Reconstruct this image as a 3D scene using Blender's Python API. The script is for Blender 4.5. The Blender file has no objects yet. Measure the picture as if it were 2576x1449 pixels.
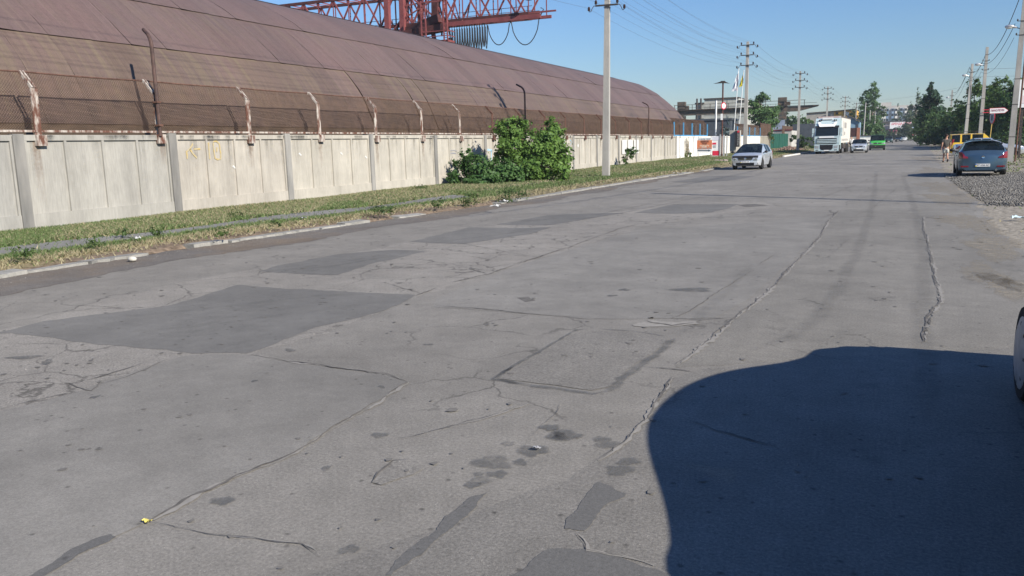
import bpy, bmesh, math, random
import numpy as np
from mathutils import Vector, Matrix, Euler
R = math.radians
random.seed(7); RNG = np.random.default_rng(7)
SC = bpy.context.scene
C = SC.collection

# ---------------------------------------------------------------- camera, sky, sun, exposure
CAM_H = 1.75
FPX, IW, IH = 2061.0, 2576.0, 1449.0        # focal length in pixels of a 2576 x 1449 picture
def _basis():
    ray = lambda x, y: np.array([(x-IW/2)/FPX, (IH/2-y)/FPX, -1.0])
    c = ray(2219, 343); c /= np.linalg.norm(c)              # the road runs along +Y
    b = ray(0, 343+.026*2219)
    n = np.cross(c, b); n /= np.linalg.norm(n)
    if n[1] < 0: n = -n
    return np.array([np.cross(c, n), c, n]), ray
CM, RAY = _basis()
cam_data = bpy.data.cameras.new('camera'); cam = bpy.data.objects.new('camera', cam_data); C.objects.link(cam)
cam_data.sensor_width = 36; cam_data.lens = FPX/IW*36; cam_data.clip_end = 6000; cam_data.clip_start = .05
cam.matrix_world = Matrix([[*CM[0], 0], [*CM[1], 0], [*CM[2], CAM_H], [0, 0, 0, 1]])
SC.camera = cam
SUN = Vector((1.0, -.45, .68)).normalized()                 # towards the sun
SUN_EL = math.asin(SUN.z); SUN_AZ = math.atan2(SUN.x, SUN.y)
world = bpy.data.worlds.new('World'); SC.world = world; world.use_nodes = True
wn = world.node_tree; wn.nodes.clear()
sky = wn.nodes.new('ShaderNodeTexSky'); sky.sky_type = 'NISHITA'; sky.sun_disc = False
sky.sun_elevation = SUN_EL; sky.sun_rotation = SUN_AZ; sky.altitude = 50
sky.air_density = 1.5; sky.dust_density = .0; sky.ozone_density = 6.0
bg = wn.nodes.new('ShaderNodeBackground'); bg.inputs['Strength'].default_value = .05
wo = wn.nodes.new('ShaderNodeOutputWorld')
tn = wn.nodes.new('ShaderNodeVectorMath'); tn.operation = 'MULTIPLY'; tn.inputs[1].default_value = (.70, .85, 1.17)   # a clear, slightly cyan summer sky
wn.links.new(sky.outputs[0], tn.inputs[0]); wn.links.new(tn.outputs[0], bg.inputs[0]); wn.links.new(bg.outputs[0], wo.inputs[0])
sl = bpy.data.lights.new('sun', 'SUN'); sl.energy = 3.6; sl.angle = R(.5); sl.color = (1, .93, .82)
sun = bpy.data.objects.new('sun', sl); C.objects.link(sun)
sun.rotation_euler = SUN.to_track_quat('Z', 'Y').to_euler(); sun.location = (30, -15, 40)
SC.view_settings.view_transform = 'Standard'; SC.view_settings.look = 'None'
SC.view_settings.exposure = 1.15; SC.view_settings.gamma = 1; SC.view_settings.use_curve_mapping = False
SC.render.engine = 'CYCLES'
SC.cycles.max_bounces = 6; SC.cycles.transparent_max_bounces = 12

# ---------------------------------------------------------------- survey helpers: where a sighted point stands in the place
def g(px, py, z=0.0):
    d = CM@RAY(px, py); t = (z-CAM_H)/d[2]; return Vector((d[0]*t, d[1]*t, z))
def aty(px, py, Y):
    d = CM@RAY(px, py); s = Y/d[1]; return Vector((d[0]*s, Y, CAM_H+d[2]*s))
def atx(px, py, X):
    d = CM@RAY(px, py); s = X/d[0]; return Vector((X, d[1]*s, CAM_H+d[2]*s))

# ---------------------------------------------------------------- materials
MATS = {}
def mat(name, c1, c2=None, scale=3.0, rough=.8, metal=0.0, bump=0.0, bscale=40.0, stretch=(1, 1, 1), detail=4, tint=False,
        spec=.3, c3=None, fine=0.0, fscale=60.0, lo=.35, hi=.65, emit=None, coord='Object'):
    if name in MATS: return MATS[name]
    m = bpy.data.materials.new(name); m.use_nodes = True; MATS[name] = m
    nt = m.node_tree; N = nt.nodes; L = nt.links; b = N['Principled BSDF']
    b.inputs['Roughness'].default_value = rough; b.inputs['Metallic'].default_value = metal
    b.inputs['Specular IOR Level'].default_value = spec
    col = None
    if c2 or bump or fine:
        tc = N.new('ShaderNodeTexCoord'); oi = N.new('ShaderNodeObjectInfo')
        ad = N.new('ShaderNodeVectorMath'); ad.operation = 'MULTIPLY_ADD'
        vr = N.new('ShaderNodeCombineXYZ'); mu = N.new('ShaderNodeMath'); mu.operation = 'MULTIPLY'; mu.inputs[1].default_value = 37.0
        L.new(oi.outputs['Random'], mu.inputs[0])
        for i in range(3): L.new(mu.outputs[0], vr.inputs[i])
        ad.inputs[1].default_value = stretch
        L.new(tc.outputs[coord], ad.inputs[0]); L.new(vr.outputs[0], ad.inputs[2])
        vec = ad.outputs[0]
    if c2:
        n = N.new('ShaderNodeTexNoise'); n.inputs['Scale'].default_value = scale; n.inputs['Detail'].default_value = detail; n.inputs['Roughness'].default_value = .6
        L.new(vec, n.inputs['Vector'])
        r = N.new('ShaderNodeValToRGB'); r.color_ramp.elements[0].position = lo; r.color_ramp.elements[1].position = hi
        r.color_ramp.elements[0].color = (*c1, 1); r.color_ramp.elements[1].color = (*c2, 1)
        if c3:
            e = r.color_ramp.elements.new((lo+hi)/2); e.color = (*c3, 1)
        L.new(n.outputs['Fac'], r.inputs[0]); col = r.outputs[0]
    if fine:
        n2 = N.new('ShaderNodeTexNoise'); n2.inputs['Scale'].default_value = fscale; n2.inputs['Detail'].default_value = 3
        L.new(vec, n2.inputs['Vector'])
        mr = N.new('ShaderNodeMapRange'); mr.inputs[1].default_value = .25; mr.inputs[2].default_value = .75
        mr.inputs[3].default_value = 1-fine; mr.inputs[4].default_value = 1+fine
        L.new(n2.outputs['Fac'], mr.inputs[0])
        mx = N.new('ShaderNodeVectorMath'); mx.operation = 'SCALE'
        if col: L.new(col, mx.inputs[0])
        else: mx.inputs[0].default_value = c1
        L.new(mr.outputs[0], mx.inputs['Scale']); col = mx.outputs[0]
    if tint:
        oi2 = N.new('ShaderNodeObjectInfo'); tm = N.new('ShaderNodeVectorMath'); tm.operation = 'MULTIPLY'
        if col: L.new(col, tm.inputs[0])
        else: tm.inputs[0].default_value = c1
        L.new(oi2.outputs['Color'], tm.inputs[1]); col = tm.outputs[0]
    if col: L.new(col, b.inputs['Base Color'])
    else: b.inputs['Base Color'].default_value = (*c1, 1)
    if bump:
        n3 = N.new('ShaderNodeTexNoise'); n3.inputs['Scale'].default_value = bscale; n3.inputs['Detail'].default_value = 5
        L.new(vec, n3.inputs['Vector'])
        bp = N.new('ShaderNodeBump'); bp.inputs['Strength'].default_value = bump; bp.inputs['Distance'].default_value = .02
        L.new(n3.outputs['Fac'], bp.inputs['Height']); L.new(bp.outputs[0], b.inputs['Normal'])
    if emit:
        b.inputs['Emission Color'].default_value = (*emit[0], 1); b.inputs['Emission Strength'].default_value = emit[1]
    return m

def leaf_mat(name='leaf', trans=.3):
    if name in MATS: return MATS[name]
    m = bpy.data.materials.new(name); m.use_nodes = True; MATS[name] = m
    nt = m.node_tree; N = nt.nodes; L = nt.links; b = N['Principled BSDF']; b.inputs['Roughness'].default_value = .55
    b.inputs['Specular IOR Level'].default_value = .25
    a = N.new('ShaderNodeVertexColor'); a.layer_name = 'Col'
    L.new(a.outputs['Color'], b.inputs['Base Color'])
    t = N.new('ShaderNodeBsdfTranslucent'); hs = N.new('ShaderNodeHueSaturation'); hs.inputs['Value'].default_value = 1.3; hs.inputs['Hue'].default_value = .485
    L.new(a.outputs['Color'], hs.inputs['Color']); L.new(hs.outputs[0], t.inputs['Color'])
    mx = N.new('ShaderNodeMixShader'); mx.inputs[0].default_value = trans
    L.new(b.outputs[0], mx.inputs[1]); L.new(t.outputs[0], mx.inputs[2]); L.new(mx.outputs[0], N['Material Output'].inputs[0])
    return m

def attr_ground(name, rough=.95, bump=.6, bscale=14):
    m = bpy.data.materials.new(name); m.use_nodes = True; MATS[name] = m
    nt = m.node_tree; N = nt.nodes; L = nt.links; b = N['Principled BSDF']; b.inputs['Roughness'].default_value = rough
    b.inputs['Specular IOR Level'].default_value = .15
    a = N.new('ShaderNodeVertexColor'); a.layer_name = 'Col'
    tc = N.new('ShaderNodeTexCoord')
    n = N.new('ShaderNodeTexNoise'); n.inputs['Scale'].default_value = 9; n.inputs['Detail'].default_value = 6; L.new(tc.outputs['Object'], n.inputs['Vector'])
    mr = N.new('ShaderNodeMapRange'); mr.inputs[1].default_value = .3; mr.inputs[2].default_value = .7; mr.inputs[3].default_value = .55; mr.inputs[4].default_value = 1.45
    L.new(n.outputs['Fac'], mr.inputs[0])
    mx = N.new('ShaderNodeVectorMath'); mx.operation = 'SCALE'; L.new(a.outputs['Color'], mx.inputs[0]); L.new(mr.outputs[0], mx.inputs['Scale'])
    L.new(mx.outputs[0], b.inputs['Base Color'])
    n3 = N.new('ShaderNodeTexNoise'); n3.inputs['Scale'].default_value = bscale; n3.inputs['Detail'].default_value = 6; L.new(tc.outputs['Object'], n3.inputs['Vector'])
    bp = N.new('ShaderNodeBump'); bp.inputs['Strength'].default_value = bump; bp.inputs['Distance'].default_value = .05
    L.new(n3.outputs['Fac'], bp.inputs['Height']); L.new(bp.outputs[0], b.inputs['Normal'])
    return m

def asphalt(name, base, lightspeck=.35, coarse=1.0, crackamt=0.0, clo=.5, soft=False, big=True, aggr=55.0, warm=None):
    m = bpy.data.materials.new(name); m.use_nodes = True; MATS[name] = m
    nt = m.node_tree; N = nt.nodes; L = nt.links; b = N['Principled BSDF']
    b.inputs['Roughness'].default_value = .82; b.inputs['Specular IOR Level'].default_value = .22
    tc = N.new('ShaderNodeTexCoord'); P = tc.outputs['Object']
    def noise(s, d=4, r=.6, vec=None):
        n = N.new('ShaderNodeTexNoise'); n.inputs['Scale'].default_value = s; n.inputs['Detail'].default_value = d; n.inputs['Roughness'].default_value = r
        L.new(vec or P, n.inputs['Vector']); return n.outputs['Fac']
    def rng(x, a, bb, c, d):
        r = N.new('ShaderNodeMapRange'); r.inputs[1].default_value = a; r.inputs[2].default_value = bb; r.inputs[3].default_value = c; r.inputs[4].default_value = d
        L.new(x, r.inputs[0]); return r.outputs[0]
    def mul(x, y):
        k = N.new('ShaderNodeMath'); k.operation = 'MULTIPLY'; L.new(x, k.inputs[0])
        if isinstance(y, float): k.inputs[1].default_value = y
        else: L.new(y, k.inputs[1])
        return k.outputs[0]
    mp = N.new('ShaderNodeMapping'); mp.inputs['Scale'].default_value = (1, .16, 1); L.new(P, mp.inputs['Vector'])
    f = rng(noise(aggr, 3, .7), .3, .7, 1-.26*coarse, 1+.26*coarse)
    f = mul(f, rng(noise(aggr*3.4, 2, .8), .3, .7, .80, 1.20))
    if big:
        f = mul(f, rng(noise(.28, 6, .65), .3, .7, .84, 1.15))
        f = mul(f, rng(noise(1.7, 5, .7), .3, .7, .87, 1.12)); f = mul(f, rng(noise(7, 4, .7), .3, .7, .93, 1.07))
        f = mul(f, rng(noise(.75, 3, .5, mp.outputs[0]), .35, .65, .95, 1.05))
    # pale stones in the wearing course
    v = N.new('ShaderNodeTexVoronoi'); v.inputs['Scale'].default_value = 75; L.new(P, v.inputs['Vector'])
    sp = rng(v.outputs['Distance'], .10, .22, 1+lightspeck*1.6, 1.0)
    vc = N.new('ShaderNodeSeparateColor'); L.new(v.outputs['Color'], vc.inputs[0])
    on = rng(vc.outputs[0], .80, .84, 0, 1)
    k = N.new('ShaderNodeMix'); k.data_type = 'FLOAT'; L.new(on, k.inputs[0]); k.inputs[2].default_value = 1; L.new(sp, k.inputs[3])
    f = mul(f, k.outputs[0])
    # small pits
    v2 = N.new('ShaderNodeTexVoronoi'); v2.inputs['Scale'].default_value = 11; L.new(P, v2.inputs['Vector'])
    vc2 = N.new('ShaderNodeSeparateColor'); L.new(v2.outputs['Color'], vc2.inputs[0])
    pit = rng(v2.outputs['Distance'], .08, .22, .55, 1.0); on2 = rng(vc2.outputs[1], .78, .84, 0, 1)
    k2 = N.new('ShaderNodeMix'); k2.data_type = 'FLOAT'; L.new(on2, k2.inputs[0]); k2.inputs[2].default_value = 1; L.new(pit, k2.inputs[3])
    f = mul(f, k2.outputs[0])
    height = noise(aggr*1.3, 4, .75)
    if crackamt:
        w = N.new('ShaderNodeTexNoise'); w.inputs['Scale'].default_value = 2.2; w.inputs['Detail'].default_value = 5; L.new(P, w.inputs['Vector'])
        ws = N.new('ShaderNodeVectorMath'); ws.operation = 'SCALE'; ws.inputs['Scale'].default_value = .55; L.new(w.outputs['Color'], ws.inputs[0])
        wa = N.new('ShaderNodeVectorMath'); wa.operation = 'ADD'; L.new(P, wa.inputs[0]); L.new(ws.outputs[0], wa.inputs[1])
        v3 = N.new('ShaderNodeTexVoronoi'); v3.feature = 'DISTANCE_TO_EDGE'; v3.inputs['Scale'].default_value = .95; L.new(wa.outputs[0], v3.inputs['Vector'])
        line = rng(v3.outputs['Distance'], .003, .016, 1.0, 0.0)
        msk = mul(line, rng(noise(.5, 3), clo, clo+.12, 0, 1))
        f = mul(f, rng(msk, 0, 1, 1.0, 1-crackamt))
    sc = N.new('ShaderNodeVectorMath'); sc.operation = 'SCALE'; L.new(f, sc.inputs['Scale'])
    if warm:
        mxc = N.new('ShaderNodeMix'); mxc.data_type = 'RGBA'; mxc.inputs[6].default_value = (*base, 1); mxc.inputs[7].default_value = (*warm, 1)
        L.new(rng(noise(.5, 5, .65), .45, .62, 0, 1), mxc.inputs[0]); L.new(mxc.outputs[2], sc.inputs[0])
    else: sc.inputs[0].default_value = base
    L.new(sc.outputs[0], b.inputs['Base Color'])
    bp = N.new('ShaderNodeBump'); bp.inputs['Strength'].default_value = .35*coarse; bp.inputs['Distance'].default_value = .012
    L.new(height, bp.inputs['Height']); L.new(bp.outputs[0], b.inputs['Normal'])
    if soft:
        a = N.new('ShaderNodeVertexColor'); a.layer_name = 'Col'
        t = N.new('ShaderNodeBsdfTransparent'); mx = N.new('ShaderNodeMixShader')
        an = N.new('ShaderNodeMath'); an.operation = 'MULTIPLY'
        L.new(a.outputs['Color'], an.inputs[0]); L.new(rng(noise(5, 5, .7), .35, .6, .25, 1.0), an.inputs[1])
        L.new(an.outputs[0], mx.inputs[0]); L.new(t.outputs[0], mx.inputs[1]); L.new(b.outputs[0], mx.inputs[2])
        L.new(mx.outputs[0], N['Material Output'].inputs[0])
    return m

def glass_mat(name, tint=(.25, .3, .32), mixv=.55):
    if name in MATS: return MATS[name]
    m = bpy.data.materials.new(name); m.use_nodes = True; MATS[name] = m
    nt = m.node_tree; N = nt.nodes; L = nt.links; b = N['Principled BSDF']
    b.inputs['Base Color'].default_value = (.012, .018, .022, 1); b.inputs['Roughness'].default_value = .06; b.inputs['Specular IOR Level'].default_value = .5
    t = N.new('ShaderNodeBsdfTransparent'); t.inputs[0].default_value = (*tint, 1)
    mx = N.new('ShaderNodeMixShader'); mx.inputs[0].default_value = mixv
    L.new(t.outputs[0], mx.inputs[1]); L.new(b.outputs[0], mx.inputs[2]); L.new(mx.outputs[0], N['Material Output'].inputs[0])
    return m

def paint_mat(name, c, rough=.28, metal=.35):
    if name in MATS: return MATS[name]
    m = mat(name, c, tuple(x*.86 for x in c), scale=2.5, rough=rough, metal=metal, spec=.5, lo=.3, hi=.7)
    m.node_tree.nodes['Principled BSDF'].inputs['Coat Weight'].default_value = .5
    m.node_tree.nodes['Principled BSDF'].inputs['Coat Roughness'].default_value = .08
    return m

# ---------------------------------------------------------------- mesh helpers
class MB:
    def __init__(s): s.v = []; s.f = []
    def add(s, vs, fs):
        o = len(s.v); s.v += [tuple(x) for x in vs]; s.f += [tuple(i+o for i in f) for f in fs]; return s
    def box(s, c, d, rot=None):
        x, y, z = d[0]/2, d[1]/2, d[2]/2
        vs = [Vector((a*x, b*y, e*z)) for a in (-1, 1) for b in (-1, 1) for e in (-1, 1)]
        if rot: M = Euler(rot).to_matrix(); vs = [M@v for v in vs]
        c = Vector(c)
        return s.add([v+c for v in vs], [(0, 1, 3, 2), (4, 6, 7, 5), (0, 4, 5, 1), (2, 3, 7, 6), (0, 2, 6, 4), (1, 5, 7, 3)])
    def bx(s, x0, x1, y0, y1, z0, z1): return s.box(((x0+x1)/2, (y0+y1)/2, (z0+z1)/2), (x1-x0, y1-y0, z1-z0))
    def bar(s, p, q, w, h=None, up=(0, 0, 1)):
        p, q = Vector(p), Vector(q); d = q-p
        if d.length < 1e-6: return s
        d.normalize(); u = Vector(up)
        if abs(d.dot(u)) > .98: u = Vector((0, 1, 0))
        a = d.cross(u).normalized(); b = a.cross(d); h = h or w
        vs = [e+a*(i*w/2)+b*(j*h/2) for e in (p, q) for i, j in ((-1, -1), (1, -1), (1, 1), (-1, 1))]
        return s.add(vs, [(0, 1, 2, 3), (7, 6, 5, 4), (0, 4, 5, 1), (1, 5, 6, 2), (2, 6, 7, 3), (3, 7, 4, 0)])
    def tube(s, pts, r, n=6, caps=True):
        pts = [Vector(p) for p in pts]; k = len(pts); rs = r if isinstance(r, (list, tuple)) else [r]*k
        vs = []; ref = None
        for i, p in enumerate(pts):
            d = (pts[min(i+1, k-1)]-pts[max(i-1, 0)]).normalized()
            if ref is None: ref = Vector((0, 0, 1)) if abs(d.z) < .9 else Vector((1, 0, 0))
            a = d.cross(ref)
            if a.length < 1e-4: a = d.cross(Vector((0, 1, 0)))
            a.normalize(); b = a.cross(d); ref = b if abs(d.dot(b)) < .9 else ref
            for j in range(n):
                t = 2*math.pi*j/n; vs.append(p+(a*math.cos(t)+b*math.sin(t))*rs[i])
        fs = [(i*n+j, i*n+(j+1) % n, (i+1)*n+(j+1) % n, (i+1)*n+j) for i in range(k-1) for j in range(n)]
        if caps: fs += [tuple(range(n-1, -1, -1)), tuple((k-1)*n+j for j in range(n))]
        return s.add(vs, fs)
    def lathe(s, prof, c, n=16, axis='z'):
        c = Vector(c); vs = []
        for r, h in prof:
            for j in range(n):
                t = 2*math.pi*j/n; a, b = r*math.cos(t), r*math.sin(t)
                vs.append(c+(Vector((a, b, h)) if axis == 'z' else Vector((h, a, b)) if axis == 'x' else Vector((a, h, b))))
        k = len(prof)
        fs = [(i*n+j, i*n+(j+1) % n, (i+1)*n+(j+1) % n, (i+1)*n+j) for i in range(k-1) for j in range(n)]
        if prof[0][0] > 1e-4: fs.append(tuple(range(n-1, -1, -1)))
        if prof[-1][0] > 1e-4: fs.append(tuple((k-1)*n+j for j in range(n)))
        return s.add(vs, fs)
    def ell(s, c, r, n=10, m=7):
        c = Vector(c); vs = []
        for i in range(m+1):
            a = math.pi*i/m-math.pi/2
            for j in range(n):
                t = 2*math.pi*j/n
                vs.append(c+Vector((r[0]*math.cos(a)*math.cos(t), r[1]*math.cos(a)*math.sin(t), r[2]*math.sin(a))))
        return s.add(vs, [(i*n+j, i*n+(j+1) % n, (i+1)*n+(j+1) % n, (i+1)*n+j) for i in range(m) for j in range(n)])
    def prism(s, poly, vec):
        n = len(poly); vec = Vector(vec); p = [Vector(x) for x in poly]
        return s.add(p+[x+vec for x in p], [tuple(range(n)), tuple(range(2*n-1, n-1, -1))]+[(i, i+n, (i+1) % n+n, (i+1) % n) for i in range(n)])
    def build(s, name, m, parent=None, smooth=False, cols=None, recalc=True):
        me = bpy.data.meshes.new(name); me.from_pydata(s.v, [], s.f); me.update()
        if recalc and len(s.f) < 20000:
            b = bmesh.new(); b.from_mesh(me)
            if smooth: bmesh.ops.remove_doubles(b, verts=b.verts, dist=1e-5)
            bmesh.ops.recalc_face_normals(b, faces=b.faces); b.to_mesh(me); b.free()
        if smooth:
            me.shade_smooth()
            if smooth != 'all': me.set_sharp_from_angle(angle=R(38))
        return link(name, me, m, parent)
def link(name, me, m, parent=None):
    o = bpy.data.objects.new(name, me); C.objects.link(o)
    if m is not None and len(me.materials) == 0: me.materials.append(m)
    if parent is not None: o.parent = parent
    return o
def tag(o, label=None, cat=None, group=None, kind=None):
    if label: o['label'] = label
    if cat: o['category'] = cat
    if group: o['group'] = group
    if kind: o['kind'] = kind
    return o
def thing(name, label, cat, loc=(0, 0, 0), rotz=0.0, group=None):
    o = bpy.data.objects.new(name, None); C.objects.link(o); o.location = loc; o.rotation_euler = (0, 0, rotz); o.empty_display_size = .2
    return tag(o, label, cat, group)
def kids(o): return [c for c in C.objects if c.parent == o]
def copy_tree(o, loc=None, rotz=None, label=None, group=None, parent=None):
    c = o.copy(); C.objects.link(c)
    if parent is not None: c.parent = parent
    if loc is not None: c.location = loc
    if rotz is not None: c.rotation_euler = (0, 0, rotz)
    if label: c['label'] = label
    if group: c['group'] = group
    for k in list(o.children): copy_tree(k, parent=c)
    return c
def npmesh(name, V, F, m, parent=None, cols=None, k=4):
    V = np.asarray(V, np.float32); F = np.asarray(F, np.int32)
    me = bpy.data.meshes.new(name); me.vertices.add(len(V)); me.vertices.foreach_set('co', V.ravel())
    me.loops.add(F.size); me.loops.foreach_set('vertex_index', F.ravel())
    me.polygons.add(len(F)); me.polygons.foreach_set('loop_start', np.arange(0, F.size, F.shape[1], dtype=np.int32))
    me.polygons.foreach_set('loop_total', np.full(len(F), F.shape[1], np.int32)); me.update(calc_edges=True)
    if cols is not None:
        a = me.color_attributes.new('Col', 'FLOAT_COLOR', 'POINT')
        cc = np.ones((len(V), 4), np.float32); cc[:, :3] = cols; a.data.foreach_set('color', cc.ravel())
    return link(name, me, m, parent)
def text(s, size, loc, rot, m, parent=None, name='lettering', align='CENTER', sx=1.0, ext=.002, bold=.0):
    cu = bpy.data.curves.new(name, 'FONT'); cu.body = s; cu.size = size; cu.align_x = align; cu.align_y = 'CENTER'; cu.extrude = ext; cu.offset = bold
    cu.resolution_u = 2; cu.materials.append(m)
    tmp = bpy.data.objects.new(name, cu); C.objects.link(tmp)
    dg = bpy.context.evaluated_depsgraph_get(); me = bpy.data.meshes.new_from_object(tmp.evaluated_get(dg))
    bpy.data.objects.remove(tmp)
    o = link(name, me, m, parent); o.location = loc; o.rotation_euler = rot; o.scale = (sx, 1, 1); return o

def jag(poly, amp=.05, step=.12, closed=True):
    """breaks the straight edges of a plan outline into an irregular one"""
    out = []; n = len(poly)
    for i in range(n if closed else n-1):
        a, b = Vector(poly[i][:2]), Vector(poly[(i+1) % n][:2]); d = b-a; L = d.length
        if L < 1e-5: continue
        k = max(1, int(L/step)); nrm = Vector((-d.y, d.x))/L
        ph = [random.uniform(0, 6.28) for _ in range(5)]
        for j in range(k):
            t = j/k; w = min(1, t*k/2, (1-t)*k/2+.3)
            off = (math.sin(t*L*1.7+ph[0])*.45+math.sin(t*L*4.1+ph[1])*.35+math.sin(t*L*11.3+ph[2])*.3+math.sin(t*L*27+ph[3])*.22+math.sin(t*L*51+ph[4])*.12+random.uniform(-.16, .16))*amp*w
            out.append(a+d*t+nrm*off)
    if not closed: out.append(Vector(poly[-1][:2]))
    return out
_FZ = [0.0]
def flat(name, poly, z, m, parent=None, amp=.05, step=.12):
    _FZ[0] += 1.1e-4; z += _FZ[0]                            # every skin of asphalt lies a hair above the one laid before it
    p = jag(poly, amp, step)
    b = bmesh.new(); f = b.faces.new([b.verts.new((v.x, v.y, z)) for v in p])
    bmesh.ops.triangulate(b, faces=[f])
    bmesh.ops.recalc_face_normals(b, faces=b.faces)
    if sum(f.normal.z for f in b.faces) < 0: bmesh.ops.reverse_faces(b, faces=b.faces)
    me = bpy.data.meshes.new(name); b.to_mesh(me); b.free(); return link(name, me, m, parent)
def smooth_line(pts, step=.1, amp=.03, seed=None):
    pts = [Vector(p[:2]) for p in pts]; return jag(pts, amp, step, closed=False)
def ribbon(name, pts, w, z, m, parent=None, amp=.03, step=.08, wj=.6, soft=False, alpha=1.0):
    p = smooth_line(pts, step, amp); n = len(p); V = []; F = []; cols = []; ph1, ph2, ph3 = (random.uniform(0, 6.28) for _ in range(3))
    for i, q in enumerate(p):
        d = (p[min(i+1, n-1)]-p[max(i-1, 0)]); d.normalize() if d.length else None
        nr = Vector((-d.y, d.x)); e = min(1, i/3, (n-1-i)/3)
        vv = 1.0 if soft else max(.08, .62+.55*math.sin(i*step*2.3+ph1)*math.sin(i*step*.9+ph2)+.35*math.sin(i*step*6.1+ph3)*random.random())
        wl = w/2*(1+random.uniform(-wj, wj))*max(.15, e)*vv; wr_ = w/2*(1+random.uniform(-wj, wj))*max(.15, e)*vv
        if soft:
            for s_, a in ((-1, 0), (-.4, 1), (.4, 1), (1, 0)):
                V.append((q.x+nr.x*s_*(wl if s_ < 0 else wr_), q.y+nr.y*s_*(wl if s_ < 0 else wr_), z)); cols.append((a*alpha*min(1, e+.02),)*3)
        else:
            V += [(q.x-nr.x*wl, q.y-nr.y*wl, z), (q.x+nr.x*wr_, q.y+nr.y*wr_, z)]
    k = 4 if soft else 2
    for i in range(n-1):
        for j in range(k-1): F.append((i*k+j, i*k+j+1, (i+1)*k+j+1, (i+1)*k+j))
    return npmesh(name, V, F, m, parent, cols if soft else None)
def blob(name, c, rx, ry, z, m, parent=None, n=26, soft=True, ang=0.0, alpha=1.0, rough=.28):
    V = [(c[0], c[1], z)]; cols = [(alpha,)*3]; F = []
    ph = [random.uniform(0, 6.28) for _ in range(4)]
    rad = [1+rough*(math.sin(2*t+ph[0])*.5+math.sin(3*t+ph[1])*.5+math.sin(5*t+ph[2])*.35+random.uniform(-.3, .3)) for t in [2*math.pi*i/n for i in range(n)]]
    for k, a in ((.72, alpha), (1.0, 0 if soft else alpha)):
        for i in range(n):
            t = 2*math.pi*i/n; x, y = rx*rad[i]*k*math.cos(t), ry*rad[i]*k*math.sin(t)
            V.append((c[0]+x*math.cos(ang)-y*math.sin(ang), c[1]+x*math.sin(ang)+y*math.cos(ang), z)); cols.append((a,)*3)
    for i in range(n):
        j = (i+1) % n; F.append((0, 1+i, 1+j, 1+j)); F.append((1+i, 1+n+i, 1+n+j, 1+j))
    me = bpy.data.meshes.new(name); me.from_pydata(V, [], [f[:3] if f[2] == f[3] else f for f in F]); me.update()
    a = me.color_attributes.new('Col', 'FLOAT_COLOR', 'POINT')
    for i, cc in enumerate(cols): a.data[i].color = (*cc, 1)
    return link(name, me, m, parent)

def leaves(name, lobes, n, size, c1, c2, parent=None, seed=1, clump=.35, aspect=.55, m=None, flatness=.55, shell=.55, nclump=None):
    """a crown: leaf-sized faces in clumps spread through the lobes; lobes = [(centre, radii)]"""
    r = np.random.default_rng(seed); P = []; NR = []; CL = []
    vol = np.array([l[1][0]*l[1][1]*l[1][2] for l in lobes])**.7; vol = vol/vol.sum()
    for (c, rad), sh in zip(lobes, vol):
        k = max(20, int(n*sh)); c = np.array(c); rad = np.array(rad)
        nc = nclump or max(8, int(k/70))
        d = r.normal(size=(nc, 3)); d /= np.linalg.norm(d, axis=1)[:, None]
        rr = (shell+(1-shell)*r.random(nc))**.6
        cc = d*rr[:, None]; shade = r.random(nc)
        idx = r.integers(0, nc, k)
        off = r.normal(size=(k, 3))*clump*.5
        p = cc[idx]+off*(.35+.65*r.random((k, 1)))
        P.append(c+p*rad); nn = p+r.normal(size=(k, 3))*flatness; nn[:, 2] += .35
        NR.append(nn/np.linalg.norm(nn, axis=1)[:, None]); CL.append(np.clip(.5*shade[idx]+.5*r.random(k), 0, 1))
    P = np.concatenate(P); NR = np.concatenate(NR); CL = np.concatenate(CL); k = len(P)
    t = r.normal(size=(k, 3)); a = np.cross(NR, t); a /= np.linalg.norm(a, axis=1)[:, None]; b = np.cross(NR, a)
    s = size*(.6+.8*r.random((k, 1)))
    V = np.stack([P-a*s*.5, P-b*s*aspect*.5, P+a*s*.5+NR*s*.08, P+b*s*aspect*.5], 1).reshape(-1, 3)
    V[:, 2] = np.maximum(V[:, 2], .03)
    F = np.arange(k*4).reshape(-1, 4)
    col = np.array(c1)*(1-CL[:, None])+np.array(c2)*CL[:, None]
    return npmesh(name, V, F, m or leaf_mat(), parent, np.repeat(col, 4, 0))
# ================================================================ GROUND
KY = [-30, 5, 9, 12, 15, 20, 23.5, 35, 50, 76, 90, 112, 150, 260, 450]
KX = [-11.9, -11.95, -11.9, -11.78, -11.5, -10.95, -10.6, -10.2, -9.4, -9.0, -8.6, -7.7, -6.3, -2.2, 4.7]
RY = [-30, 6, 9, 11, 14, 18, 22, 30, 40, 60, 100, 200, 450]
RX = [7, 4.5, 2.6, 1.9, 1.95, 2.1, 2.25, 2.4, 2.75, 3.5, 4.9, 8.6, 17.8]
kerbx = lambda y: float(np.interp(y, KY, KX))
redge = lambda y: float(np.interp(y, RY, RX))
WX = -17.6                                                   # front plane of the concrete fence
m_soil = mat('dry_soil', (.17, .135, .10), (.26, .21, .155), scale=.35, rough=.95, bump=.4, bscale=6, c3=(.12, .12, .065), fine=.25, fscale=20)
gm = MB(); gm.add([(-900, -300, -.03), (900, -300, -.03), (900, 2500, -.03), (-900, 2500, -.03)], [(0, 1, 2, 3)])
tag(gm.build('ground', m_soil), kind='structure')

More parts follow.
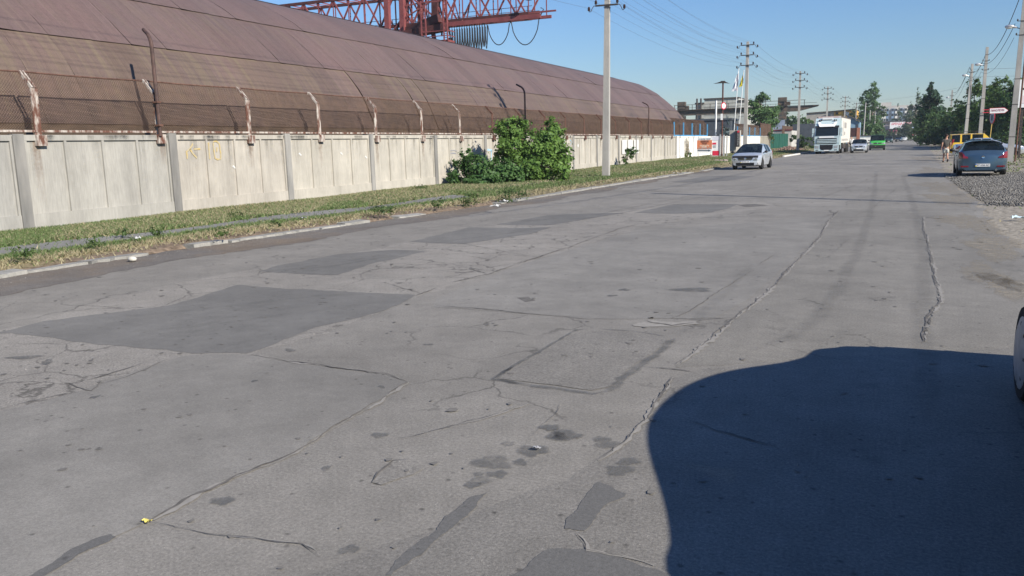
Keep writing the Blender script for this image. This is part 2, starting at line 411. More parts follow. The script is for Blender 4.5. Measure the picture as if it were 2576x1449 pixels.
m_road = asphalt('old_asphalt', (.198, .186, .165), lightspeck=.45, coarse=1.0, crackamt=.45)
m_dark = asphalt('fresh_asphalt', (.146, .141, .130), lightspeck=.25, coarse=.6, aggr=80)
m_mid = asphalt('overlay_asphalt', (.195, .185, .166), lightspeck=.25, coarse=.75, aggr=80)
m_worn = asphalt('worn_asphalt', (.226, .211, .187), lightspeck=.55, coarse=1.5, crackamt=.5, clo=.40)
m_coarse = asphalt('coarse_asphalt', (.186, .175, .156), lightspeck=.5, coarse=1.2, aggr=48)
m_lane_dim = asphalt('dimmed_lane_asphalt', (.176, .166, .149), lightspeck=.45, coarse=1.1, crackamt=.4)  # near lane by the seam, darkened in colour for the camera's vignetting
m_outer_dim = asphalt('dimmed_outer_lane_asphalt', (.186, .175, .154), lightspeck=.45, coarse=1.0, crackamt=.4)  # right-hand lane by the seam, lens vignetting put into its colour
m_gut = asphalt('gutter_asphalt', (.140, .128, .115), lightspeck=.4, coarse=1.6, warm=(.16, .13, .10))
m_crack = mat('crack_fill', (.085, .080, .073), (.15, .14, .127), scale=9, rough=.95)
m_crackpale = mat('crack_dust', (.215, .203, .183), (.265, .25, .224), scale=16, rough=.95, bump=.1, bscale=50)
m_tar = asphalt('tar_stain', (.125, .125, .122), lightspeck=.1, coarse=.5, soft=True, big=False)
m_track = asphalt('tyre_track', (.115, .113, .11), lightspeck=.1, coarse=.5, soft=True, big=False)
m_sand = asphalt('sand_dust', (.28, .25, .20), lightspeck=.2, coarse=.8, soft=True, big=False)

ys = np.concatenate([np.arange(-30, 60, .6), np.arange(60, 451, 6)])
V = []; F = []
for i, y in enumerate(ys):
    V.append((kerbx(y)-.05, y, 0)); V.append((redge(y)+(random.uniform(-.14, .14) if y < 80 else 0), y, 0))
    if i: k = 2*i; F.append((k-2, k-1, k+1, k))
road = npmesh('road', V, F, m_road); tag(road, kind='structure')
Z1, Z2, Z3, Z4 = .0012, .0028, .0062, .0075
G2 = lambda l: [g(*p)[:2] for p in l]
# worn, patched strip of the near lane, then the fresh patches, as surveyed
flat('worn_strip', G2([(-60, 850), (300, 745), (560, 690), (820, 650), (1040, 605), (1260, 565), (1560, 532), (1700, 512), (1900, 505), (1960, 520), (1760, 545), (1600, 575), (1400, 640), (1230, 690), (1045, 750), (900, 806), (640, 893), (470, 900), (200, 988), (-60, 1060)]), Z1, m_worn, road, .10, .15)
P1 = [(-40, 842), (20, 832), (110, 808), (420, 770), (600, 717), (740, 728), (1045, 742), (1010, 765), (900, 800), (790, 825), (700, 862), (620, 890), (540, 888), (485, 890), (420, 880), (250, 868), (160, 855), (110, 848), (30, 838)]
P2 = [(650, 683), (700, 668), (850, 640), (985, 629), (1070, 632), (1000, 650), (930, 665), (850, 692), (760, 690), (700, 687)]
P3 = [(1030, 608), (1110, 590), (1180, 572), (1290, 574), (1385, 572), (1340, 588), (1260, 600), (1170, 614), (1080, 612)]
P4 = [(1250, 565), (1380, 541), (1520, 536), (1570, 536), (1480, 550), (1390, 566), (1300, 567)]
P5 = [(1595, 536), (1690, 515), (1780, 514), (1860, 514), (1840, 522), (1790, 535), (1700, 538)]
P6 = [(1690, 458), (1775, 444), (1850, 442), (1900, 444), (1830, 455), (1760, 459)]
flat('dimmed_lane_strip', G2([(1690, 952), (1640, 1035), (1560, 1120), (1480, 1170), (1330, 1235), (1180, 1300), (900, 1400), (700, 1470), (700, 1600), (2700, 1600), (2700, 870), (2300, 880), (2000, 900), (1760, 930)]), Z1, m_lane_dim, road, .05, .1)
flat('dimmed_lane_strip', G2([(2110, 530), (2080, 560), (2060, 600), (2000, 660), (1930, 735), (1880, 775), (1840, 805), (1790, 850), (1700, 918), (1700, 925), (2600, 872), (2576, 700), (2500, 600), (2440, 520), (2380, 470), (2300, 430), (2190, 470)]), Z1, m_outer_dim, road, .05, .12)
for k, P in enumerate((P1, P2, P3, P4, P5, P6)): flat('asphalt_patch', G2(P), Z2, m_dark, road, .035, .09)
flat('asphalt_patch', G2([(-40, 1045), (200, 985), (430, 905), (480, 893), (620, 893), (700, 905), (850, 930), (970, 942), (1025, 962), (960, 1005), (830, 1080), (740, 1140), (600, 1195), (480, 1250), (380, 1310), (200, 1390), (80, 1449), (0, 1500), (-60, 1500)]), Z2, m_mid, road, .03, .08)
flat('asphalt_patch', G2([(1085, 772), (1105, 748), (1330, 660), (1600, 580), (1900, 560), (2090, 540), (2060, 590), (1990, 660), (1900, 740), (1800, 800), (1480, 803), (1300, 788)]), Z1, m_mid, road, .03, .1)
ring = [(1240, 955), (1300, 918), (1450, 832), (1490, 826), (1600, 835), (1700, 850), (1650, 895), (1590, 935), (1535, 985), (1490, 992), (1400, 978), (1330, 970)]
flat('asphalt_patch', G2([(1252, 953), (1310, 920), (1452, 838), (1490, 832), (1600, 840), (1685, 853), (1640, 892), (1580, 930), (1528, 975), (1490, 983), (1400, 970), (1330, 962)]), Z2, m_coarse, road, .02, .06)
rp = G2(ring)
for a, b, w in ((0, 3, .05), (3, 5, .03), (5, 9, .10), (8, 12, .085)):
    ribbon('sealant', [rp[i % 12] for i in range(a, b+1)], w, Z3, m_tar, road, .012, .05, .35, soft=True, alpha=.6)
ribbon('sealant', [rp[11], rp[0], rp[1]], .06, Z3, m_tar, road, .012, .05, .35, soft=True, alpha=.6)
# gutter of broken asphalt and grit along the kerb
lp = [(kerbx(y)-.02, y) for y in np.arange(4, 62, 1.5)]; rp2 = [(kerbx(y)+1.35-.9*min(1, max(0, y-9)/42)+.25*math.sin(y*1.1), y) for y in np.arange(4, 62, 1.5)]
flat('gutter', lp+rp2[::-1], Z1+.0005, m_gut, road, .10, .14)
# cracks
CR = [([(2110, 530), (2080, 560), (2060, 600), (2000, 660), (1930, 735), (1880, 775), (1840, 805)], .022, 1), ([(1840, 805), (1790, 850), (1740, 890), (1700, 918)], .03, 1), ([(1690, 950), (1620, 1060), (1560, 1120), (1500, 1160)], .014, 1),
 ([(1950, 640), (1840, 715), (1720, 790), (1690, 800)], .012, 0), ([(2320, 545), (2325, 580), (2335, 620), (2350, 690), (2365, 760), (2340, 790), (2325, 830), (2320, 862)], .022, 1),
 ([(1095, 770), (1200, 777), (1300, 787), (1400, 797), (1480, 803)], .014, 0), ([(1045, 745), (1120, 715), (1230, 690), (1330, 655), (1450, 615), (1560, 575), (1605, 565)], .028, 0),
 ([(620, 891), (720, 910), (850, 926), (970, 942), (1025, 962)], .018, 1), ([(1025, 962), (960, 1005), (830, 1080), (740, 1140), (600, 1195), (480, 1250), (380, 1310)], .020, 1), ([(1620, 923), (1700, 930), (1760, 942)], .016, 0), ([(1410, 1010), (1390, 1050), (1330, 1110), (1300, 1150)], .010, 0),
 ([(1000, 1105), (1150, 1070), (1260, 1040), (1330, 1015)], .010, 1), ([(870, 700), (960, 710), (1060, 738)], .012, 0), ([(1150, 610), (1330, 645), (1450, 640), (1600, 660)], .010, 0), ([(1030, 650), (1150, 668), (1230, 690)], .012, 0),
 ([(380, 1315), (520, 1345), (640, 1355), (760, 1370), (800, 1400)], .010, 1), ([(210, 960), (330, 925), (390, 905)], .012, 0), ([(230, 975), (330, 945), (430, 903)], .012, 0), ([(1450, 1345), (1475, 1385), (1560, 1400), (1640, 1425)], .012, 1),
 ([(2090, 640), (2140, 600), (2200, 575), (2260, 560)], .006, 0), ([(1700, 560), (1800, 548), (1960, 540), (2080, 530)], .012, 0), ([(1720, 1055), (1800, 1085), (1860, 1100), (1960, 1130)], .010, 0), ([(0, 1030), (80, 1010), (200, 985)], .016, 0),
 ([(1680, 800), (1760, 806), (1850, 800)], .012, 0), ([(1500, 480), (1700, 460), (1960, 432), (2080, 425)], .03, 0), ([(1960, 445), (2060, 432), (2200, 420)], .03, 0), ([(1300, 560), (1500, 540), (1700, 500), (1860, 470)], .02, 0), ([(2210, 440), (2140, 470), (2060, 500)], .02, 0), ([(1600, 480), (1850, 488), (2080, 492)], .03, 0), ([(1700, 470), (1900, 452), (2080, 447), (2200, 452)], .03, 0), ([(2060, 470), (2200, 455), (2300, 452)], .03, 0), ([(2300, 545), (2340, 548), (2380, 552)], .02, 1), ([(1960, 520), (2080, 528), (2100, 538), (2060, 548)], .02, 0), ([(2150, 545), (2200, 520), (2260, 470)], .012, 0), ([(1300, 505), (1460, 492), (1600, 470), (1700, 455)], .02, 0), ([(900, 640), (1040, 648), (1150, 640), (1240, 655)], .014, 0), ([(150, 960), (230, 985), (250, 960)], .012, 0), ([(2040, 425), (2130, 415), (2240, 418)], .04, 0), ([(2100, 400), (2180, 395), (2290, 398)], .05, 0), ([(2240, 440), (2330, 436), (2390, 438)], .04, 0)]
for pts, w, pale in CR:
    p = G2(pts)
    if pale: ribbon('crack_edge', [(a+w*.8, b) for a, b in p], w*2.0, Z3, m_crackpale, road, .02, .05, .9)
    ribbon('crack', p, w, Z4, m_crack, road, .02, .05, .7)
# potholes, stains, drips
flat('pothole', G2([(935, 1215), (945, 1198), (962, 1183), (985, 1162), (1020, 1158), (1050, 1163), (1064, 1180), (1040, 1195), (1005, 1205), (960, 1222)]), .003, m_coarse, road, .012, .04)
ribbon('crack', G2([(935, 1218), (945, 1198), (962, 1183), (990, 1160), (1030, 1157)]), .014, Z4, m_crack, road, .006, .03)
flat('pothole', G2([(1590, 818), (1640, 806), (1700, 812), (1750, 808), (1758, 816), (1690, 823), (1620, 824)]), .003, m_crackpale, road, .03, .05)
ribbon('crack', G2([(1622, 806), (1640, 813), (1690, 820), (1745, 813)]), .035, Z4, m_crack, road, .015, .04)
flat('pothole', G2([(1855, 516), (1900, 513), (1935, 517), (1880, 521)]), .003, m_crack, road, .05, .08)
flat('pothole', G2([(1300, 750), (1330, 747), (1348, 756), (1322, 760)]), .003, m_crack, road, .03, .05)
for poly, al in (([(1228, 1240), (1200, 1275), (1170, 1303), (1110, 1348), (1060, 1398), (985, 1449), (970, 1449), (1010, 1400), (1080, 1350), (1130, 1295), (1195, 1248)], .8),
             ([(1505, 1213), (1540, 1225), (1577, 1243), (1530, 1268), (1500, 1303), (1470, 1337), (1420, 1332), (1432, 1300), (1470, 1255)], .75), ([(1330, 1420), (1380, 1383), (1480, 1385), (1560, 1402), (1640, 1432), (1700, 1462), (1270, 1462)], .7),
             ([(20, 1480), (80, 1449), (160, 1395), (280, 1345), (292, 1352), (200, 1395), (130, 1440), (60, 1480)], .75)):
    m_st = asphalt('tar_%d' % int(al*100), (.118, .115, .109), lightspeck=.25, coarse=.6, big=False) if 'tar_%d' % int(al*100) not in MATS else MATS['tar_%d' % int(al*100)]
    flat('tar_stain', G2(poly), .0022, m_st, road, .018, .02)
for px, py, rx, ry in ((1385, 1077, .06, .05), (1402, 1100, .08, .05), (1424, 1096, .10, .07), (1526, 1116, .10, .06), (1340, 1135, .09, .07), (1240, 1165, .10, .08), (1252, 1195, .06, .04), (956, 1096, .05, .04), (1582, 1163, .07, .04),
      (1560, 1185, .08, .06), (1310, 1165, .05, .03), (820, 1180, .035, .02), (1205, 1195, .035, .02), (1190, 1222, .05, .03), (730, 882, .08, .03), (1080, 868, .05, .02), (240, 1000, .06, .02), (560, 1262, .06, .04), (880, 1385, .05, .03), (1210, 1210, .05, .05), (1280, 1118, .04, .03), (640, 960, .03, .02), (960, 975, .05, .015), (120, 912, .12, .03), (60, 900, .2, .04), (1570, 730, .09, .05), (1540, 745, .07, .04), (1740, 730, .25, .12)):
    c = g(px, py); blob('oil_spot', (c.x, c.y), rx, ry*1.6, Z3+.0005, m_tar, road, alpha=.62, ang=random.uniform(0, 3))
for pts, w, a in (([(2205, 430), (2195, 520), (2165, 610), (2125, 700), (2070, 790), (1990, 850), (1830, 905)], .26, 0.252), ([(2270, 440), (2300, 520), (2318, 600), (2325, 700), (2318, 800), (2330, 900), (2330, 1100)], .28, 0.240), ([(1900, 660), (1800, 760), (1690, 860)], .2, 0.150),
                  ([(60, 815), (400, 790), (800, 745), (1040, 738)], .22, 0.132), ([(200, 848), (500, 820), (900, 770), (1010, 752)], .24, 0.132), ([(680, 686), (850, 668), (1060, 632)], .2, 0.240), ([(1060, 612), (1220, 596), (1380, 573)], .2, 0.240), ([(1390, 566), (1560, 537), (1700, 508), (2000, 455)], .22, 0.240), ([(560, 700), (800, 668), (1000, 640), (1200, 600)], .2, 0.120)):
    ribbon('tyre_track', G2(pts), w*.8, Z3, m_track, road, .03, .3, .2, soft=True, alpha=a*.6)
for px, py, rx, ry, a in ((2540, 720, .35, .8, .75), (2480, 690, .3, 1.0, .5), (2500, 620, .45, 1.6, .7), (2440, 560, .5, 2.2, .6), (2400, 500, .7, 3, .6), (2370, 470, .8, 3.5, .5), (2350, 430, .8, 6, .5), (2330, 400, .8, 10, .4)):
    c = g(px, py); blob('sand_drift', (c.x, c.y), rx, ry, Z2, m_sand, road, n=40, alpha=a, rough=.4)
# chips and pits torn out of the wearing course, thickest in the worn strip
r = np.random.default_rng(12); V = []; F = []
ws = [Vector((*p, 0)) for p in G2([(-60, 850), (560, 690), (1040, 605), (1560, 532), (1960, 520), (1600, 575), (1230, 690), (900, 806), (470, 900), (-60, 1060)])]
def in_poly(x, y, P):
    c = False; j = len(P)-1
    for i in range(len(P)):
        if (P[i].y > y) != (P[j].y > y) and x < (P[j].x-P[i].x)*(y-P[i].y)/(P[j].y-P[i].y)+P[i].x: c = not c
        j = i
    return c
n = 0
while n < 800:
    y = 2.5*(45/2.5)**r.random(); x = r.uniform(-11, 3)
    if not in_poly(x, y, ws) and r.random() > .42: continue
    s = r.uniform(.005, .022)*(1+.07*y)*(1.6 if r.random() < .06 else 1); o_ = len(V); k = 7; a0 = r.uniform(0, 6.28); el = r.uniform(.5, 1)
    for i in range(k):
        a = 2*math.pi*i/k; q = s*r.uniform(.55, 1.25); u, v_ = q*math.cos(a), q*el*math.sin(a); V.append((x+u*math.cos(a0)-v_*math.sin(a0), y+u*math.sin(a0)+v_*math.cos(a0), Z4+.0005))
    F.append(tuple(range(o_, o_+k))); n += 1
tag(npmesh('pitting', V, F, mat('pit_shade', (.125, .119, .109), (.17, .161, .147), scale=40, rough=.95), road), kind='stuff')
# loose grit and little stones
gr = MB(); 
for i in range(1300):
    if i < 1100: y = random.uniform(5, 45); x = kerbx(y)+abs(random.gauss(0, .45))
    else: y = random.uniform(3, 40); x = random.uniform(-8, redge(y))
    s = random.uniform(.004, .011)*(1+.015*y)
    gr.add([(x+s*random.uniform(.5, 1.3)*math.cos(a), y+s*math.sin(a)*random.uniform(.6, 1.2), Z4-.01) for a in (0, 1.6, 3.1, 4.7)]+[(x, y, Z4+s*.7)], [(0, 1, 4), (1, 2, 4), (2, 3, 4), (3, 0, 4)])
tag(gr.build('grit', mat('grit', (.19, .18, .165), (.28, .265, .24), scale=30, rough=.9)), 'loose grit and crumbs lying on the asphalt', kind='stuff')

# ---- verge: soil, dry straw, mown grass
def vz(x, y):
    t = kerbx(y)-x; return .035+.125*min(1, max(0, t-.3)/2.2)+.015*math.sin(x*2.1+y*.7)*min(1, max(0, t-.2))
vy = np.concatenate([np.arange(-6, 60, .5), np.arange(60, 200, 2), np.arange(200, 451, 25)]); NX = 44
V = []; F = []; cols = []
for i, y in enumerate(vy):
    kx = kerbx(y)-.33
    for j in range(NX+1):
        jj = max(0, j-1); x = kx+(-17.75-kx)*jj/(NX-1) if y < 300 else kx-(jj/(NX-1))*25
        V.append((x, y, vz(x, y)) if j else (kx+.10, y, -.02))
        t = kerbx(y)-x; w = .35*math.sin(y*.9)+.25*math.sin(y*2.3+1)+random.uniform(-.2, .2); u = t+w*.5
        if u < .75: c = (.165, .125, .09)
        elif u < 1.25: c = (.22, .18, .105)
        elif u < 1.8: c = (.10, .115, .045)
        else: c = (.12, .125, .05) if math.sin(y*.35+x)+random.uniform(-.6, .6) > -.3 else (.19, .18, .09)
        if y > 24: c = tuple(a*.6+b*.4 for a, b in zip(c, (.15, .145, .07)))
        cols.append(c)
    if i: F += [((i-1)*(NX+1)+j, (i-1)*(NX+1)+j+1, i*(NX+1)+j+1, i*(NX+1)+j) for j in range(NX)]
verge = npmesh('verge_ground', V, F, attr_ground('verge_soil'), None, cols); tag(verge, kind='structure')
# narrow asphalt footpath, half overgrown
pm = []; pr = []
for y in np.arange(3, 25, .5): pm.append((kerbx(y)-1.72+.08*math.sin(y*1.3), y)); pr.append((kerbx(y)-2.42+.1*math.sin(y*.9+2), y))
V = []; F = []
for i, (a, b) in enumerate(zip(pm, pr)):
    V += [(a[0], a[1], vz(*a)+.012), (b[0], b[1], vz(*b)+.012)]
    if i: F.append((2*i-2, 2*i, 2*i+1, 2*i-1))
m_path = asphalt('path_asphalt', (.175, .172, .162), lightspeck=.3, coarse=1)
tag(npmesh('footpath', V, F, m_path), kind='structure')
V = []; F = []
for i, y in enumerate(np.arange(27, 46, .7)):
    a = (kerbx(y)-2.6, y); b = (kerbx(y)-3.15, y); V += [(*a, vz(*a)+.012), (*b, vz(*b)+.012)]
    if i: F.append((2*i-2, 2*i, 2*i+1, 2*i-1))
tag(npmesh('footpath', V, F, m_path), kind='structure')
# kerb: worn concrete stones, some sunk, broken or gone
kerb = thing('kerb', None, None); kerb['kind'] = 'structure'
m_kerb = mat('kerb_concrete', (.22, .214, .20), (.31, .30, .28), scale=5, rough=.9, bump=.5, bscale=30, fine=.15, tint=True)
y = 5.0; i = 0
while y < 52:
    L = random.uniform(.75, 1.45); gone = (9.9 < y < 10.6) or (18.6 < y < 22.3) or (y > 36 and random.random() < .45) or random.random() < .06
    if not gone:
        yc = y+L/2; x = kerbx(yc); w = random.uniform(.32, .42); h = .055+random.uniform(-.025, .012)
        a = math.atan2(kerbx(y+L)-kerbx(y), L)
        n = 7; out = [(-w*.5+random.uniform(-.03, .03), -L/2+L*k/n) for k in range(n+1)]+[(w*.5-abs(random.gauss(0, .05)), L/2-L*k/n) for k in range(n+1)]
        b = MB(); b.prism([(p[0], p[1], 0) for p in out], (0, 0, h+.03))
        o = b.build('kerb_stone', m_kerb, kerb); o.location = (x-.14, yc, -.03); o.rotation_euler = (random.uniform(-.012, .012), random.uniform(-.05, .05), -a+random.uniform(-.02, .02))
        q = random.uniform(.85, 1.1); o.color = (q, q, q*.98, 1)
    y += L+random.uniform(.01, .05)
m_kw = mat('kerb_whitewash', (.62, .61, .57), (.45, .43, .4), scale=4, rough=.9)
for k in range(22):
    y = 86+k*1.0; b = MB(); b.box((0, 0, .06), (.18, .98, .16)); o = b.build('kerb_stone', m_kw, kerb); o.location = (kerbx(y)-.05, y, 0)
    o.rotation_euler = (0, 0, -math.atan2(kerbx(y+.5)-kerbx(y-.5), 1))
# grass blades, shorter and sparser by the kerb, mown swathes by the fence
def grass(name, n, xr, yr, zf, dens, colf, hmul=1.0, label=None):
    r = np.random.default_rng(abs(hash(name)) % 1000 if False else len(name)); X = []; 
    u = r.random(n); y = yr[0]*(yr[1]/yr[0])**u
    t = r.random(n); P = []; CC = []
    for a, yy in zip(t, y):
        x0, x1 = xr(yy); x = x0+(x1-x0)*a; d = dens(x, yy)
        if r.random() < d: P.append((x, yy, zf(x, yy))); CC.append(colf(x, yy, r.random()))
    P = np.array(P); CC = np.array(CC); k = len(P)
    dist = np.hypot(P[:, 0], P[:, 1]); h = (.03+.05*r.random(k))*hmul*(1+dist*.006); w = .0022+.00072*dist
    an = r.random(k)*6.283; dx = np.cos(an)*w; dy = np.sin(an)*w; lx = r.normal(size=k)*h*.75; ly = r.normal(size=k)*h*.75
    V = np.stack([P+np.c_[dx, dy, -0*h], P-np.c_[dx, dy, 0*h], P+np.c_[lx, ly, h]], 1).reshape(-1, 3)
    return tag(npmesh(name, V, np.arange(3*k).reshape(-1, 3), leaf_mat('grass_blade', .2), None, np.repeat(CC, 3, 0)), label, kind='stuff')
def gdens(x, y):
    t = kerbx(y)-x; s = math.sin(y*1.7+x*1.1)+math.sin(y*.6-x*2.0)
    if t < .42: return .01
    if t < .85: return .10 if s > .5 else .04
    if t < 1.3: return .6
    if t < 1.68: return .8
    if t < 2.55 and y < 25: return .12 if (t < 1.8 or t > 2.4) else .02
    if 2.5 < t < 3.2 and 27 < y < 46: return .25
    return .95
def gcol(x, y, q):
    t = kerbx(y)-x; s = math.sin(y*.55+x*.8)+.6*math.sin(y*1.9+x)
    dry = .9 if t < 1.2 else (.4 if t < 1.36 else .12)
    if t > 2.5: dry = .16+.30*(s > .35)+.12*(y > 26)
    if 15 < y < 31 and t > 3.2+.8*math.sin(y): dry = .55
    if random.random() < dry: return (.23+.12*q, .205+.10*q, .125+.06*q)
    return (.078+.07*q, .122+.08*q, .042+.03*q)
grass('verge_grass', 400000, lambda y: (max(-17.45, kerbx(y)-8.4), kerbx(y)-.25), (6.5, 118), vz, gdens, gcol, 1.0, 'mown green and straw coloured grass on the verge')
# right-hand roadside: earth, gravel spread, grass
V = []; F = []; cols = []
ry = np.concatenate([np.arange(6, 70, 1.0), np.arange(70, 260, 6)])
rzf = lambda x, y: -.01+.17*min(1, max(0, (x-redge(y)-1.2)/3.0))*min(1, max(0, (y-16)/14))
for i, y in enumerate(ry):
    for j in range(25):
        x = redge(y)-.3+(j/24)**1.5*26; V.append((x, y, max(rzf(x, y), -.012+.012*j/24)))
        c = (.25, .225, .185) if j < 8 else (.20, .175, .12); c = (.14, .14, .065) if j > 10 and (math.sin(x+y*.4) > .1) else c; cols.append(c)
    if i: F += [((i-1)*25+j, (i-1)*25+j+1, i*25+j+1, i*25+j) for j in range(24)]
tag(npmesh('roadside_ground', V, F, attr_ground('roadside_soil', bump=.5), None, cols), kind='structure')
# spread of crushed stone
r = np.random.default_rng(3); n = 27000; V = []; F = []
hp = [g(*p) for p in ((2385, 452), (2440, 445), (2600, 438), (2720, 470), (2640, 520), (2576, 516), (2480, 512), (2430, 480))]
def inside(x, y):
    c = False; k = len(hp); j = k-1
    for i in range(k):
        if (hp[i].y > y) != (hp[j].y > y) and x < (hp[j].x-hp[i].x)*(y-hp[i].y)/(hp[j].y-hp[i].y)+hp[i].x: c = not c
        j = i
    return c
x0, x1 = min(p.x for p in hp), max(p.x for p in hp); y0, y1 = min(p.y for p in hp), max(p.y for p in hp); cnt = 0; cols = []
while cnt < n:
    x, y = r.uniform(x0, x1), r.uniform(y0, y1)
    if not inside(x+r.normal()*.5, y+r.normal()*1.2): continue
    s = r.uniform(.010, .028); z = max(rzf(x, y), -.01)+r.uniform(0, .05); o = len(V); q = r.uniform(.10, .235)
    for k in range(6):
        d = [(1, 0, 0), (0, 1, 0), (-1, 0, 0), (0, -1, 0), (0, 0, 1), (0, 0, -1)][k]; V.append(tuple(np.array((x, y, z))+np.array(d)*s*r.uniform(.6, 1.3))); cols.append((q, q*.96, q*.89))
    F += [(o+a, o+b, o+c) for a, b, c in ((0, 1, 4), (1, 2, 4), (2, 3, 4), (3, 0, 4), (1, 0, 5), (2, 1, 5), (3, 2, 5), (0, 3, 5))]; cnt += 1
tag(npmesh('gravel', V, F, attr_ground('crushed_stone', bump=.2), None, cols), 'grey crushed stone spread beside the blue hatchback', kind='stuff')
def rd(x, y):
    return 0.0 if inside(x, y) else (.8 if x > redge(y)+2.3 else .06)
grass('roadside_grass', 26000, lambda y: (redge(y)+.1, redge(y)+14), (15, 150), lambda x, y: max(rzf(x, y), -.01), rd, lambda x, y, q: (.24, .21, .11) if random.random() < .35 else (.07+.05*q, .115+.06*q, .03), .8, 'patchy green and dry grass beyond the right road edge')
# ================================================================ CONCRETE FENCE
m_conc = mat('fence_concrete', (.315, .298, .262), (.405, .382, .335), scale=2.6, rough=.9, bump=.35, bscale=22, stretch=(1, 1, .13), tint=True, fine=.10, fscale=26, lo=.3, hi=.7, c3=(.365, .345, .303))
def mottle(m, scale=.9, amt=.16, lo=.3, hi=.7):
    nt = m.node_tree; N = nt.nodes; L = nt.links; b = N['Principled BSDF']; src = b.inputs['Base Color'].links[0].from_socket
    tc = N.new('ShaderNodeTexCoord'); oi = N.new('ShaderNodeObjectInfo'); ad = N.new('ShaderNodeVectorMath'); ad.operation = 'ADD'; cv = N.new('ShaderNodeVectorMath'); cv.operation = 'SCALE'; cv.inputs[0].default_value = (31, 17, 23)
    L.new(oi.outputs['Random'], cv.inputs['Scale']); L.new(tc.outputs['Object'], ad.inputs[0]); L.new(cv.outputs[0], ad.inputs[1])
    n = N.new('ShaderNodeTexNoise'); n.inputs['Scale'].default_value = scale; n.inputs['Detail'].default_value = 7; n.inputs['Roughness'].default_value = .68; L.new(ad.outputs[0], n.inputs['Vector'])
    r = N.new('ShaderNodeMapRange'); r.inputs[1].default_value = lo; r.inputs[2].default_value = hi; r.inputs[3].default_value = 1-amt; r.inputs[4].default_value = 1+amt; L.new(n.outputs['Fac'], r.inputs[0])
    v = N.new('ShaderNodeVectorMath'); v.operation = 'SCALE'; L.new(src, v.inputs[0]); L.new(r.outputs[0], v.inputs['Scale']); L.new(v.outputs[0], b.inputs['Base Color'])
mottle(m_conc, .9, .12)
m_post = mat('fence_post_concrete', (.17, .168, .16), (.30, .288, .265), scale=2.2, rough=.9, bump=.4, bscale=22, stretch=(1, 1, .2), tint=True)
def stain(name, c, thr=.55):
    m = bpy.data.materials.new(name); m.use_nodes = True; MATS[name] = m; nt = m.node_tree; N = nt.nodes; L = nt.links; b = N['Principled BSDF']
    return m
JOINT = [12.46-4.85*2, 12.46-4.85, 12.46, 16.86, 21.63, 26.46, 31.39, 36.32, 41.2, 44.6, 48.9, 53.63, 58.7, 63.4, 68.1, 72.8, 77.3]
def panel_mesh(L):
    m = MB(); H = 2.28; z0 = .0
    m.bx(-.09, 0, 0, L, 0, H)                                   # slab
    e = .05
    m.bx(-.01, e, .0, L, H-.13, H-.001)                         # top band
    m.bx(-.01, e+.012, .0, L, z0, .50)                          # plinth
    for k in range(5):
        w = .065 if 0 < k < 4 else .14; yc = .07+(L-.14)*k/4
        y0, y1 = max(.001, yc-w/2), min(L-.001, yc+w/2)
        m.bx(-.01, e-.003, y0, y1, .5, H-.13)
    return m
wall = thing('concrete_fence', 'long weathered concrete panel fence along the grass verge before the rusty hangar', 'fence', (WX, 0, 0))
tints = {0: (.80, .83, .86), 1: (.80, .83, .86), 2: (.84, .865, .88), 3: (.98, .97, .95)}
for i in range(len(JOINT)-1):
    y0, y1 = JOINT[i]+.06, JOINT[i+1]-.06
    o = panel_mesh(y1-y0).build('panel', m_conc, wall); o.location = (random.uniform(-.004, .004), y0, random.uniform(-.02, .02)); o.rotation_euler = (0, random.uniform(-.002, .002), 0)
    t = tints.get(i, (1.06+random.uniform(-.06, .05),)*3); o.color = (t[0], t[1]*.99, t[2]*(.97 if i > 3 else 1), 1)
for i, y in enumerate(JOINT):
    b = MB(); b.bx(-.10, .075, -.13, .13, 0, 2.31); b.bx(-.02, .10, -.15, -.085, 0, 2.26)
    o = b.build('post', m_post, wall); o.location = (0, y, random.uniform(-.02, .02)); q = random.uniform(.8, 1.05)*(.8 if i == 3 else 1); o.color = (q, q, q, 1)
# grime at the top of the panels: moss and soot runs, thin skins of dirt
m_run = asphalt('soot_run', (.10, .095, .085), lightspeck=0, coarse=.4, soft=True, big=False)
def skin(x, y0, y1, z0, z1, a, m, parent, name='stain'):
    V = []; cols = []; F = []; n = 6; k = 5
    for i in range(n+1):
        for j in range(k+1):
            V.append((x, y0+(y1-y0)*i/n, z1+(z0-z1)*j/k)); cols.append((a*(1-j/k)*(0.0 if i in (0, n) else 1),)*3)
            if i and j: F.append(((i-1)*(k+1)+j-1, i*(k+1)+j-1, i*(k+1)+j, (i-1)*(k+1)+j))
    return npmesh(name, V, F, m, parent, cols)
for i in range(130):
    y = random.uniform(11, 75)*1.0; w = random.uniform(.08, .5); skin(.068, y, y+w, 2.15-random.uniform(.0, .05), 2.27, random.uniform(.3, .8), m_run, wall)
for i in range(150):
    y = random.uniform(11, 75); skin(.010, y, y+random.uniform(.05, .22), random.uniform(.7, 1.7), 2.14, random.uniform(.08, .32), m_run, wall)
m_wr = mat('white_run', (.62, .61, .57), rough=.9)
m_rrun = asphalt('rust_run', (.20, .11, .06), lightspeck=0, coarse=.4, soft=True, big=False)
for i in range(16):
    y = 13+3.47*i+random.uniform(-.1, .1); skin(.012, y-.1, y+.12, random.uniform(.5, 1.5), 2.14, .45, m_rrun, wall)
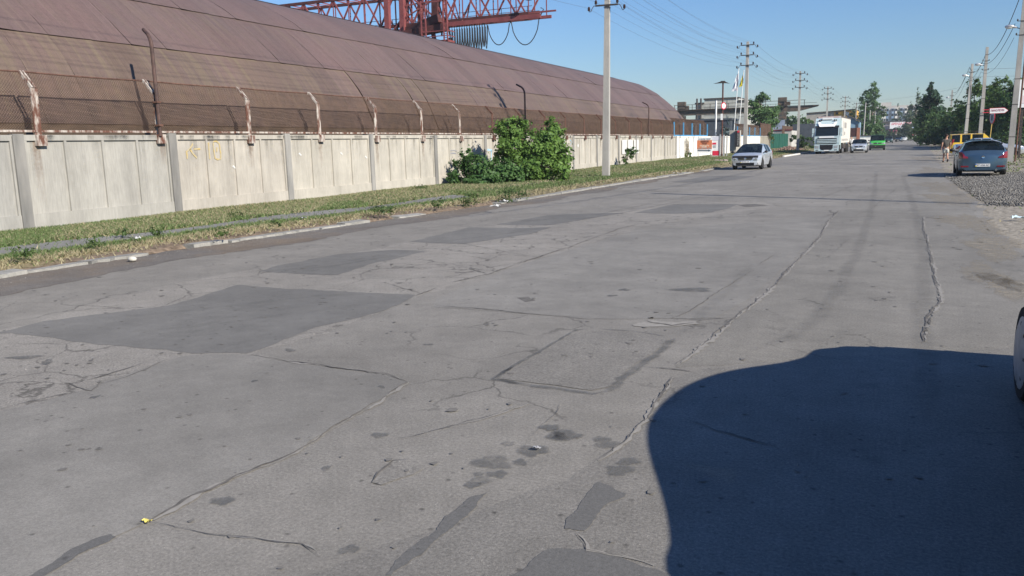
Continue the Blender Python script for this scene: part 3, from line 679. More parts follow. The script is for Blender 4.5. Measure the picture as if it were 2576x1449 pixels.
# painted marks on the fence
def stroke(pts, w, m, name, parent, x=.013):
    V = []; F = []
    for i, (y, z) in enumerate(pts):
        a = pts[max(0, i-1)]; b = pts[min(len(pts)-1, i+1)]; d = Vector((b[0]-a[0], b[1]-a[1])).normalized(); n = Vector((-d.y, d.x))*w/2
        V += [(x, y-n.x, z-n.y), (x, y+n.x, z+n.y), (x+.002, y-n.x, z-n.y), (x+.002, y+n.x, z+n.y)]
        if i: k = 4*i; F += [(k-2, k-1, k+3, k+2), (k-4, k-2, k+2, k), (k-3, k-1, k+3, k+1)]
    me = MB(); me.add(V, F); return me.build(name, m, parent)
m_yel = mat('yellow_marking', (.46, .34, .13), (.39, .34, .23), scale=9, rough=.85)
W2 = lambda l: [(p.y, p.z) for p in (atx(a, b, WX) for a, b in l)]
c8 = lambda x, y: ((700+x*.11646)*.62891, (540+y*.11646)*.62891)
for l in ([(380, 540), (400, 680), (410, 820)], [(600, 300), (500, 480), (400, 560)], [(500, 480), (600, 640), (740, 790)], [(640, 490), (750, 478), (860, 475)], [(1100, 300), (1150, 260), (1150, 450), (1185, 830)],
          [(1300, 260), (1330, 560), (1370, 800), (1450, 840), (1560, 820), (1560, 640), (1510, 300), (1420, 215), (1330, 220), (1300, 260)], [(1430, 420), (1420, 580)]):
    stroke(W2([c8(*p) for p in l]), .045, m_yel, 'painted_mark', wall)
m_wp = mat('white_paint_mark', (.55, .55, .53), rough=.85); m_bp = mat('blue_paint_mark', (.22, .42, .55), (.4, .5, .55), scale=8, rough=.85); m_kp = mat('grey_paint_mark', (.28, .28, .3), rough=.85)
c6 = lambda x, y: ((1750+x*.23292)*.62891, (450+y*.23292)*.62891)
for l, w, m in (([(830, 640), (900, 645), (935, 655)], .10, m_bp), ([(920, 655), (920, 760), (918, 870)], .10, m_bp), ([(840, 540), (830, 600), (850, 620)], .04, m_bp), ([(200, 655), (280, 650), (330, 660)], .03, m_kp), ([(200, 705), (260, 695), (315, 700)], .05, m_kp),
                ([(2150, 480), (2170, 460), (2180, 520), (2160, 590), (2190, 640), (2150, 700)], .06, m_bp), ([(2270, 470), (2300, 500), (2280, 560)], .05, m_bp), ([(600, 640), (640, 650)], .22, m_wp), ([(410, 690), (430, 710)], .2, m_wp), ([(2400, 560), (2420, 575)], .18, m_wp)):
    stroke(W2([c6(*p) for p in l]), w, m, 'painted_mark', wall)
for px, py in ((754, 388), (858, 386), (920, 395), (588, 420), (1162, 388)):
    p = atx(px, py, WX); stroke([(p.y-.06, p.z), (p.y-.02, p.z+.03), (p.y+.02, p.z-.02), (p.y+.07, p.z-.03)], .055, m_wp, 'painted_mark', wall)
# notices pasted on the fence beyond the bush
for a, b in (((1563, 352), (1575, 388)), ((1578, 352), (1590, 388)), ((1593, 354), (1605, 390))):
    p = atx(*a, WX); q = atx(*b, WX); m = MB(); m.bx(.058, .062, p.y, q.y, .95, 1.98); m.build('notice', m_wp, wall)
# ---------------------------------------------------------------- whitewashed stretch further on
m_white = mat('whitewash', (.80, .79, .75), (.66, .64, .59), scale=2.5, rough=.9, bump=.2, bscale=12, lo=.25, hi=.5, stretch=(1, 1, .3))
ww = thing('white_fence', 'whitewashed concrete fence behind the orange advertising board', 'fence', (WX, 0, 0))
for i in range(6):
    y0 = 77.45+i*4.95; o = panel_mesh(4.80).build('panel', m_white, ww); o.location = (0, y0, -.02)
    b = MB(); b.bx(-.1, .075, -.12, .12, 0, 2.3); b.build('post', m_white, ww).location = (0, y0+4.88, -.02)
ww2 = thing('white_fence', 'whitewashed concrete fence past the entrance, behind the second pole', 'fence', (WX, 0, 0))
for i in range(4):
    y0 = 116+i*4.95; panel_mesh(4.8).build('panel', m_white, ww2).location = (0, y0, -.02)
    b = MB(); b.bx(-.1, .075, -.12, .12, 0, 2.3); b.build('post', m_white, ww2).location = (0, y0+4.88, -.02)
cf = thing('concrete_fence', 'plain concrete panel fence between the white fence and the green gate', 'fence', (WX, 0, 0))
for i in range(3): o = panel_mesh(4.3).build('panel', m_conc, cf); o.location = (0, 136+i*4.45, -.02); o.color = (.85, .83, .78, 1)
cf2 = thing('concrete_fence', 'plain concrete panel fence past the green gate, behind the lorry', 'fence', (WX, 0, 0))
for i in range(22): o = panel_mesh(4.85).build('panel', m_conc, cf2); o.location = (0, 165+i*4.95, -.02); o.color = (.9, .88, .82, 1)
# green gate
m_green = mat('green_gate_paint', (.010, .065, .045), (.014, .085, .058), scale=3, rough=.6)
gt = thing('metal_gate', 'dark green sheet metal gate in the concrete fence', 'gate', (WX-.2, 149.9, 0), R(-6.7))
for k in range(2):
    b = MB(); b.bx(-.03, .0, k*7.2+.05, k*7.2+7.1, .2, 2.7); b.build('leaf', m_green, gt)
    b = MB()
    for q in range(6): b.bx(.0, .03, k*7.2+.05+q*1.38, k*7.2+.15+q*1.38, .2, 2.75)
    b.bx(.001, .035, k*7.2+.05, k*7.2+7.1, 1.4, 1.5); b.build('frame', m_green, gt)
for y in (0,): b = MB(); b.bx(-.12, .12, y-.12, y+.12, 0, 2.9); b.build('gate_post', mat('yellow_post', (.55, .38, .06)), gt)

# ================================================================ MESH FENCE on top of the concrete
m_rust = mat('rusty_steel', (.075, .038, .028), (.135, .072, .052), scale=7, rough=.85, fine=.2, fscale=40, tint=True)
m_rustpaint = mat('peeling_paint_steel', (.12, .055, .038), (.44, .40, .355), scale=8, rough=.8, stretch=(1, 1, .35), lo=.42, hi=.60, detail=6)
m_net = mat('rusty_netting', (.05, .032, .022), (.09, .055, .036), scale=3, rough=.9)
FT = 2.30                                                    # foot of the steel posts
nf = thing('mesh_fence', 'rusty chain link fence with bent posts standing on the concrete fence', 'fence', (WX, 0, 0))
def post_mb():
    m = MB(); s = .055
    m.bar((0, -.042, -.16), (0, -.042, 1.02), .03, .085); m.bar((0, .042, -.16), (0, .042, 1.02), .03, .085); m.bar((.012, 0, -.1), (.012, 0, 1.02), .02, .055)
    m.bar((0, -.04, 1.02), (-.36, -.04, 1.40), .075, .03, up=(0, 1, 0)); m.bar((0, .04, 1.02), (-.36, .04, 1.40), .075, .03, up=(0, 1, 0))
    m.bx(.02, .12, -.125, .125, -.26, -.02)
    return m
pm0 = None; nets = None
NP = 30; PY = [13.0+3.47*i for i in range(-3, 19)]
# netting: two families of slanting wires, woven once and shared by every bay
def net_mesh(L, z0=.06, zb=1.0, arm=(-.36, .40), pitch=.066, w=.0095):
    m = MB(); H1 = zb-z0; H2 = math.hypot(*arm); H = H1+H2
    def P(y, s):
        return (0, y, z0+s) if s <= H1 else (arm[0]*(s-H1)/H2, y, zb+arm[1]*(s-H1)/H2)
    k = int((L+H)/pitch)
    for sg in (1, -1):
        for i in range(k):
            a = i*pitch-H if sg == 1 else i*pitch
            pts = []
            for s in (0, H1, H):
                pts.append((a+s if sg == 1 else a-s, s))
            def clip(p, q):
                (y0, s0), (y1, s1) = p, q
                lo, hi = (0, 1)
                for (ya, yb) in ((y0, y1),):
                    d = yb-ya
                    if abs(d) < 1e-9: continue
                    t0, t1 = (0-ya)/d, (L-ya)/d
                    if t0 > t1: t0, t1 = t1, t0
                    lo, hi = max(lo, t0), min(hi, t1)
                if lo >= hi: return None
                return (y0+(y1-y0)*lo, s0+(s1-s0)*lo), (y0+(y1-y0)*hi, s0+(s1-s0)*hi)
            for j in (0, 1):
                c = clip(pts[j], pts[j+1])
                if c:
                    p, q = Vector(P(*c[0])), Vector(P(*c[1])); d = (q-p)
                    if d.length < .02: continue
                    n1 = Vector((1, 0, 0)).cross(d).normalized()*w*.5; n2 = Vector((w*.5*sg, 0, 0))
                    m.add([p+n1, p-n1, p+n2*2, q+n1, q-n1, q+n2*2], [(0, 1, 4, 3), (1, 2, 5, 4), (2, 0, 3, 5)])
    return m
post0 = post_mb().build('post', m_rustpaint, nf); net0 = net_mesh(3.40).build('netting', m_net, nf, recalc=False)
rb = MB(); rb.bar((.0, .04, .06), (.0, 3.43, .06), .06, .05); rail0 = rb.build('rail', m_rustpaint, nf)
rt = MB(); rt.tube([(-.36, .04, 1.40), (-.36, 1.2, 1.385), (-.36, 2.3, 1.385), (-.36, 3.43, 1.40)], .022, 5); rail1 = rt.build('rail', m_rust, nf)
for i, y in enumerate(PY):
    for src in (post0, net0, rail0, rail1):
        o = src if i == 0 else src.copy()
        if i: C.objects.link(o); o.parent = nf
        o.location = (0, y+(.035 if src is not post0 else 0), FT+(random.uniform(-.02, .02) if src is post0 else 0))
        if src is post0: o.rotation_euler = (0, random.uniform(-.02, .03), random.uniform(-.03, .03)); o['label'] = 'bent steel post'
    if 4 <= i: pass
for o in kids(nf):
    if o.name.startswith('post') and o.location.y > 32: o.data = o.data; 
    if 'label' in o: del o['label']
post_r = post_mb().build('post', m_rust, None).data; bpy.data.objects.remove([o for o in C.objects if o.data == post_r][0])
for o in kids(nf):
    if o.name.startswith('post') and o.location.y > 36: o.data = post_r; o.color = (.95, .9, .9, 1)
# second stretch: blue posts above the whitewashed panels
m_blue = mat('blue_paint', (.06, .25, .48), (.10, .32, .52), scale=6, rough=.6)
def blue_fence(label, ys, H=1.25):
    t = thing('mesh_fence', label, 'fence', (WX, 0, 0))
    for i, y in enumerate(ys):
        b = MB(); b.bar((.02, 0, -.1), (.02, 0, H), .10, .10); b.build('post', m_blue, t).location = (0, y, FT)
        if i < len(ys)-1:
            L = ys[i+1]-y; n = net_mesh(L, .05, 1.25, (-.36, .4), .16, .014).build('netting', m_net, t, recalc=False); n.location = (-.08, y, FT)
            b = MB(); b.bar((.02, .05, .03), (.02, L-.05, .03), .09, .09); b.build('rail', m_blue, t).location = (0, y, FT)
            b = MB(); b.bar((-.36, .05, 1.62), (-.36, L-.05, 1.62), .03, .03); b.build('rail', m_rust, t).location = (0, y, FT)
    return t
blue_fence('brown netting between blue posts above the white fence near the hangar end', [76.5, 80.5, 84.5, 88.5, 92.5])
blue_fence('brown netting between blue posts above the white fence past the entrance', [113.5, 119, 124.5, 130, 136])
dn = thing('mesh_fence', 'dark overgrown brown netting above the plain concrete fence before the gate', 'fence', (WX, 0, 0))
n = net_mesh(13, .05, 1.9, (-.1, .1), .13, .022).build('netting', m_net, dn, recalc=False); n.location = (0, 136.4, FT)
for y in (136.3, 140.7, 145, 149.4): b = MB(); b.bar((0, y, 2.2), (0, y, 4.4), .1); b.build('post', m_rust, dn)
dn2 = thing('mesh_fence', 'brown netting fence standing on concrete panels left of the lorry', 'fence', (WX, 0, 0))
for i in range(8):
    b = MB(); b.bar((0, 168+i*5, 2.2), (0, 168+i*5, 4.3), .1); b.build('post', m_rust, dn2)
    if i < 7: b = MB(); n = net_mesh(5, .05, 1.9, (-.1, .1), .15, .025).build('netting', m_net, dn2, recalc=False); n.location = (0, 168+i*5, FT)

# bent lamp pipes rising from the fence
def bent_pipe(px, yk, ztop, label):
    y = atx(px, 335, WX)[1]
    t = thing('bent_pipe', label, 'pipe', (WX+.14, y, 0), 0, 'bent pipes along the fence')
    pts = [(0, 0, 2.25), (0, 0, ztop-.55), (-.03, .02, ztop-.40), (-.10, .05, ztop-.28), (-.22, .12, ztop-.18), (-.62, .36, ztop)]
    b = MB(); b.tube(pts, .048, 8); b.build('pipe', mat('brown_pipe', (.055, .036, .032), (.10, .06, .05), scale=6, rough=.75), t, smooth=True)
    for z in (2.5, 3.1): b = MB(); b.bx(-.1, .07, -.07, .07, z, z+.05); b.build('clamp', m_rust, t)
    return t
bent_pipe(393, 0, 5.05, 'rusty bent pipe rising from the fence, tallest in view at the left')
bent_pipe(1316, 0, 5.0, 'rusty bent pipe rising from the fence behind the big bush')
bent_pipe(1628, 0, 5.0, 'rusty bent pipe rising from the fence right of the first concrete pole')

# ================================================================ HANGAR
m_sheet = bpy.data.materials.new('rusty_sheet'); m_sheet.use_nodes = True
def _sheet(m):
    nt = m.node_tree; N = nt.nodes; L = nt.links; b = N['Principled BSDF']; b.inputs['Roughness'].default_value = .62; b.inputs['Specular IOR Level'].default_value = .35
    tc = N.new('ShaderNodeTexCoord'); oi = N.new('ShaderNodeObjectInfo'); P = tc.outputs['Object']; UV = tc.outputs['UV']
    def noise(s, vec, d=5, r=.65):
        n = N.new('ShaderNodeTexNoise'); n.inputs['Scale'].default_value = s; n.inputs['Detail'].default_value = d; n.inputs['Roughness'].default_value = r; L.new(vec, n.inputs['Vector']); return n.outputs['Fac']
    def rng(x, a, bb, c, d):
        q = N.new('ShaderNodeMapRange'); q.inputs[1].default_value = a; q.inputs[2].default_value = bb; q.inputs[3].default_value = c; q.inputs[4].default_value = d; L.new(x, q.inputs[0]); return q.outputs[0]
    def mix(f, a, c):
        q = N.new('ShaderNodeMix'); q.data_type = 'RGBA'
        for s, v in ((6, a), (7, c)):
            if isinstance(v, tuple): q.inputs[s].default_value = (*v, 1)
            else: L.new(v, q.inputs[s])
        L.new(f, q.inputs[0]); return q.outputs[2]
    def M(op, a, c):
        q = N.new('ShaderNodeMath'); q.operation = op; L.new(a, q.inputs[0])
        if isinstance(c, float): q.inputs[1].default_value = c
        else: L.new(c, q.inputs[1])
        return q.outputs[0]
    base = mix(rng(noise(.45, P), .3, .7, 0, 1), (.130, .084, .078), (.108, .079, .074))
    base = mix(rng(noise(7, P), .45, .75, 0, .7), base, (.085, .060, .052))
    # ochre lichen: by the upper lap of each lower sheet and in runs down the sheet; u across, v from the eaves up
    sx = N.new('ShaderNodeSeparateXYZ'); L.new(UV, sx.inputs[0])
    mp = N.new('ShaderNodeCombineXYZ'); L.new(M('MULTIPLY', sx.outputs[0], 7.0), mp.inputs[0]); L.new(M('MULTIPLY', sx.outputs[1], .9), mp.inputs[1]); L.new(M('MULTIPLY', oi.outputs['Random'], 90.0), mp.inputs[2])
    streak = rng(noise(1.0, mp.outputs[0], 4, .6), .46, .66, 0, 1)
    mp2 = N.new('ShaderNodeCombineXYZ'); L.new(M('MULTIPLY', sx.outputs[0], 11.0), mp2.inputs[0]); L.new(M('MULTIPLY', sx.outputs[1], .7), mp2.inputs[1]); L.new(M('MULTIPLY', oi.outputs['Random'], 53.0), mp2.inputs[2])
    base = mix(rng(noise(1.0, mp2.outputs[0], 5, .7), .5, .72, 0, .75), base, (.078, .052, .046))
    base = mix(rng(noise(1.3, mp2.outputs[0], 5, .7), .28, .46, .7, 0), base, (.165, .118, .104))
    row = N.new('ShaderNodeSeparateColor'); L.new(oi.outputs['Color'], row.inputs[0])
    fade = rng(sx.outputs[1], 0.1, 1.0, .35, 1.0)
    och = M('MULTIPLY', M('MULTIPLY', streak, fade), row.outputs[0])
    lap = M('MULTIPLY', rng(sx.outputs[1], .93, .99, 0, 1), rng(noise(2.2, P), .42, .55, 0, 1)); lap = M('MULTIPLY', lap, row.outputs[0])
    base = mix(M('MAXIMUM', och, lap), base, (.155, .123, .082))
    edge = M('MULTIPLY', rng(sx.outputs[0], .0, .035, 1, 0), rng(noise(1.1, P), .48, .6, 0, .8)); base = mix(edge, base, (.16, .125, .10))
    base = mix(row.outputs[1], base, (.100, .072, .047))               # lower sheets: browner
    tint = rng(oi.outputs['Random'], 0, 1, .90, 1.09)
    sc = N.new('ShaderNodeVectorMath'); sc.operation = 'SCALE'; L.new(base, sc.inputs[0]); L.new(tint, sc.inputs['Scale'])
    f2 = rng(noise(38, P, 4, .8), .3, .7, .82, 1.18); sc2 = N.new('ShaderNodeVectorMath'); sc2.operation = 'SCALE'; L.new(sc.outputs[0], sc2.inputs[0]); L.new(f2, sc2.inputs['Scale'])
    L.new(sc2.outputs[0], b.inputs['Base Color'])
    bp = N.new('ShaderNodeBump'); bp.inputs['Strength'].default_value = .25; bp.inputs['Distance'].default_value = .03; L.new(noise(2.5, P), bp.inputs['Height']); L.new(bp.outputs[0], b.inputs['Normal'])
_sheet(m_sheet)
PROF = [(-18.05, 0), (-18.15, 1.2), (-18.4, 2.4), (-19.0, 3.92), (-19.62, 4.72), (-20.35, 5.42), (-21.2, 6.18), (-22.05, 6.84), (-23.8, 7.83), (-26.0, 8.5), (-28.5, 8.97), (-31, 9.12)]
# smooth the section and measure it
_pp = np.array(PROF); _t = np.concatenate([[0], np.cumsum(np.hypot(*np.diff(_pp, axis=0).T))])
tt = np.linspace(0, _t[-1], 400); sxy = np.c_[np.interp(tt, _t, _pp[:, 0]), np.interp(tt, _t, _pp[:, 1])]
for _ in range(60):
    sxy[1:-1] = sxy[1:-1]*.5+.25*(sxy[:-2]+sxy[2:])
st = np.concatenate([[0], np.cumsum(np.hypot(*np.diff(sxy, axis=0).T))])
def sec(s): return np.interp(s, st, sxy[:, 0]), np.interp(s, st, sxy[:, 1])
s_at = lambda x=None, z=None: float(np.interp(z, sxy[:, 1], st))
ROWS = [0, s_at(z=2.62), s_at(z=4.9), s_at(z=6.55), s_at(z=8.35), st[-1]]
HY0, HY1 = 1.0, 87.4; CW = 1.292; NC = int(round((HY1-HY0)/CW))
hang = thing('arched_hangar', 'long arched hangar of rusty sheet metal behind the concrete fence', 'hangar', (0, 0, 0))
def sheet_mesh(s0, s1, y0, y1, nx=3, ns=8, lap=.05, lift=.0, tears=None, skew=0.0):
    V = []; F = []; uv = []
    for i in range(ns+1):
        v = i/ns; s = s0-lap+(s1-s0+lap)*v
        x, z = sec(max(0, s)); x2, z2 = sec(max(0, s)+.01); d = Vector((x2-x, z2-z)).normalized(); nr = Vector((d.y, -d.x))
        if nr.x < 0: nr = -nr
        for j in range(nx+1):
            u = j/nx; off = .030*(1-v)+.004+.012*(u)+lift*((1-u)**3)*(1-v*.7)*.6 + random.uniform(-.004, .004)
            V.append((x+nr.x*off, y0+(y1-y0-.012)*u+skew*v, z+nr.y*off)); uv.append((u, v))
            if i and j: k = nx+1; F.append(((i-1)*k+j-1, (i-1)*k+j, i*k+j, i*k+j-1))
    me = bpy.data.meshes.new('sheet'); me.from_pydata(V, [], F); me.update()
    ul = me.uv_layers.new(name='uv')
    for li, lp in enumerate(me.loops): ul.data[li].uv = uv[lp.vertex_index]
    me.shade_smooth(); return me
for r_ in range(4):
    for c in range(NC):
        y0 = HY0+c*CW+(.4 if r_ == 2 else 0)*CW*0; lift = 0.0
        if random.random() < .35: lift = random.uniform(.01, .045)
        if r_ == 1 and 4 < c and random.random() < .06: lift = random.uniform(.05, .13)
        me = sheet_mesh(ROWS[r_], ROWS[r_+1], y0, y0+CW, lift=lift, lap=.06 if r_ else 0)
        o = link('sheet', me, m_sheet, hang)
        amt = [.35, 1.0, .38, .34][r_]*random.uniform(.45, 1.2); low = [.85, random.uniform(.2, .5), 0, 0][r_]
        o.color = (min(1, amt), low, 0, 1)
me = sheet_mesh(ROWS[4], ROWS[5], HY0, HY1, 4, 8); o = link('ridge_sheeting', me, m_sheet, hang); o.color = (.2, 0, 0, 1)
V = []; F = []
for i, s in enumerate(np.linspace(0, st[-1], 20)):
    x, z = sec(s); x = -62-x; V += [(x, HY0, z), (x, HY1, z)]
    if i: F.append((2*i-2, 2*i-1, 2*i+1, 2*i))
o = npmesh('far_side_sheeting', V, F, m_sheet, hang)
for nm, y in (('end_wall', HY1-.3), ('end_wall', HY0+.3)):
    poly = [(sec(s)[0]-.05, y, sec(s)[1]-.06) for s in np.linspace(0, st[-1], 24)]; poly += [(-62-p[0], y, p[2]) for p in poly[-2::-1]]
    b = MB(); b.prism(poly, (0, .05, 0)); o = b.build(nm, m_sheet, hang)
# thin lightning rods and pipes on the ridge
rd_ = MB(); 
for px, py in ((882/2.337*.6289/ .6289, 0),): pass
# ================================================================ POLES AND WIRES
m_pole = mat('pole_concrete', (.29, .28, .258), (.37, .355, .325), scale=2.5, rough=.9, bump=.25, bscale=25, stretch=(1, 1, .3), fine=.08, fscale=30)
m_dark = MATS['fresh_asphalt']
m_iron = mat('dark_iron', (.03, .03, .032), (.07, .055, .045), scale=9, rough=.7)
m_ins = mat('porcelain_brown', (.035, .02, .018), (.06, .035, .03), scale=5, rough=.25, spec=.5)
m_wire = mat('wire_aluminium', (.10, .10, .10), rough=.6)
m_black = mat('black_rubber', (.012, .012, .013), (.03, .03, .03), scale=14, rough=.85)
def insulator(m, c):
    x, y, z = c; m.lathe([(.02, -.10), (.055, -.085), (.07, -.05), (.05, -.04), (.07, -.01), (.05, 0), (.07, .03), (.045, .05), (.05, .09), (.02, .10)], c, 10)
INS = [(-.86, -.12), (-.52, .16), (.52, .16), (.86, -.12)]
def power_pole_tree(label, arms, H=10.05):
    t = thing('power_pole', label, 'power pole', group='power poles on the left verge')
    b = MB(); w0, w1 = .17, .105
    b.add([(sx*w, sy*w*.82, z) for z, w in ((-.2, w0), (H, w1)) for sx, sy in ((-1, -1), (1, -1), (1, 1), (-1, 1))], [(3, 2, 1, 0), (4, 5, 6, 7), (0, 1, 5, 4), (1, 2, 6, 5), (2, 3, 7, 6), (3, 0, 4, 7)])
    b.build('shaft', m_pole, t)
    for z in arms:
        b = MB(); b.bar((-.54, -.14, z), (.54, -.14, z), .07); b.bar((-.13, -.14, z-.10), (-.13, .14, z-.10), .02); b.bar((.13, -.14, z-.1), (.13, .14, z-.1), .02)
        for s in (-1, 1):
            b.tube([(s*.54, -.14, z), (s*.62, -.14, z+.0), (s*.70, -.14, z-.10), (s*.76, -.14, z-.24), (s*.82, -.14, z-.26), (s*.86, -.14, z-.22)], .018, 5); b.tube([(s*.52, -.14, z), (s*.52, -.14, z+.08)], .016, 5)
        a = b.build('crossarm', m_iron, t)
        for dx, dz in INS: q = MB(); insulator(q, (dx, -.14, z+dz)); q.build('insulator', m_ins, a, smooth=True)
    return t
PP = [(-13.3, 1.5), (-12.25, 38.8), (-11.1, 76), (-9.8, 112), (-8.55, 149), (-7.3, 186), (-6.1, 223)]
LB = ['concrete power pole beside the road out of view behind the camera', 'nearest concrete power pole, standing right of the big bush with its top cut off', 'concrete power pole with three crossarms behind the silver hatchback', 'concrete power pole with three crossarms just left of the white lorry',
      'concrete power pole with three crossarms rising behind the lorry cab', 'concrete power pole with three crossarms in front of the yellow building', 'farthest concrete power pole with three crossarms, beside the tall trees']
ARMS = (9.75, 8.9, 8.05)
pp0 = power_pole_tree(LB[1], ARMS)
for i, (x, y) in enumerate(PP):
    t = pp0 if i == 1 else copy_tree(pp0, label=LB[i]); t.location = (x, y, .12 if y < 100 else .05); t.rotation_euler = (R([0, -.2, .2, 0, .6, -.4, .5][i]), R([0, .75, .3, .15, -.2, .3, 0][i]), R([3, 2, -2, 1, 0, 3, -3][i]))
dgr = bpy.context.evaluated_depsgraph_get(); dgr.update()
LVL = ['top', 'middle', 'lowest']
def wire(name, pts, r, label, cat, group=None, m=None, sag=.5):
    b = MB()
    for p, q in zip(pts[:-1], pts[1:]):
        p, q = Vector(p), Vector(q); k = 14
        b.tube([p.lerp(q, i/k)+Vector((0, 0, -4*sag*(i/k)*(1-i/k))) for i in range(k+1)], r, 4, caps=False)
    return tag(b.build(name, m or m_wire, recalc=False), label, cat, group)
for a, z in enumerate(ARMS):
    for wi, (dx, dz) in enumerate(INS):
        pts = [Vector((x+dx, y, z+dz+.2)) for x, y in PP]
        wire('power_wire', pts, .0048, 'thin bare power wire on the %s insulators of the %s crossarms' % (('outer left', 'inner left', 'inner right', 'outer right')[wi], LVL[a]), 'wire', 'power wires along the left poles', sag=.55)
# right-hand lamp poles
m_lampm = mat('lamp_aluminium', (.62, .63, .62), (.5, .5, .5), scale=5, rough=.35, metal=.6)
m_diff = mat('lamp_diffuser', (.75, .76, .72), rough=.25, spec=.5)
RP = [(6.74, 54.95), (7.75, 82.6), (7.75, 96.8), (9.9, 151.2)]
RLB = ['street lamp on the nearest right-hand concrete pole, at the right frame edge', 'street lamp on the concrete pole carrying the red and white arrow sign', 'street lamp on the leaning concrete pole behind the yellow van', 'farthest street lamp on a concrete pole above the right-hand trees']
def lamp_pole(label, H):
    t = thing('street_lamp', label, 'street lamp', group='street lamps on the right')
    b = MB(); w0, w1 = .165, .10
    b.add([(sx*w, sy*w*.85, z) for z, w in ((-.2, w0), (H, w1)) for sx, sy in ((-1, -1), (1, -1), (1, 1), (-1, 1))], [(3, 2, 1, 0), (4, 5, 6, 7), (0, 1, 5, 4), (1, 2, 6, 5), (2, 3, 7, 6), (3, 0, 4, 7)])
    b.build('shaft', m_pole, t)
    b = MB(); b.tube([(-.1, 0, 7.35), (-.3, 0, 7.42)], .025, 6); a = b.build('arm', m_iron, t)
    b = MB(); b.ell((-.62, 0, 7.5), (.24, .13, .10), 14, 8); b.tube([(-.25, 0, 7.42), (-.46, 0, 7.47)], [.045, .075], 8); b.build('lamp_head', m_lampm, t, smooth=True)
    b = MB(); b.ell((-.64, 0, 7.46), (.20, .115, .10), 12, 6); b.build('diffuser', m_diff, t, smooth=True)
    for z in (7.75, 7.0):
        b = MB(); b.bar((-.28, -.1, z), (.2, -.1, z), .035); [b.lathe([(.015, -.06), (.04, -.04), (.04, .03), (.015, .06)], (dx, -.1, z+.06), 8) for dx in (-.26, .2)]; b.build('bracket', m_iron, t)
    for z in (1.4, 3.2, 4.6): b = MB(); w = w0+(w1-w0)*z/H+.006; b.bx(-w, w, -w*.86, w*.86, z, z+.035); b.build('strap', m_iron, t)
    return t
Hs = (9.6, 8.9, 8.6, 8.6)
lps = []
for i, (x, y) in enumerate(RP):
    t = lamp_pole(RLB[i], Hs[i]); t.location = (x, y, .12); t.rotation_euler = (0, R([.9, .6, 1.6, 0][i]), R([-4, 2, 8, 0][i])); lps.append(t)
brace = MB(); brace.tube([(7.02, 55.1, 0), (7.12, 55.05, 6.4)], .05, 6); tag(brace.build('steel_pipe', m_rust), 'rusty pipe running up beside the nearest right-hand concrete pole', 'pipe')
tops = [Vector((x, y, Hs[i]-.25)) for i, (x, y) in enumerate(RP)]
pre = Vector((5.6, 22, 9.2))
wire('overhead_cable', [Vector((5.4, 12, 10.2))]+[Vector((RP[0][0]-.1, RP[0][1], 9.2))]+[Vector((x, y, 8.4)) for x, y in RP[1:]], .02, 'thick black cable sagging between the tops of the right lamp poles', 'cable', sag=.9, m=m_black)
wire('overhead_cable', [Vector((RP[0][0]-.25, RP[0][1], 7.75))]+[Vector((x-.25, y, 7.75)) for x, y in RP[1:]], .016, 'black cable sagging between the lamp brackets of the right poles', 'cable', sag=.8, m=m_black)
wire('overhead_cable', [Vector((RP[0][0]-.25, RP[0][1], 7.0))]+[Vector((x-.25, y, 7.0)) for x, y in RP[1:]], .010, 'thin cable sagging below the lamps on the right poles', 'cable', sag=.8, m=m_black)
for k, z in enumerate((8.2, 7.45, 6.6)):
    wire('service_wire', [Vector((RP[2][0], RP[2][1], z)), Vector((26, RP[2][1]-8, z-.35))], .009, 'service wire running right from the leaning pole, %s of three' % ('topmost', 'middle one', 'lowest')[k], 'wire', sag=.25)
wire('service_wire', [Vector((RP[2][0], RP[2][1], 6.6)), Vector((PP[3][0], 149, 8.2))], .007, 'thin service wire crossing the road high between the pole rows', 'wire', sag=.9)
# two cables cross the road overhead; only their shadows fall in view
wire('overhead_cable', [g(2576+300, 527)+SUN*15, g(1640, 486)+SUN*19], .09, 'black cable crossing high over the road, casting the long shadow line', 'cable', sag=.2, m=m_black)
wire('overhead_cable', [g(2500, 511)+SUN*16, g(1640, 487.5)+SUN*19.3], .03, 'thinner cable crossing over the road beside the thick one', 'cable', sag=.35, m=m_black)
# slender leaning poles far along the left side
for (a, b_, Y, lab) in (((2178, 258), (2171, 347), 205, 'thin leaning concrete pole far along the left side'), ((2189, 277), (2186, 346), 235, 'plain concrete pole far away beside the leaning one'), ((2202, 283), (2199, 346), 255, 'farthest plain concrete pole before the green van')):
    p, q = aty(*a, Y), aty(*b_, Y); q.z = 0; t = thing('concrete_pole', lab, 'pole', (q.x, q.y, 0)); d = p-Vector((q.x, q.y, 0))
    m = MB(); m.tube([(0, 0, -.2), d], [.2, .13], 6); m.build('shaft', m_pole, t); m = MB(); m.bar(d+Vector((-.7, 0, -.4)), d+Vector((.7, 0, -.4)), .09); m.build('crossarm', m_iron, t)

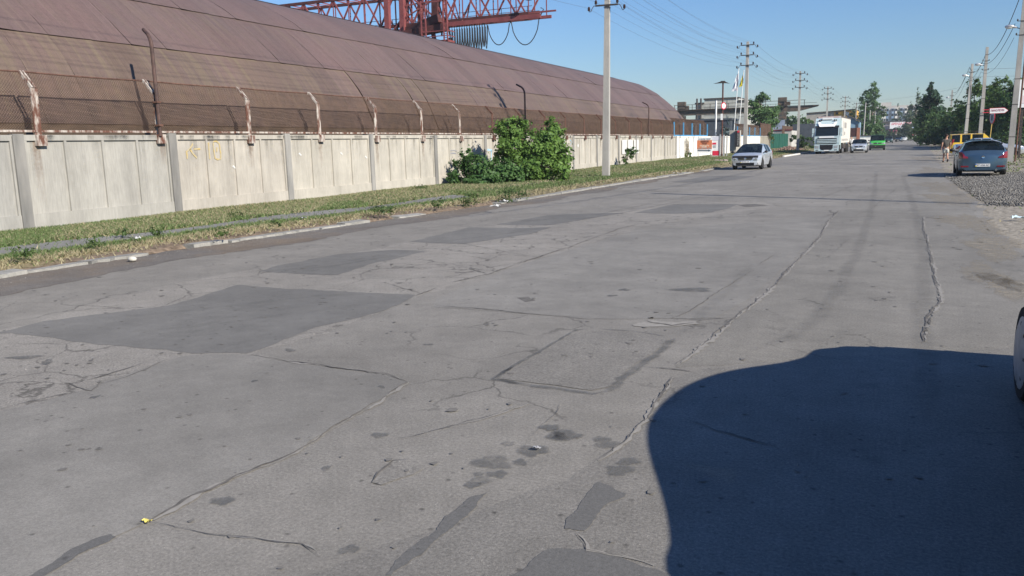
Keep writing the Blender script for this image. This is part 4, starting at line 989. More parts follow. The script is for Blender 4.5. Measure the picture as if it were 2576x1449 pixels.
# ================================================================ RED GANTRY CRANE
m_red = mat('red_crane_paint', (.15, .040, .042), (.21, .064, .062), scale=1.2, rough=.6, fine=.15, fscale=12)
m_redd = mat('dark_red_paint', (.05, .017, .017), (.085, .028, .026), scale=1.5, rough=.7)
crane = thing('gantry_crane', 'red lattice gantry crane rising behind the rusty hangar', 'crane', (-49, 80, 0))
cx = lambda x, y, z: (x+49, y-80, z)
YN, YF = 78.4, 81.6; ZB, ZT = 14.7, 18.1
for y in (YN, YF):
    nm = MB(); nm.bar(cx(-78, y, ZT), cx(-31.5, y, ZT), .26, .30); nm.build('top_chord', m_redd, crane)
    nm = MB(); nm.bar(cx(-78, y, ZB), cx(-31.5, y, ZB), .26, .30); nm.build('bottom_chord', m_redd if y == YN else m_red, crane)
    b = MB(); v = MB(); k = 0; x = -78
    while x < -32.2:
        x2 = min(x+2.0, -32); z0, z1 = (ZB, ZT) if k % 2 == 0 else (ZT, ZB)
        b.bar(cx(x, y, z0), cx(x2, y, z1), .15); v.bar(cx(x2, y, ZB), cx(x2, y, ZT), .09); x += 2.0; k += 1
    tag(b.build('diagonal_brace', m_red, crane), kind='stuff'); tag(v.build('vertical_brace', m_red, crane), kind='stuff')
b = MB(); x = -78; k = 0
while x < -32.2:
    for z in (ZB, ZT):
        b.bar(cx(x, YN, z), cx(x, YF, z), .10); b.bar(cx(x, YN if k % 2 else YF, z), cx(min(x+2, -32), YF if k % 2 else YN, z), .07)
    b.box(cx(x, YN-.02, ZT-.35), (.35, .06, .6)); x += 2; k += 1
tag(b.build('cross_brace', m_red, crane), kind='stuff')
b = MB()
for z in (ZB+.5, ZB+.95, ZB+1.4): b.bar(cx(-78, YF+.9, z), cx(-34, YF+.9, z), .05)
for i in range(30): b.bar(cx(-78+i*1.5, YF+.9, ZB), cx(-78+i*1.5, YF+.9, ZB+1.4), .05)
b.bx(*[v for p in zip(cx(-78, YF, ZB-.05), cx(-34, YF+.95, ZB+.02)) for v in p]); b.build('walkway', m_red, crane)
# monorail with the cable loops and its tip
tip = aty(1385, 32, YN); mr = aty(1160, 57, YN); b = MB(); b.bar(cx(-42.5, YN-.4, 14.3), cx(-31.2, YN-.4, 14.3), .22, .42); b.bar(cx(-32.5, YN-.4, 14.65), cx(-29.6, YN-.4, 14.65), .12, .16); b.bar(cx(-40, YN, ZB), cx(-40, YN-.4, 14.3), .1); b.bar(cx(-34, YN, ZB), cx(-34, YN-.4, 14.3), .1); b.build('monorail', m_red, crane)
b = MB()
def loop(x0, x1, zt, dep, r=.04, k=12):
    b.tube([cx(x0+(x1-x0)*i/k, YN-.4, zt-dep*math.sin(math.pi*i/k)**.55) for i in range(k+1)], r, 5, caps=False)
x = -41.4
for i in range(15):
    loop(x, x+.26, 13.75+.02*i, random.uniform(2.0, 2.6)*(1.25 if i < 2 else 1)); loop(x+.08, x+.3, 13.75, random.uniform(1.8, 2.3), .03); b.bar(cx(x, YN-.4, 13.75), cx(x, YN-.4, 14.1), .05); x += .29
loop(-37.0, -34.6, 13.85, 2.0, .05, 16); loop(-34.4, -31.4, 14.0, 2.35, .05, 16); b.tube([cx(-31.4, YN-.4, 14.0), cx(-30.9, YN-.4, 14.9), cx(-31.2, YN-.4, 15.05)], .05, 5); b.bar(cx(-34.5, YN-.4, 13.85), cx(-34.5, YN-.4, 14.2), .08)
b.build('festoon_cable', m_black, crane, smooth=True)
b = MB(); b.lathe([(.1, -.35), (.34, -.3), (.34, .1), (.25, .25), (.06, .3)], cx(-32.1, YN-1.2, 16.05), 12); b.bar(cx(-32.1, YN-1.2, 16.3), cx(-33.2, YN, 16.6), .07); b.build('siren', m_iron, crane, smooth=True)
# legs
for x0, x1, nm in ((-49.1, -48.8, 'leg'), (-47.3, -46.9, 'leg')):
    for y in (YN-.3, YF+.3):
        b = MB(); b.bar(cx(x0, y, 0), cx(x1, y, 20.5), .55, .5); b.build('leg', m_red, crane)
b = MB(); b.bar(cx(-43.2, YN, ZB), cx(-43.0, YN, 20.5), .7, .6); b.build('mast', m_redd, crane)
b = MB()
for z in (11.2, 13.4): b.bar(cx(-49, YN-.3, z), cx(-47, YN-.3, z), .2); b.bar(cx(-49, YN-.3, z), cx(-47, YN-.3, z+2.1), .12)
for i in range(5): b.bar(cx(-47, YN-.3, 14+i*1.3), cx(-43, YN, 14.6+i*1.3+(1.2 if i % 2 else -.3)), .12)
for i in range(8): b.bar(cx(-46+i*.9, YN+.3, ZB+.1), cx(-46+i*.9+(.9 if i % 2 else -.9), YN+.3, ZT), .1)
b.bar(cx(-48.9, YN-.3, 20), cx(-43, YN-.2, 15), .16); b.bar(cx(-42.4, YN-.3, 13.2), cx(-42.0, YN, 18.4), .14); b.bar(cx(-41.4, YN-.3, 13.2), cx(-42.6, YN, 18.4), .14)
b.build('leg_brace', m_red, crane)
b = MB(); b.bar(cx(-47.4, YN+.2, 13.9), cx(-42.2, YN-1.0, 14.9), .7, .8); b.bar(cx(-46.5, YN-.8, 13.6), cx(-41.5, YN-.8, 14.0), 1.2, .7); b.build('trolley', m_redd, crane)
# hanging basket with ladders, and the driver's cab under the bridge
b = MB(); b.bx(*[v for p in zip(cx(-43.8, YN-2.0, 12.4), cx(-40.8, YN-.5, 12.6)) for v in p])
for x in (-43.8, -43.3, -41.2, -40.8):
    b.bar(cx(x, YN-2.0, 12.5), cx(x, YN-2.0, 16.6 if x > -43.2 or x < -43.7 else 16.2), .12)
for z in (13.0, 13.5): b.bar(cx(-43.8, YN-2, z), cx(-40.8, YN-2, z), .08); b.bar(cx(-40.8, YN-2, z), cx(-40.8, YN-.5, z), .08)
for i in range(9):
    for x in (-43.8, -41.2): b.bar(cx(x, YN-2, 12.8+i*.4), cx(x+.45, YN-2, 12.8+i*.4), .06)
b.bar(cx(-43.3, YN-2, 16.4), cx(-40.8, YN-2, 16.4), .12); b.build('access_basket', m_red, crane)
b = MB(); b.bx(*[v for p in zip(cx(-46.6, YN-2.2, 10.2), cx(-43.9, YN, 12.9)) for v in p]); cab = b.build('cab', m_redd, crane)
b = MB(); b.bx(*[v for p in zip(cx(-45.6, YN-2.25, 11.2), cx(-44.1, YN-2.203, 12.5)) for v in p]); b.build('cab_window', glass_mat('blue_glass', (.2, .35, .4), .7), cab)
b = MB(); b.bar(cx(-42.6, YN, 8), cx(-43.6, YN, 13.8), .35); b.bar(cx(-40.8, YN, 8), cx(-41.6, YN, 13), .35); b.bar(cx(-42.2, YN, 10.4), cx(-41.0, YN, 12.2), .12); b.bar(cx(-42.6, YN, 12.4), cx(-41.2, YN, 10.2), .12); b.build('leg', m_red, crane)

# ================================================================ RUSTY GREEN CRANE BEAM, yard buildings, signs
m_beam = mat('rusty_green_steel', (.035, .045, .04), (.13, .085, .06), scale=1.6, rough=.8, stretch=(1, 1, 1.5), fine=.25, fscale=8)
b2 = thing('crane_bridge', 'rusty green crane bridge with walkway railing spanning the yard behind the fence', 'crane', (-30, 205, 0))
o2 = Vector((-30, 205, 0)); A2 = lambda x, y: aty(x, y, 205)-o2
zl = A2(1720, 286).z; zr = A2(1990, 273).z
b = MB(); b.bar((-17, 0, 8.6), (9.5, 0, 8.6), .9, 1.25); b.build('girder', m_beam, b2)
b = MB(); b.prism([(9.5, -.3, 9.05), (9.5, -.3, 7.98), (12.0, -.3, 8.0), (16.2, -.3, 8.95), (16.3, -.3, 9.1)], (0, .6, 0)); b.bar((9.5, 0, 9.2), (16.4, 0, 9.2), 1.0, .18); b.build('cantilever', m_beam, b2)
b = MB(); b.bar((-17, -.5, 9.3), (9.5, -.5, 9.3), 1.2, .12)
for i in range(8): b.bar((-16.8+i*4.3, -.9, 9.2), (-16.8+i*4.3, -.9, 10.5), .13)
b.bar((-17, -.9, 10.5), (13.5, -.9, 10.5), .11); b.bar((-17, -.9, 9.8), (16, -.9, 9.8), .07); b.build('railing', m_beam, b2)
for x in (-15.2, 8.4):
    b = MB(); b.bx(x-.35, x+.35, -.5, .5, 0, 7.95); b.bx(x-.9, x+.9, -.6, .6, 6.2, 7.9); b.bx(x-1.0, x+.9, -.7, .7, 9.4, 11.3); b.bx(x+1.0, x+1.7, -.5, .5, 9.4, 10.3); b.build('leg', m_beam, b2)
m_gb = mat('grey_green_block', (.33, .34, .31), (.40, .40, .36), scale=.35, rough=.9, fine=.1, fscale=2)
def block(name, label, cat, x0, x1, y0, y1, z, m, roof=None):
    t = thing(name, label, cat, ((x0+x1)/2, y0, 0)); b = MB(); b.bx(x0-(x0+x1)/2, x1-(x0+x1)/2, 0, y1-y0, 0, z); b.build('wall', m, t)
    if roof: r = MB(); r.bx(x0-(x0+x1)/2-.2, x1-(x0+x1)/2+.2, -.2, y1-y0+.2, z, z+.3); r.build('roof', roof, t)
    return t
p0, p1, p2, p3 = aty(1750, 262, 240), aty(1772, 251, 240), aty(1859, 247, 240), aty(1882, 254, 240)
gb = thing('industrial_building', 'grey green block building with stepped roofline behind the crane bridge', 'building', (p1.x, 240, 0))
for x0, x1, z in ((p0.x, p1.x, p0.z), (p1.x, p2.x, p1.z), (p2.x, p3.x, p3.z)):
    b = MB(); b.bx(x0-p1.x, x1-p1.x-.02, 0, 30, 0, z); w = b.build('wall', m_gb, gb); b = MB(); b.bx(x0-p1.x-.2, x1-p1.x, -.3, 30, z, z+.35); b.build('parapet', m_iron, w)
    n = max(1, int((x1-x0)/3)); b = MB()
    for i in range(1, n): b.bx(x0-p1.x+i*(x1-x0)/n-.06, x0-p1.x+i*(x1-x0)/n+.06, -.06, -.001, 0, z)
    for q in range(1, 6): b.bx(x0-p1.x, x1-p1.x-.03, -.05, -.001, z*q/6-.05, z*q/6+.05)
    tag(b.build('panel_joint', mat('joint_dark', (.20, .20, .19), rough=.9), w), kind='stuff')
b = MB(); b.tube([(-2, -.4, 0), (-2, -.4, p0.z+1.5)], .25, 8); b.tube([(-.9, -.4, 0), (-.9, -.4, p0.z+1.5)], .25, 8); b.build('pipe', m_iron, gb)
# dark sheds behind the fence; the first block stands in for shade and netting
m_slate = mat('slate_sheet', (.045, .055, .07), (.065, .075, .09), scale=1.2, rough=.7)
a, c = aty(1754, 307, 150), aty(1838, 303, 150)
t = block('shed', 'low dark slate coloured block standing in for shade and netting behind the white fence', 'shed', a.x-6, c.x, 150, 158, a.z+.2, m_slate, m_slate)
m_bl = mat('blue_grey_sheet', (.14, .165, .20), (.18, .2, .23), scale=.8, rough=.6)
m_mar = mat('maroon_trim', (.12, .02, .035), rough=.7)
a, c = aty(1913, 328, 172), aty(1992, 326, 172); r0, r1 = aty(1930, 310, 178), aty(1972, 302, 178)
t = thing('shed', 'blue grey shed with sloping roof and maroon edge behind the green gate', 'shed', (a.x, 172, 0))
b = MB(); b.bx(0, c.x-a.x, 0, 14, 0, 3.35); b.build('wall', mat('pale_wall', (.36, .35, .33), (.46, .45, .42), scale=.8, rough=.9), t)
b = MB(); b.bx(-.1, c.x-a.x+.1, -.15, -.001, 3.36, 3.58); b.build('trim', m_mar, t)
b = MB(); b.prism([(aty(x_, y_, 172+d_)-Vector((a.x, 172, 0))) for x_, y_, d_ in ((1917, 326.5, .1), (1974, 325.5, .1), (1974, 303, 7), (1946, 303.5, 7))], (0, .2, .12)); b.build('roof', m_bl, t)
a, c = aty(1990, 312, 185), aty(2045, 312, 185)
block('shed', 'dark flat shed behind the brown netting left of the lorry', 'shed', a.x, c.x, 188, 196, a.z, m_slate)
# entrance pier with info boards
t = thing('entrance_pier', 'concrete gate pier carrying a black sign and grey notice boards', 'gate pier', (WX+.2, 110.4, 0))
b = MB(); b.bx(-.5, .35, -1.4, 2.6, 0, 3.0); b.build('pier', m_conc, t)
b = MB(); b.bx(.30, .82, -1.75, -1.45, .9, 2.95); s = b.build('sign_board', mat('sign_black', (.02, .02, .022), rough=.5), t)
b = MB()
for k in range(7): z = 1.12+k*.22; b.bx(.60, .72, -1.765, -1.752, z, z+.03); b.bx(.60, .62, -1.765, -1.752, z+.031, z+.15); b.bx(.70 if k % 2 else .65, .72 if k % 2 else .67, -1.765, -1.752, z+.031, z+.15)
b.build('lettering', m_wp, s)
b = MB(); b.bx(.55, .82, -1.77, -1.752, 2.7, 2.94); b.build('red_panel', mat('sign_red', (.55, .03, .05), rough=.5), s)
b = MB()
for z in (1.2, 1.75, 2.25): b.bx(.36, .40, -.4, 1.6, z, z+.42)
b.build('notice', mat('notice_grey', (.45, .46, .45), (.6, .6, .58), scale=3, rough=.7), t)
# roadside advertising boards
m_or = mat('board_orange', (.60, .20, .09), (.55, .18, .085), scale=2, rough=.55); m_bw = mat('board_white', (.74, .75, .74), rough=.5); m_ink = mat('board_ink', (.035, .03, .035), rough=.6); m_navy = mat('board_navy', (.03, .05, .085), rough=.6); m_cream = mat('board_cream', (.75, .68, .55), rough=.6); m_rd = mat('board_red', (.60, .025, .06), rough=.5); m_lil = mat('board_lilac', (.60, .60, .66), rough=.6)
YB = 82.6
def panel_xy(m, a, b, y, d=.03):
    p, q = aty(*a, y), aty(*b, y); m.bx(min(p.x, q.x), max(p.x, q.x), y, y+d, min(p.z, q.z), max(p.z, q.z)); return p, q
bd = thing('advertising_board', 'orange board advertising hydraulic hoses with a black arrow below, by the white fence', 'sign')
b = MB(); p, q = panel_xy(b, (1754, 346.5), (1791, 384), YB); b.build('backing', m_bw, bd)
b = MB(); p1_, q1_ = panel_xy(b, (1753.5, 353.2), (1790.8, 375), YB-.012, .01); b.build('orange_panel', m_or, bd)
cxm = (p1_.x+q1_.x)/2; zt = p1_.z; zh = (p1_.z-q1_.z); W_ = abs(q1_.x-p1_.x)
for s, sz, fz, m, sx_ in (('ГИДРАВЛИЧЕСКИЕ', .26, .16, m_ink, .62), ('РУКАВА', .26, .40, m_ink, .8), ('ПРОИЗВОДСТВО', .20, .62, m_cream, .8), ('РЕМОНТ', .15, .76, m_cream, .8)):
    o = text(s, sz, (cxm, YB-.016, zt-zh*fz), (R(90), 0, 0), m, bd, sx=sx_, bold=.004)
    w = o.dimensions.x if o.dimensions.x else 1
    k = W_*(.90 if fz in (.16, .90) else .80 if fz == .62 else .42)/max(w, .01); o.scale = (sx_*k, 1, 1)
b = MB(); rr = random.Random(2)
for zf, x0, x1, hh in ((aty(1770, 350, YB).z, .12, .9, .07), (zt-zh*.90, .06, .94, .07)):
    x = p1_.x+W_*x0
    while x < p1_.x+W_*x1:
        w = rr.uniform(.03, .07); b.bx(x, x+w*.35, YB-.022, YB-.0125, zf-hh, zf+hh); b.bx(x+w*.36, x+w, YB-.022, YB-.0125, zf+rr.choice((-hh, 0, hh*.7)), zf+rr.choice((hh, hh*.95))); x += w+.025+(.06 if rr.random() < .15 else 0)
b.build('lettering', m_cream if False else mat('letter_grey', (.30, .33, .35), rough=.7), bd)
ar = [aty(x, y, YB-.012) for x, y in ((1755, 377.5), (1782, 377.5), (1782, 376.2), (1788.5, 378.8), (1782, 381.2), (1782, 380), (1755, 380))]
b = MB(); b.prism(ar, (0, .01, 0)); b.build('arrow', m_navy, bd)
b = MB()
for px in (1756, 1788): p = aty(px, 380, YB); b.bar((p.x, YB+.06, 0), (p.x, YB+.06, 2.2), .06)
b.build('leg', m_lampm, bd)
bd2 = thing('advertising_board', 'tall white board with a red lower panel beside the orange board', 'sign')
b = MB(); p, q = panel_xy(b, (1791.6, 343), (1809.6, 393.5), YB+.05); b.build('backing', m_bw, bd2)
for a, c, m in (((1792.4, 379.5), (1808.8, 391), m_rd), ((1792, 343.6), (1808.5, 352.5), m_lil), ((1792, 359), (1801.5, 363.5), m_rd)):
    b = MB(); panel_xy(b, a, c, YB+.035, .012); b.build('panel', m, bd2)
b = MB()
for z in (0, 1, 2): p, q = panel_xy(b, (1793, 366+z*2.4), (1800.5, 366.8+z*2.4), YB+.04, .008)
b.build('printed_line', m_navy, bd2)
b = MB(); p = aty(1811, 390, YB); b.bar((p.x, YB+.05, 0), (p.x, YB+.05, 2.35), .12); b.bar((p.x+.32, YB+.3, 0), (p.x+.32, YB+.3, 2.3), .16); b.bar((p.x+.55, YB+.6, 0), (p.x+.55, YB+.6, 2.25), .10); b.build('leg', m_lampm, bd2)
# sign mast with round sign
p = aty(1815.5, 395, 84); t = thing('sign_mast', 'dark brown lamp mast with a round red and white traffic sign', 'sign', (p.x, 84, 0))
b = MB(); b.tube([(0, 0, 0), (0, 0, 7.35)], .075, 8); b.build('mast', mat('brown_paint', (.07, .025, .02), (.1, .04, .03), scale=5, rough=.7), t, smooth=True)
b = MB(); b.bx(-.2, .2, -.2, .2, 7.3, 7.5); b.prism([(-.9, -.1, 7.28), (0, -.1, 7.5), (.7, -.1, 7.22), (0, -.1, 7.3)], (0, .2, 0)); b.build('lamp_head', m_iron, t)
sg = bpy.data.objects.new('round_sign', None); C.objects.link(sg); sg.parent = t; sg.location = (.12, -.1, 5.1); sg.rotation_euler = (0, 0, R(-28))
for r_, m, d, nm in ((.34, m_rd, .012, 'rim'), (.25, m_bw, .022, 'face')):
    b = MB(); b.lathe([(.001, -d), (r_, -d), (r_, d), (.001, d)], (0, 0, 0), 20, 'y'); b.build(nm, m, sg)
b = MB(); b.bx(-.05, .05, -.026, -.0225, -.13, .13); b.build('symbol', m_navy, sg)
sg.rotation_euler = (0, 0, R(58)); 
b = MB(); b.bx(-.16, .05, -.09, -.05, 3.75, 4.35); b.build('plate', m_bw, t)
# flagpoles
m_fp = mat('flagpole_white', (.7, .7, .68), rough=.4)
def flag(label, a, c, Y, cols, fl):
    p, q = aty(*a, Y), aty(*c, Y); t = thing('flagpole', label, 'flagpole', (q.x, Y, 0)); d = p-Vector((q.x, Y, 0)); s = (p-q)/(p.z-q.z)
    b = MB(); b.tube([-s*q.z*0+Vector((-s.x*q.z, 0, 0)), d], [.07, .045], 8); b.build('pole', m_fp, t, smooth=True)
    V = []; F = []; 
    for k, (u0, u1, m) in enumerate(cols):
        b = MB(); n = 8
        for i in range(n+1):
            z = i/n
            for j, u in enumerate((u0, (u0+u1)/2, u1)):
                e = fl[0]*(z**.8)*(.35+.65*u); dx = -e*(1-.25*u); b.v.append((d.x-.05+dx*1.0*u-(fl[0]*.9*z*u)*0 -.02*math.sin(z*9+u*7), .10*math.sin(z*7+u*9), d.z-.15-z*fl[1]*(1-.12*u)-u*fl[2]))
                if i and j: o = len(b.v)-1; b.f.append((o-4, o-3, o, o-1))
        me = b.build('flag_cloth', m, t)
    return t
mw, mb, mrd, my = mat('cloth_white', (.72, .72, .74), rough=.8), mat('cloth_blue', (.10, .18, .42), rough=.8), mat('cloth_red', (.5, .06, .07), rough=.8), mat('cloth_yellow', (.62, .52, .04), rough=.8)
flag('white flagpole with a drooping white flag striped in mauve', (1858.7, 172), (1848.7, 300), 128, [(0, .4, mat('cloth_mauve', (.38, .30, .36), rough=.8)), (.4, 1.0, mw)], (1.25, 3.0, .5))
flag('white flagpole with a drooping blue and yellow flag', (1871.7, 175.8), (1861, 302), 128, [(0, .35, mb), (.35, 1.0, my)], (.85, 2.1, .45))
b = MB(); p = aty(1801, 300, 140); b.tube([(p.x, 140, 2), (p.x, 140, p.z+2.6)], .14, 8); b.tube([(p.x, 140, p.z+2.55), (p.x, 140, p.z+3.0)], .15, 8)
tag(b.build('pale_post', m_fp, smooth=True), 'pale green topped post behind the dark block', 'post')
# pale pipe frame behind the white fence
t = thing('pipe_frame', 'pale steel pipe frame standing behind the white fence', 'frame', (0, 0, 0)); b = MB()
tp = []
for a, c in (((1744, 311), (1742, 345)), ((1751, 311), (1749.5, 345)), ((1762.5, 311), (1761, 345)), ((1770, 311), (1770, 345))):
    p, q = aty(*a, 92), aty(*c, 92); b.bar((q.x, 92, 0), (p.x, 92, p.z), .12); tp.append((p.x, 92, p.z))
b.bar(tp[0], tp[-1], .12); b.build('pipework', m_lampm, t)
b = MB(); p = aty(2159.5, 340, 190)
# ================================================================ FAR BUILDINGS
m_yb = mat('yellow_plaster', (.58, .33, .06), (.52, .29, .055), scale=.2, rough=.9); m_gc = mat('grey_concrete_wall', (.33, .31, .28), (.25, .24, .22), scale=.25, rough=.9, fine=.12, fscale=1.5)
a, c, e = aty(2029, 286, 265), aty(2098, 281, 265), aty(2155, 275.5, 265)
t = thing('industrial_building', 'long grey and yellow building behind the lorry', 'building', (c.x, 265, 0)); ox = c.x
b = MB(); b.add([(a.x-ox, 0, 0), (0, 0, 0), (0, 0, c.z), (a.x-ox, 0, a.z), (a.x-ox, 25, 0), (0, 25, 0), (0, 25, c.z), (a.x-ox, 25, a.z)], [(0, 1, 2, 3), (4, 5, 6, 7), (0, 4, 7, 3), (3, 2, 6, 7), (1, 5, 6, 2)]); b.build('wall', m_gc, t)
b = MB(); b.add([(.02, 0, 0), (e.x-ox, 0, 0), (e.x-ox, 0, e.z), (.02, 0, c.z+.05), (.02, 25, 0), (e.x-ox, 25, 0), (e.x-ox, 25, e.z), (.02, 25, c.z+.05)], [(0, 1, 2, 3), (4, 5, 6, 7), (0, 4, 7, 3), (3, 2, 6, 7), (1, 5, 6, 2)]); yw = b.build('wall', m_yb, t); yw['label'] = 'yellow plastered wall'
b = MB(); b.bar((a.x-ox, -.1, a.z+.12), (0, -.1, c.z+.12), .4, .3); b.bar((0, -.1, c.z+.12), (e.x-ox, -.1, e.z+.12), .4, .3); b.build('roof_edge', m_iron, t)
for px, py, m in ((2126, 285, m_bw), (2130, 286, m_bw), (2134, 287, m_bw)):
    p = aty(px, py, 264.8); b = MB(); b.box((p.x-ox, -.05, p.z), (.35, .08, 1.1)); b.build('emblem', m, yw)
for x0, x1, z0, z1 in ((2122, 2125, 281, 289), (2102, 2109, 282, 288)):
    p, q = aty(x0, z0, 264.9), aty(x1, z1, 264.9); b = MB(); b.bx(p.x-ox, q.x-ox, -.08, -.01, q.z, p.z); f = b.build('window', m_iron, yw)
p, q = aty(2063, 290, 264.9), aty(2092, 293, 264.9); b = MB(); b.prism([(p.x-ox+(q.x-p.x)*i/8, -.06, q.z+(p.z-q.z)*math.sin(math.pi*i/8)) for i in range(9)], (0, .04, 0)); b.build('window', m_slate, t)
# blue building
m_blu = mat('blue_cladding', (.15, .24, .32), (.19, .29, .37), scale=.4, rough=.6); m_blur = mat('blue_roof', (.30, .40, .47), rough=.6)
a, c = aty(2130, 304, 190), aty(2163, 303, 190); ap = aty(2129, 291, 190)
t = thing('industrial_building', 'blue clad building with sloping roof right of the lorry trailer', 'building', (a.x, 190, 0)); w = c.x-a.x
b = MB(); b.prism([(0, 0, 0), (w, 0, 0), (w, 0, c.z-.3), (0, 0, ap.z)], (0, 12, 0)); bw_ = b.build('wall', m_blu, t)
b = MB(); b.bar((-.2, -.2, ap.z+.1), (w+.4, -.2, c.z-.2), .5, .25); b.build('roof', m_slate, t)
b = MB(); b.bx(0, w, -.12, -.005, c.z-2.6, c.z-1.9); b.build('band', m_blur, bw_)
b = MB(); b.bx(w*.72, w*.9, -.06, -.005, c.z-1.6, c.z-.8); b.build('window', m_slate, bw_)
m_brick = mat('orange_brick', (.36, .15, .09), (.28, .12, .08), scale=3, rough=.9)
a, c = aty(2134, 322, 186), aty(2163, 345, 186); t = thing('brick_gate', 'orange brick gateway with dark barred gate beyond the lorry trailer', 'gate', (a.x, 186, 0)); w = c.x-a.x
b = MB(); b.bx(w*.72, w, 0, .5, 0, a.z); b.bx(0, .15, 0, .5, 0, a.z); b.build('pier', m_brick, t); b = MB(); b.bx(.2, w*.72, .1, .2, 1.8, a.z)
b.build('gate_leaf', mat('dark_red_bars', (.08, .03, .03), (.03, .02, .02), scale=9, rough=.8), t)
b = MB(); b.bx(.16, w*.715, .05, .3, 0, 1.75); b.build('panel', m_conc, t)
p = aty(2171, 340, 200); t = thing('kiosk', 'small white low building beyond the silver compact car', 'building', (p.x, 200, 0)); b = MB(); b.bx(-1.5, 3, 0, 3, 0, 1.9); b.build('wall', m_white, t); b = MB(); b.bx(-1.7, 3.2, -.2, 3.2, 1.9, 2.1); b.build('roof', m_iron, t)
# apartment block
m_ap = mat('apartment_panel', (.46, .43, .39), (.40, .375, .34), scale=.15, rough=.9); m_apw = mat('apartment_white', (.68, .66, .60), rough=.9); m_apb = mat('apartment_blue', (.17, .25, .36), (.25, .32, .4), scale=.5, rough=.7); m_win = glass_mat('window_glass', (.2, .25, .3), .85)
a, e = aty(2198, 272, 560), aty(2330, 268, 560); t = thing('apartment_block', 'long pale panel apartment block far off at the end of the street', 'building', (a.x, 560, 0)); w = e.x-a.x; H = a.z+1
b = MB(); b.bx(0, w, 0, 14, 0, H); wl = b.build('wall', m_ap, t)
b = MB(); b.bx(w*.14, w*.34, 3, 9, H, H+2.2); b.build('roof_hut', m_ap, t)
cols_ = [(2213, 2218, m_apb), (2219, 2224, m_apw), (2225, 2229, m_apw), (2230, 2236, m_apb), (2243, 2249, m_apb), (2252, 2258, m_apw), (2264, 2271, m_apb), (2276, 2282, m_apw), (2290, 2296, m_apb)]
for x0, x1, m in cols_:
    p, q = aty(x0, 280, 560), aty(x1, 280, 560); b = MB(); b.bx(p.x-a.x, q.x-a.x, -1.2, -.01, 0, H-1.6); bc = b.build('balcony_stack', m, t)
    for f in range(6):
        b = MB(); b.bx(p.x-a.x+.15, q.x-a.x-.15, -1.28, -1.205, 2.2+f*2.9, 3.6+f*2.9); b.build('window', m_win, bc)
for i in range(26):
    xx = w*(i+.5)/26
    if any(aty(x0, 280, 560).x-a.x-.8 < xx < aty(x1, 280, 560).x-a.x+.8 for x0, x1, _ in cols_): continue
    for f in range(6): b = MB(); b.bx(xx-.7, xx+.7, -.06, -.01, 2.4+f*2.9, 3.8+f*2.9); b.build('window', m_win, t)
# shop with banner at the end of the street
a, e = aty(2204, 314, 440), aty(2345, 312, 440); t = thing('shop_building', 'low shop at the street end with a rental banner and crimson awning', 'building', (a.x, 440, 0)); w = e.x-a.x
b = MB(); b.bx(0, w, 0, 15, 0, a.z+.6); b.build('wall', mat('shop_wall', (.33, .30, .28), (.42, .39, .36), scale=.3, rough=.9), t)
b = MB(); b.bx(-.5, w+.5, -.6, 15, a.z+.6, a.z+1.5); b.build('roof', m_iron, t)
p, q = aty(2214, 327.5, 437), aty(2345, 333, 437); b = MB(); b.prism([(p.x-a.x-2, 0, p.z+.3), (p.x-a.x-2, -3, q.z+.2), (p.x-a.x-2, -3, q.z-.2), (p.x-a.x-2, 0, p.z-.2)], (w-4, 0, 0)); b.build('awning', mat('crimson', (.22, .035, .075), rough=.7), t)
b = MB(); b.bx(-4, w+3, -3.6, -3.2, q.z-.75, q.z-.25); b.build('fascia', m_apw, t)
p, q = aty(2239, 307.5, 439), aty(2322, 321.5, 439); bx_ = (p.x+q.x)/2-a.x
b = MB(); b.bx(p.x-a.x, q.x-a.x, -1.1, -1.0, q.z, p.z); bn = b.build('banner', m_bw, t)
o = text('АРЕНДА ПОМЕЩЕНИЙ', 1.5, (bx_, -1.11, p.z-.95), (R(90), 0, 0), m_rd, bn, bold=.03); o.scale = ((q.x-p.x)*.92/max(.1, o.dimensions.x), 1, 1)
b = MB(); b.bx(bx_-.5, bx_+5.5, -1.115, -1.102, q.z+.1, q.z+1.2); b.build('blue_panel', m_blur, bn)
for i in range(9): b = MB(); x = 3+i*(w-6)/8; b.bx(x, x+1.6, -.05, -.005, .5, 2.6); b.build('window', m_win, t)
p = aty(2313.5, 325, 330); b = MB(); b.tube([(0, 0, 0), (0, 0, 5.0)], .28, 8); t = thing('concrete_pole', 'pale concrete pole in front of the rental banner', 'pole', (p.x, 330, 0)); b.build('shaft', m_pole, t); b = MB(); b.box((-.8, 0, .25), (4, 1, .5)); b.build('base', m_gc, t)
t = thing('small_sign', 'small red and white roadside sign in front of the far shop', 'sign', tuple(aty(2300, 338, 380)[:2])+(0,)); b = MB(); b.bx(-.8, .8, -.05, 0, 1.2, 2.2); b.build('panel', mat('pale_red', (.6, .15, .14), rough=.6), t); b = MB(); b.bar((.5, 0, 0), (.5, 0, 4), .2); b.bx(-.1, 1.2, -.05, 0, 3.0, 3.8); b.build('post', m_apw, t)
# distant pale housing behind the yard
for (x0, x1, yy, Y, lab) in ((1996, 2012, 309, 420, 'distant pale flat block behind the green treetops left of the lorry'),):
    p, q = aty(x0, yy, Y), aty(x1, yy, Y); t = block('apartment_block', lab, 'building', p.x, q.x+6, Y, Y+12, p.z, m_ap, m_ap)
    for i in range(4):
        for f in range(3): b = MB(); b.bx(-4+i*2.2, -3+i*2.2, -.06, -.01, 3+f*2.8, 4.4+f*2.8); b.build('window', m_win, t)
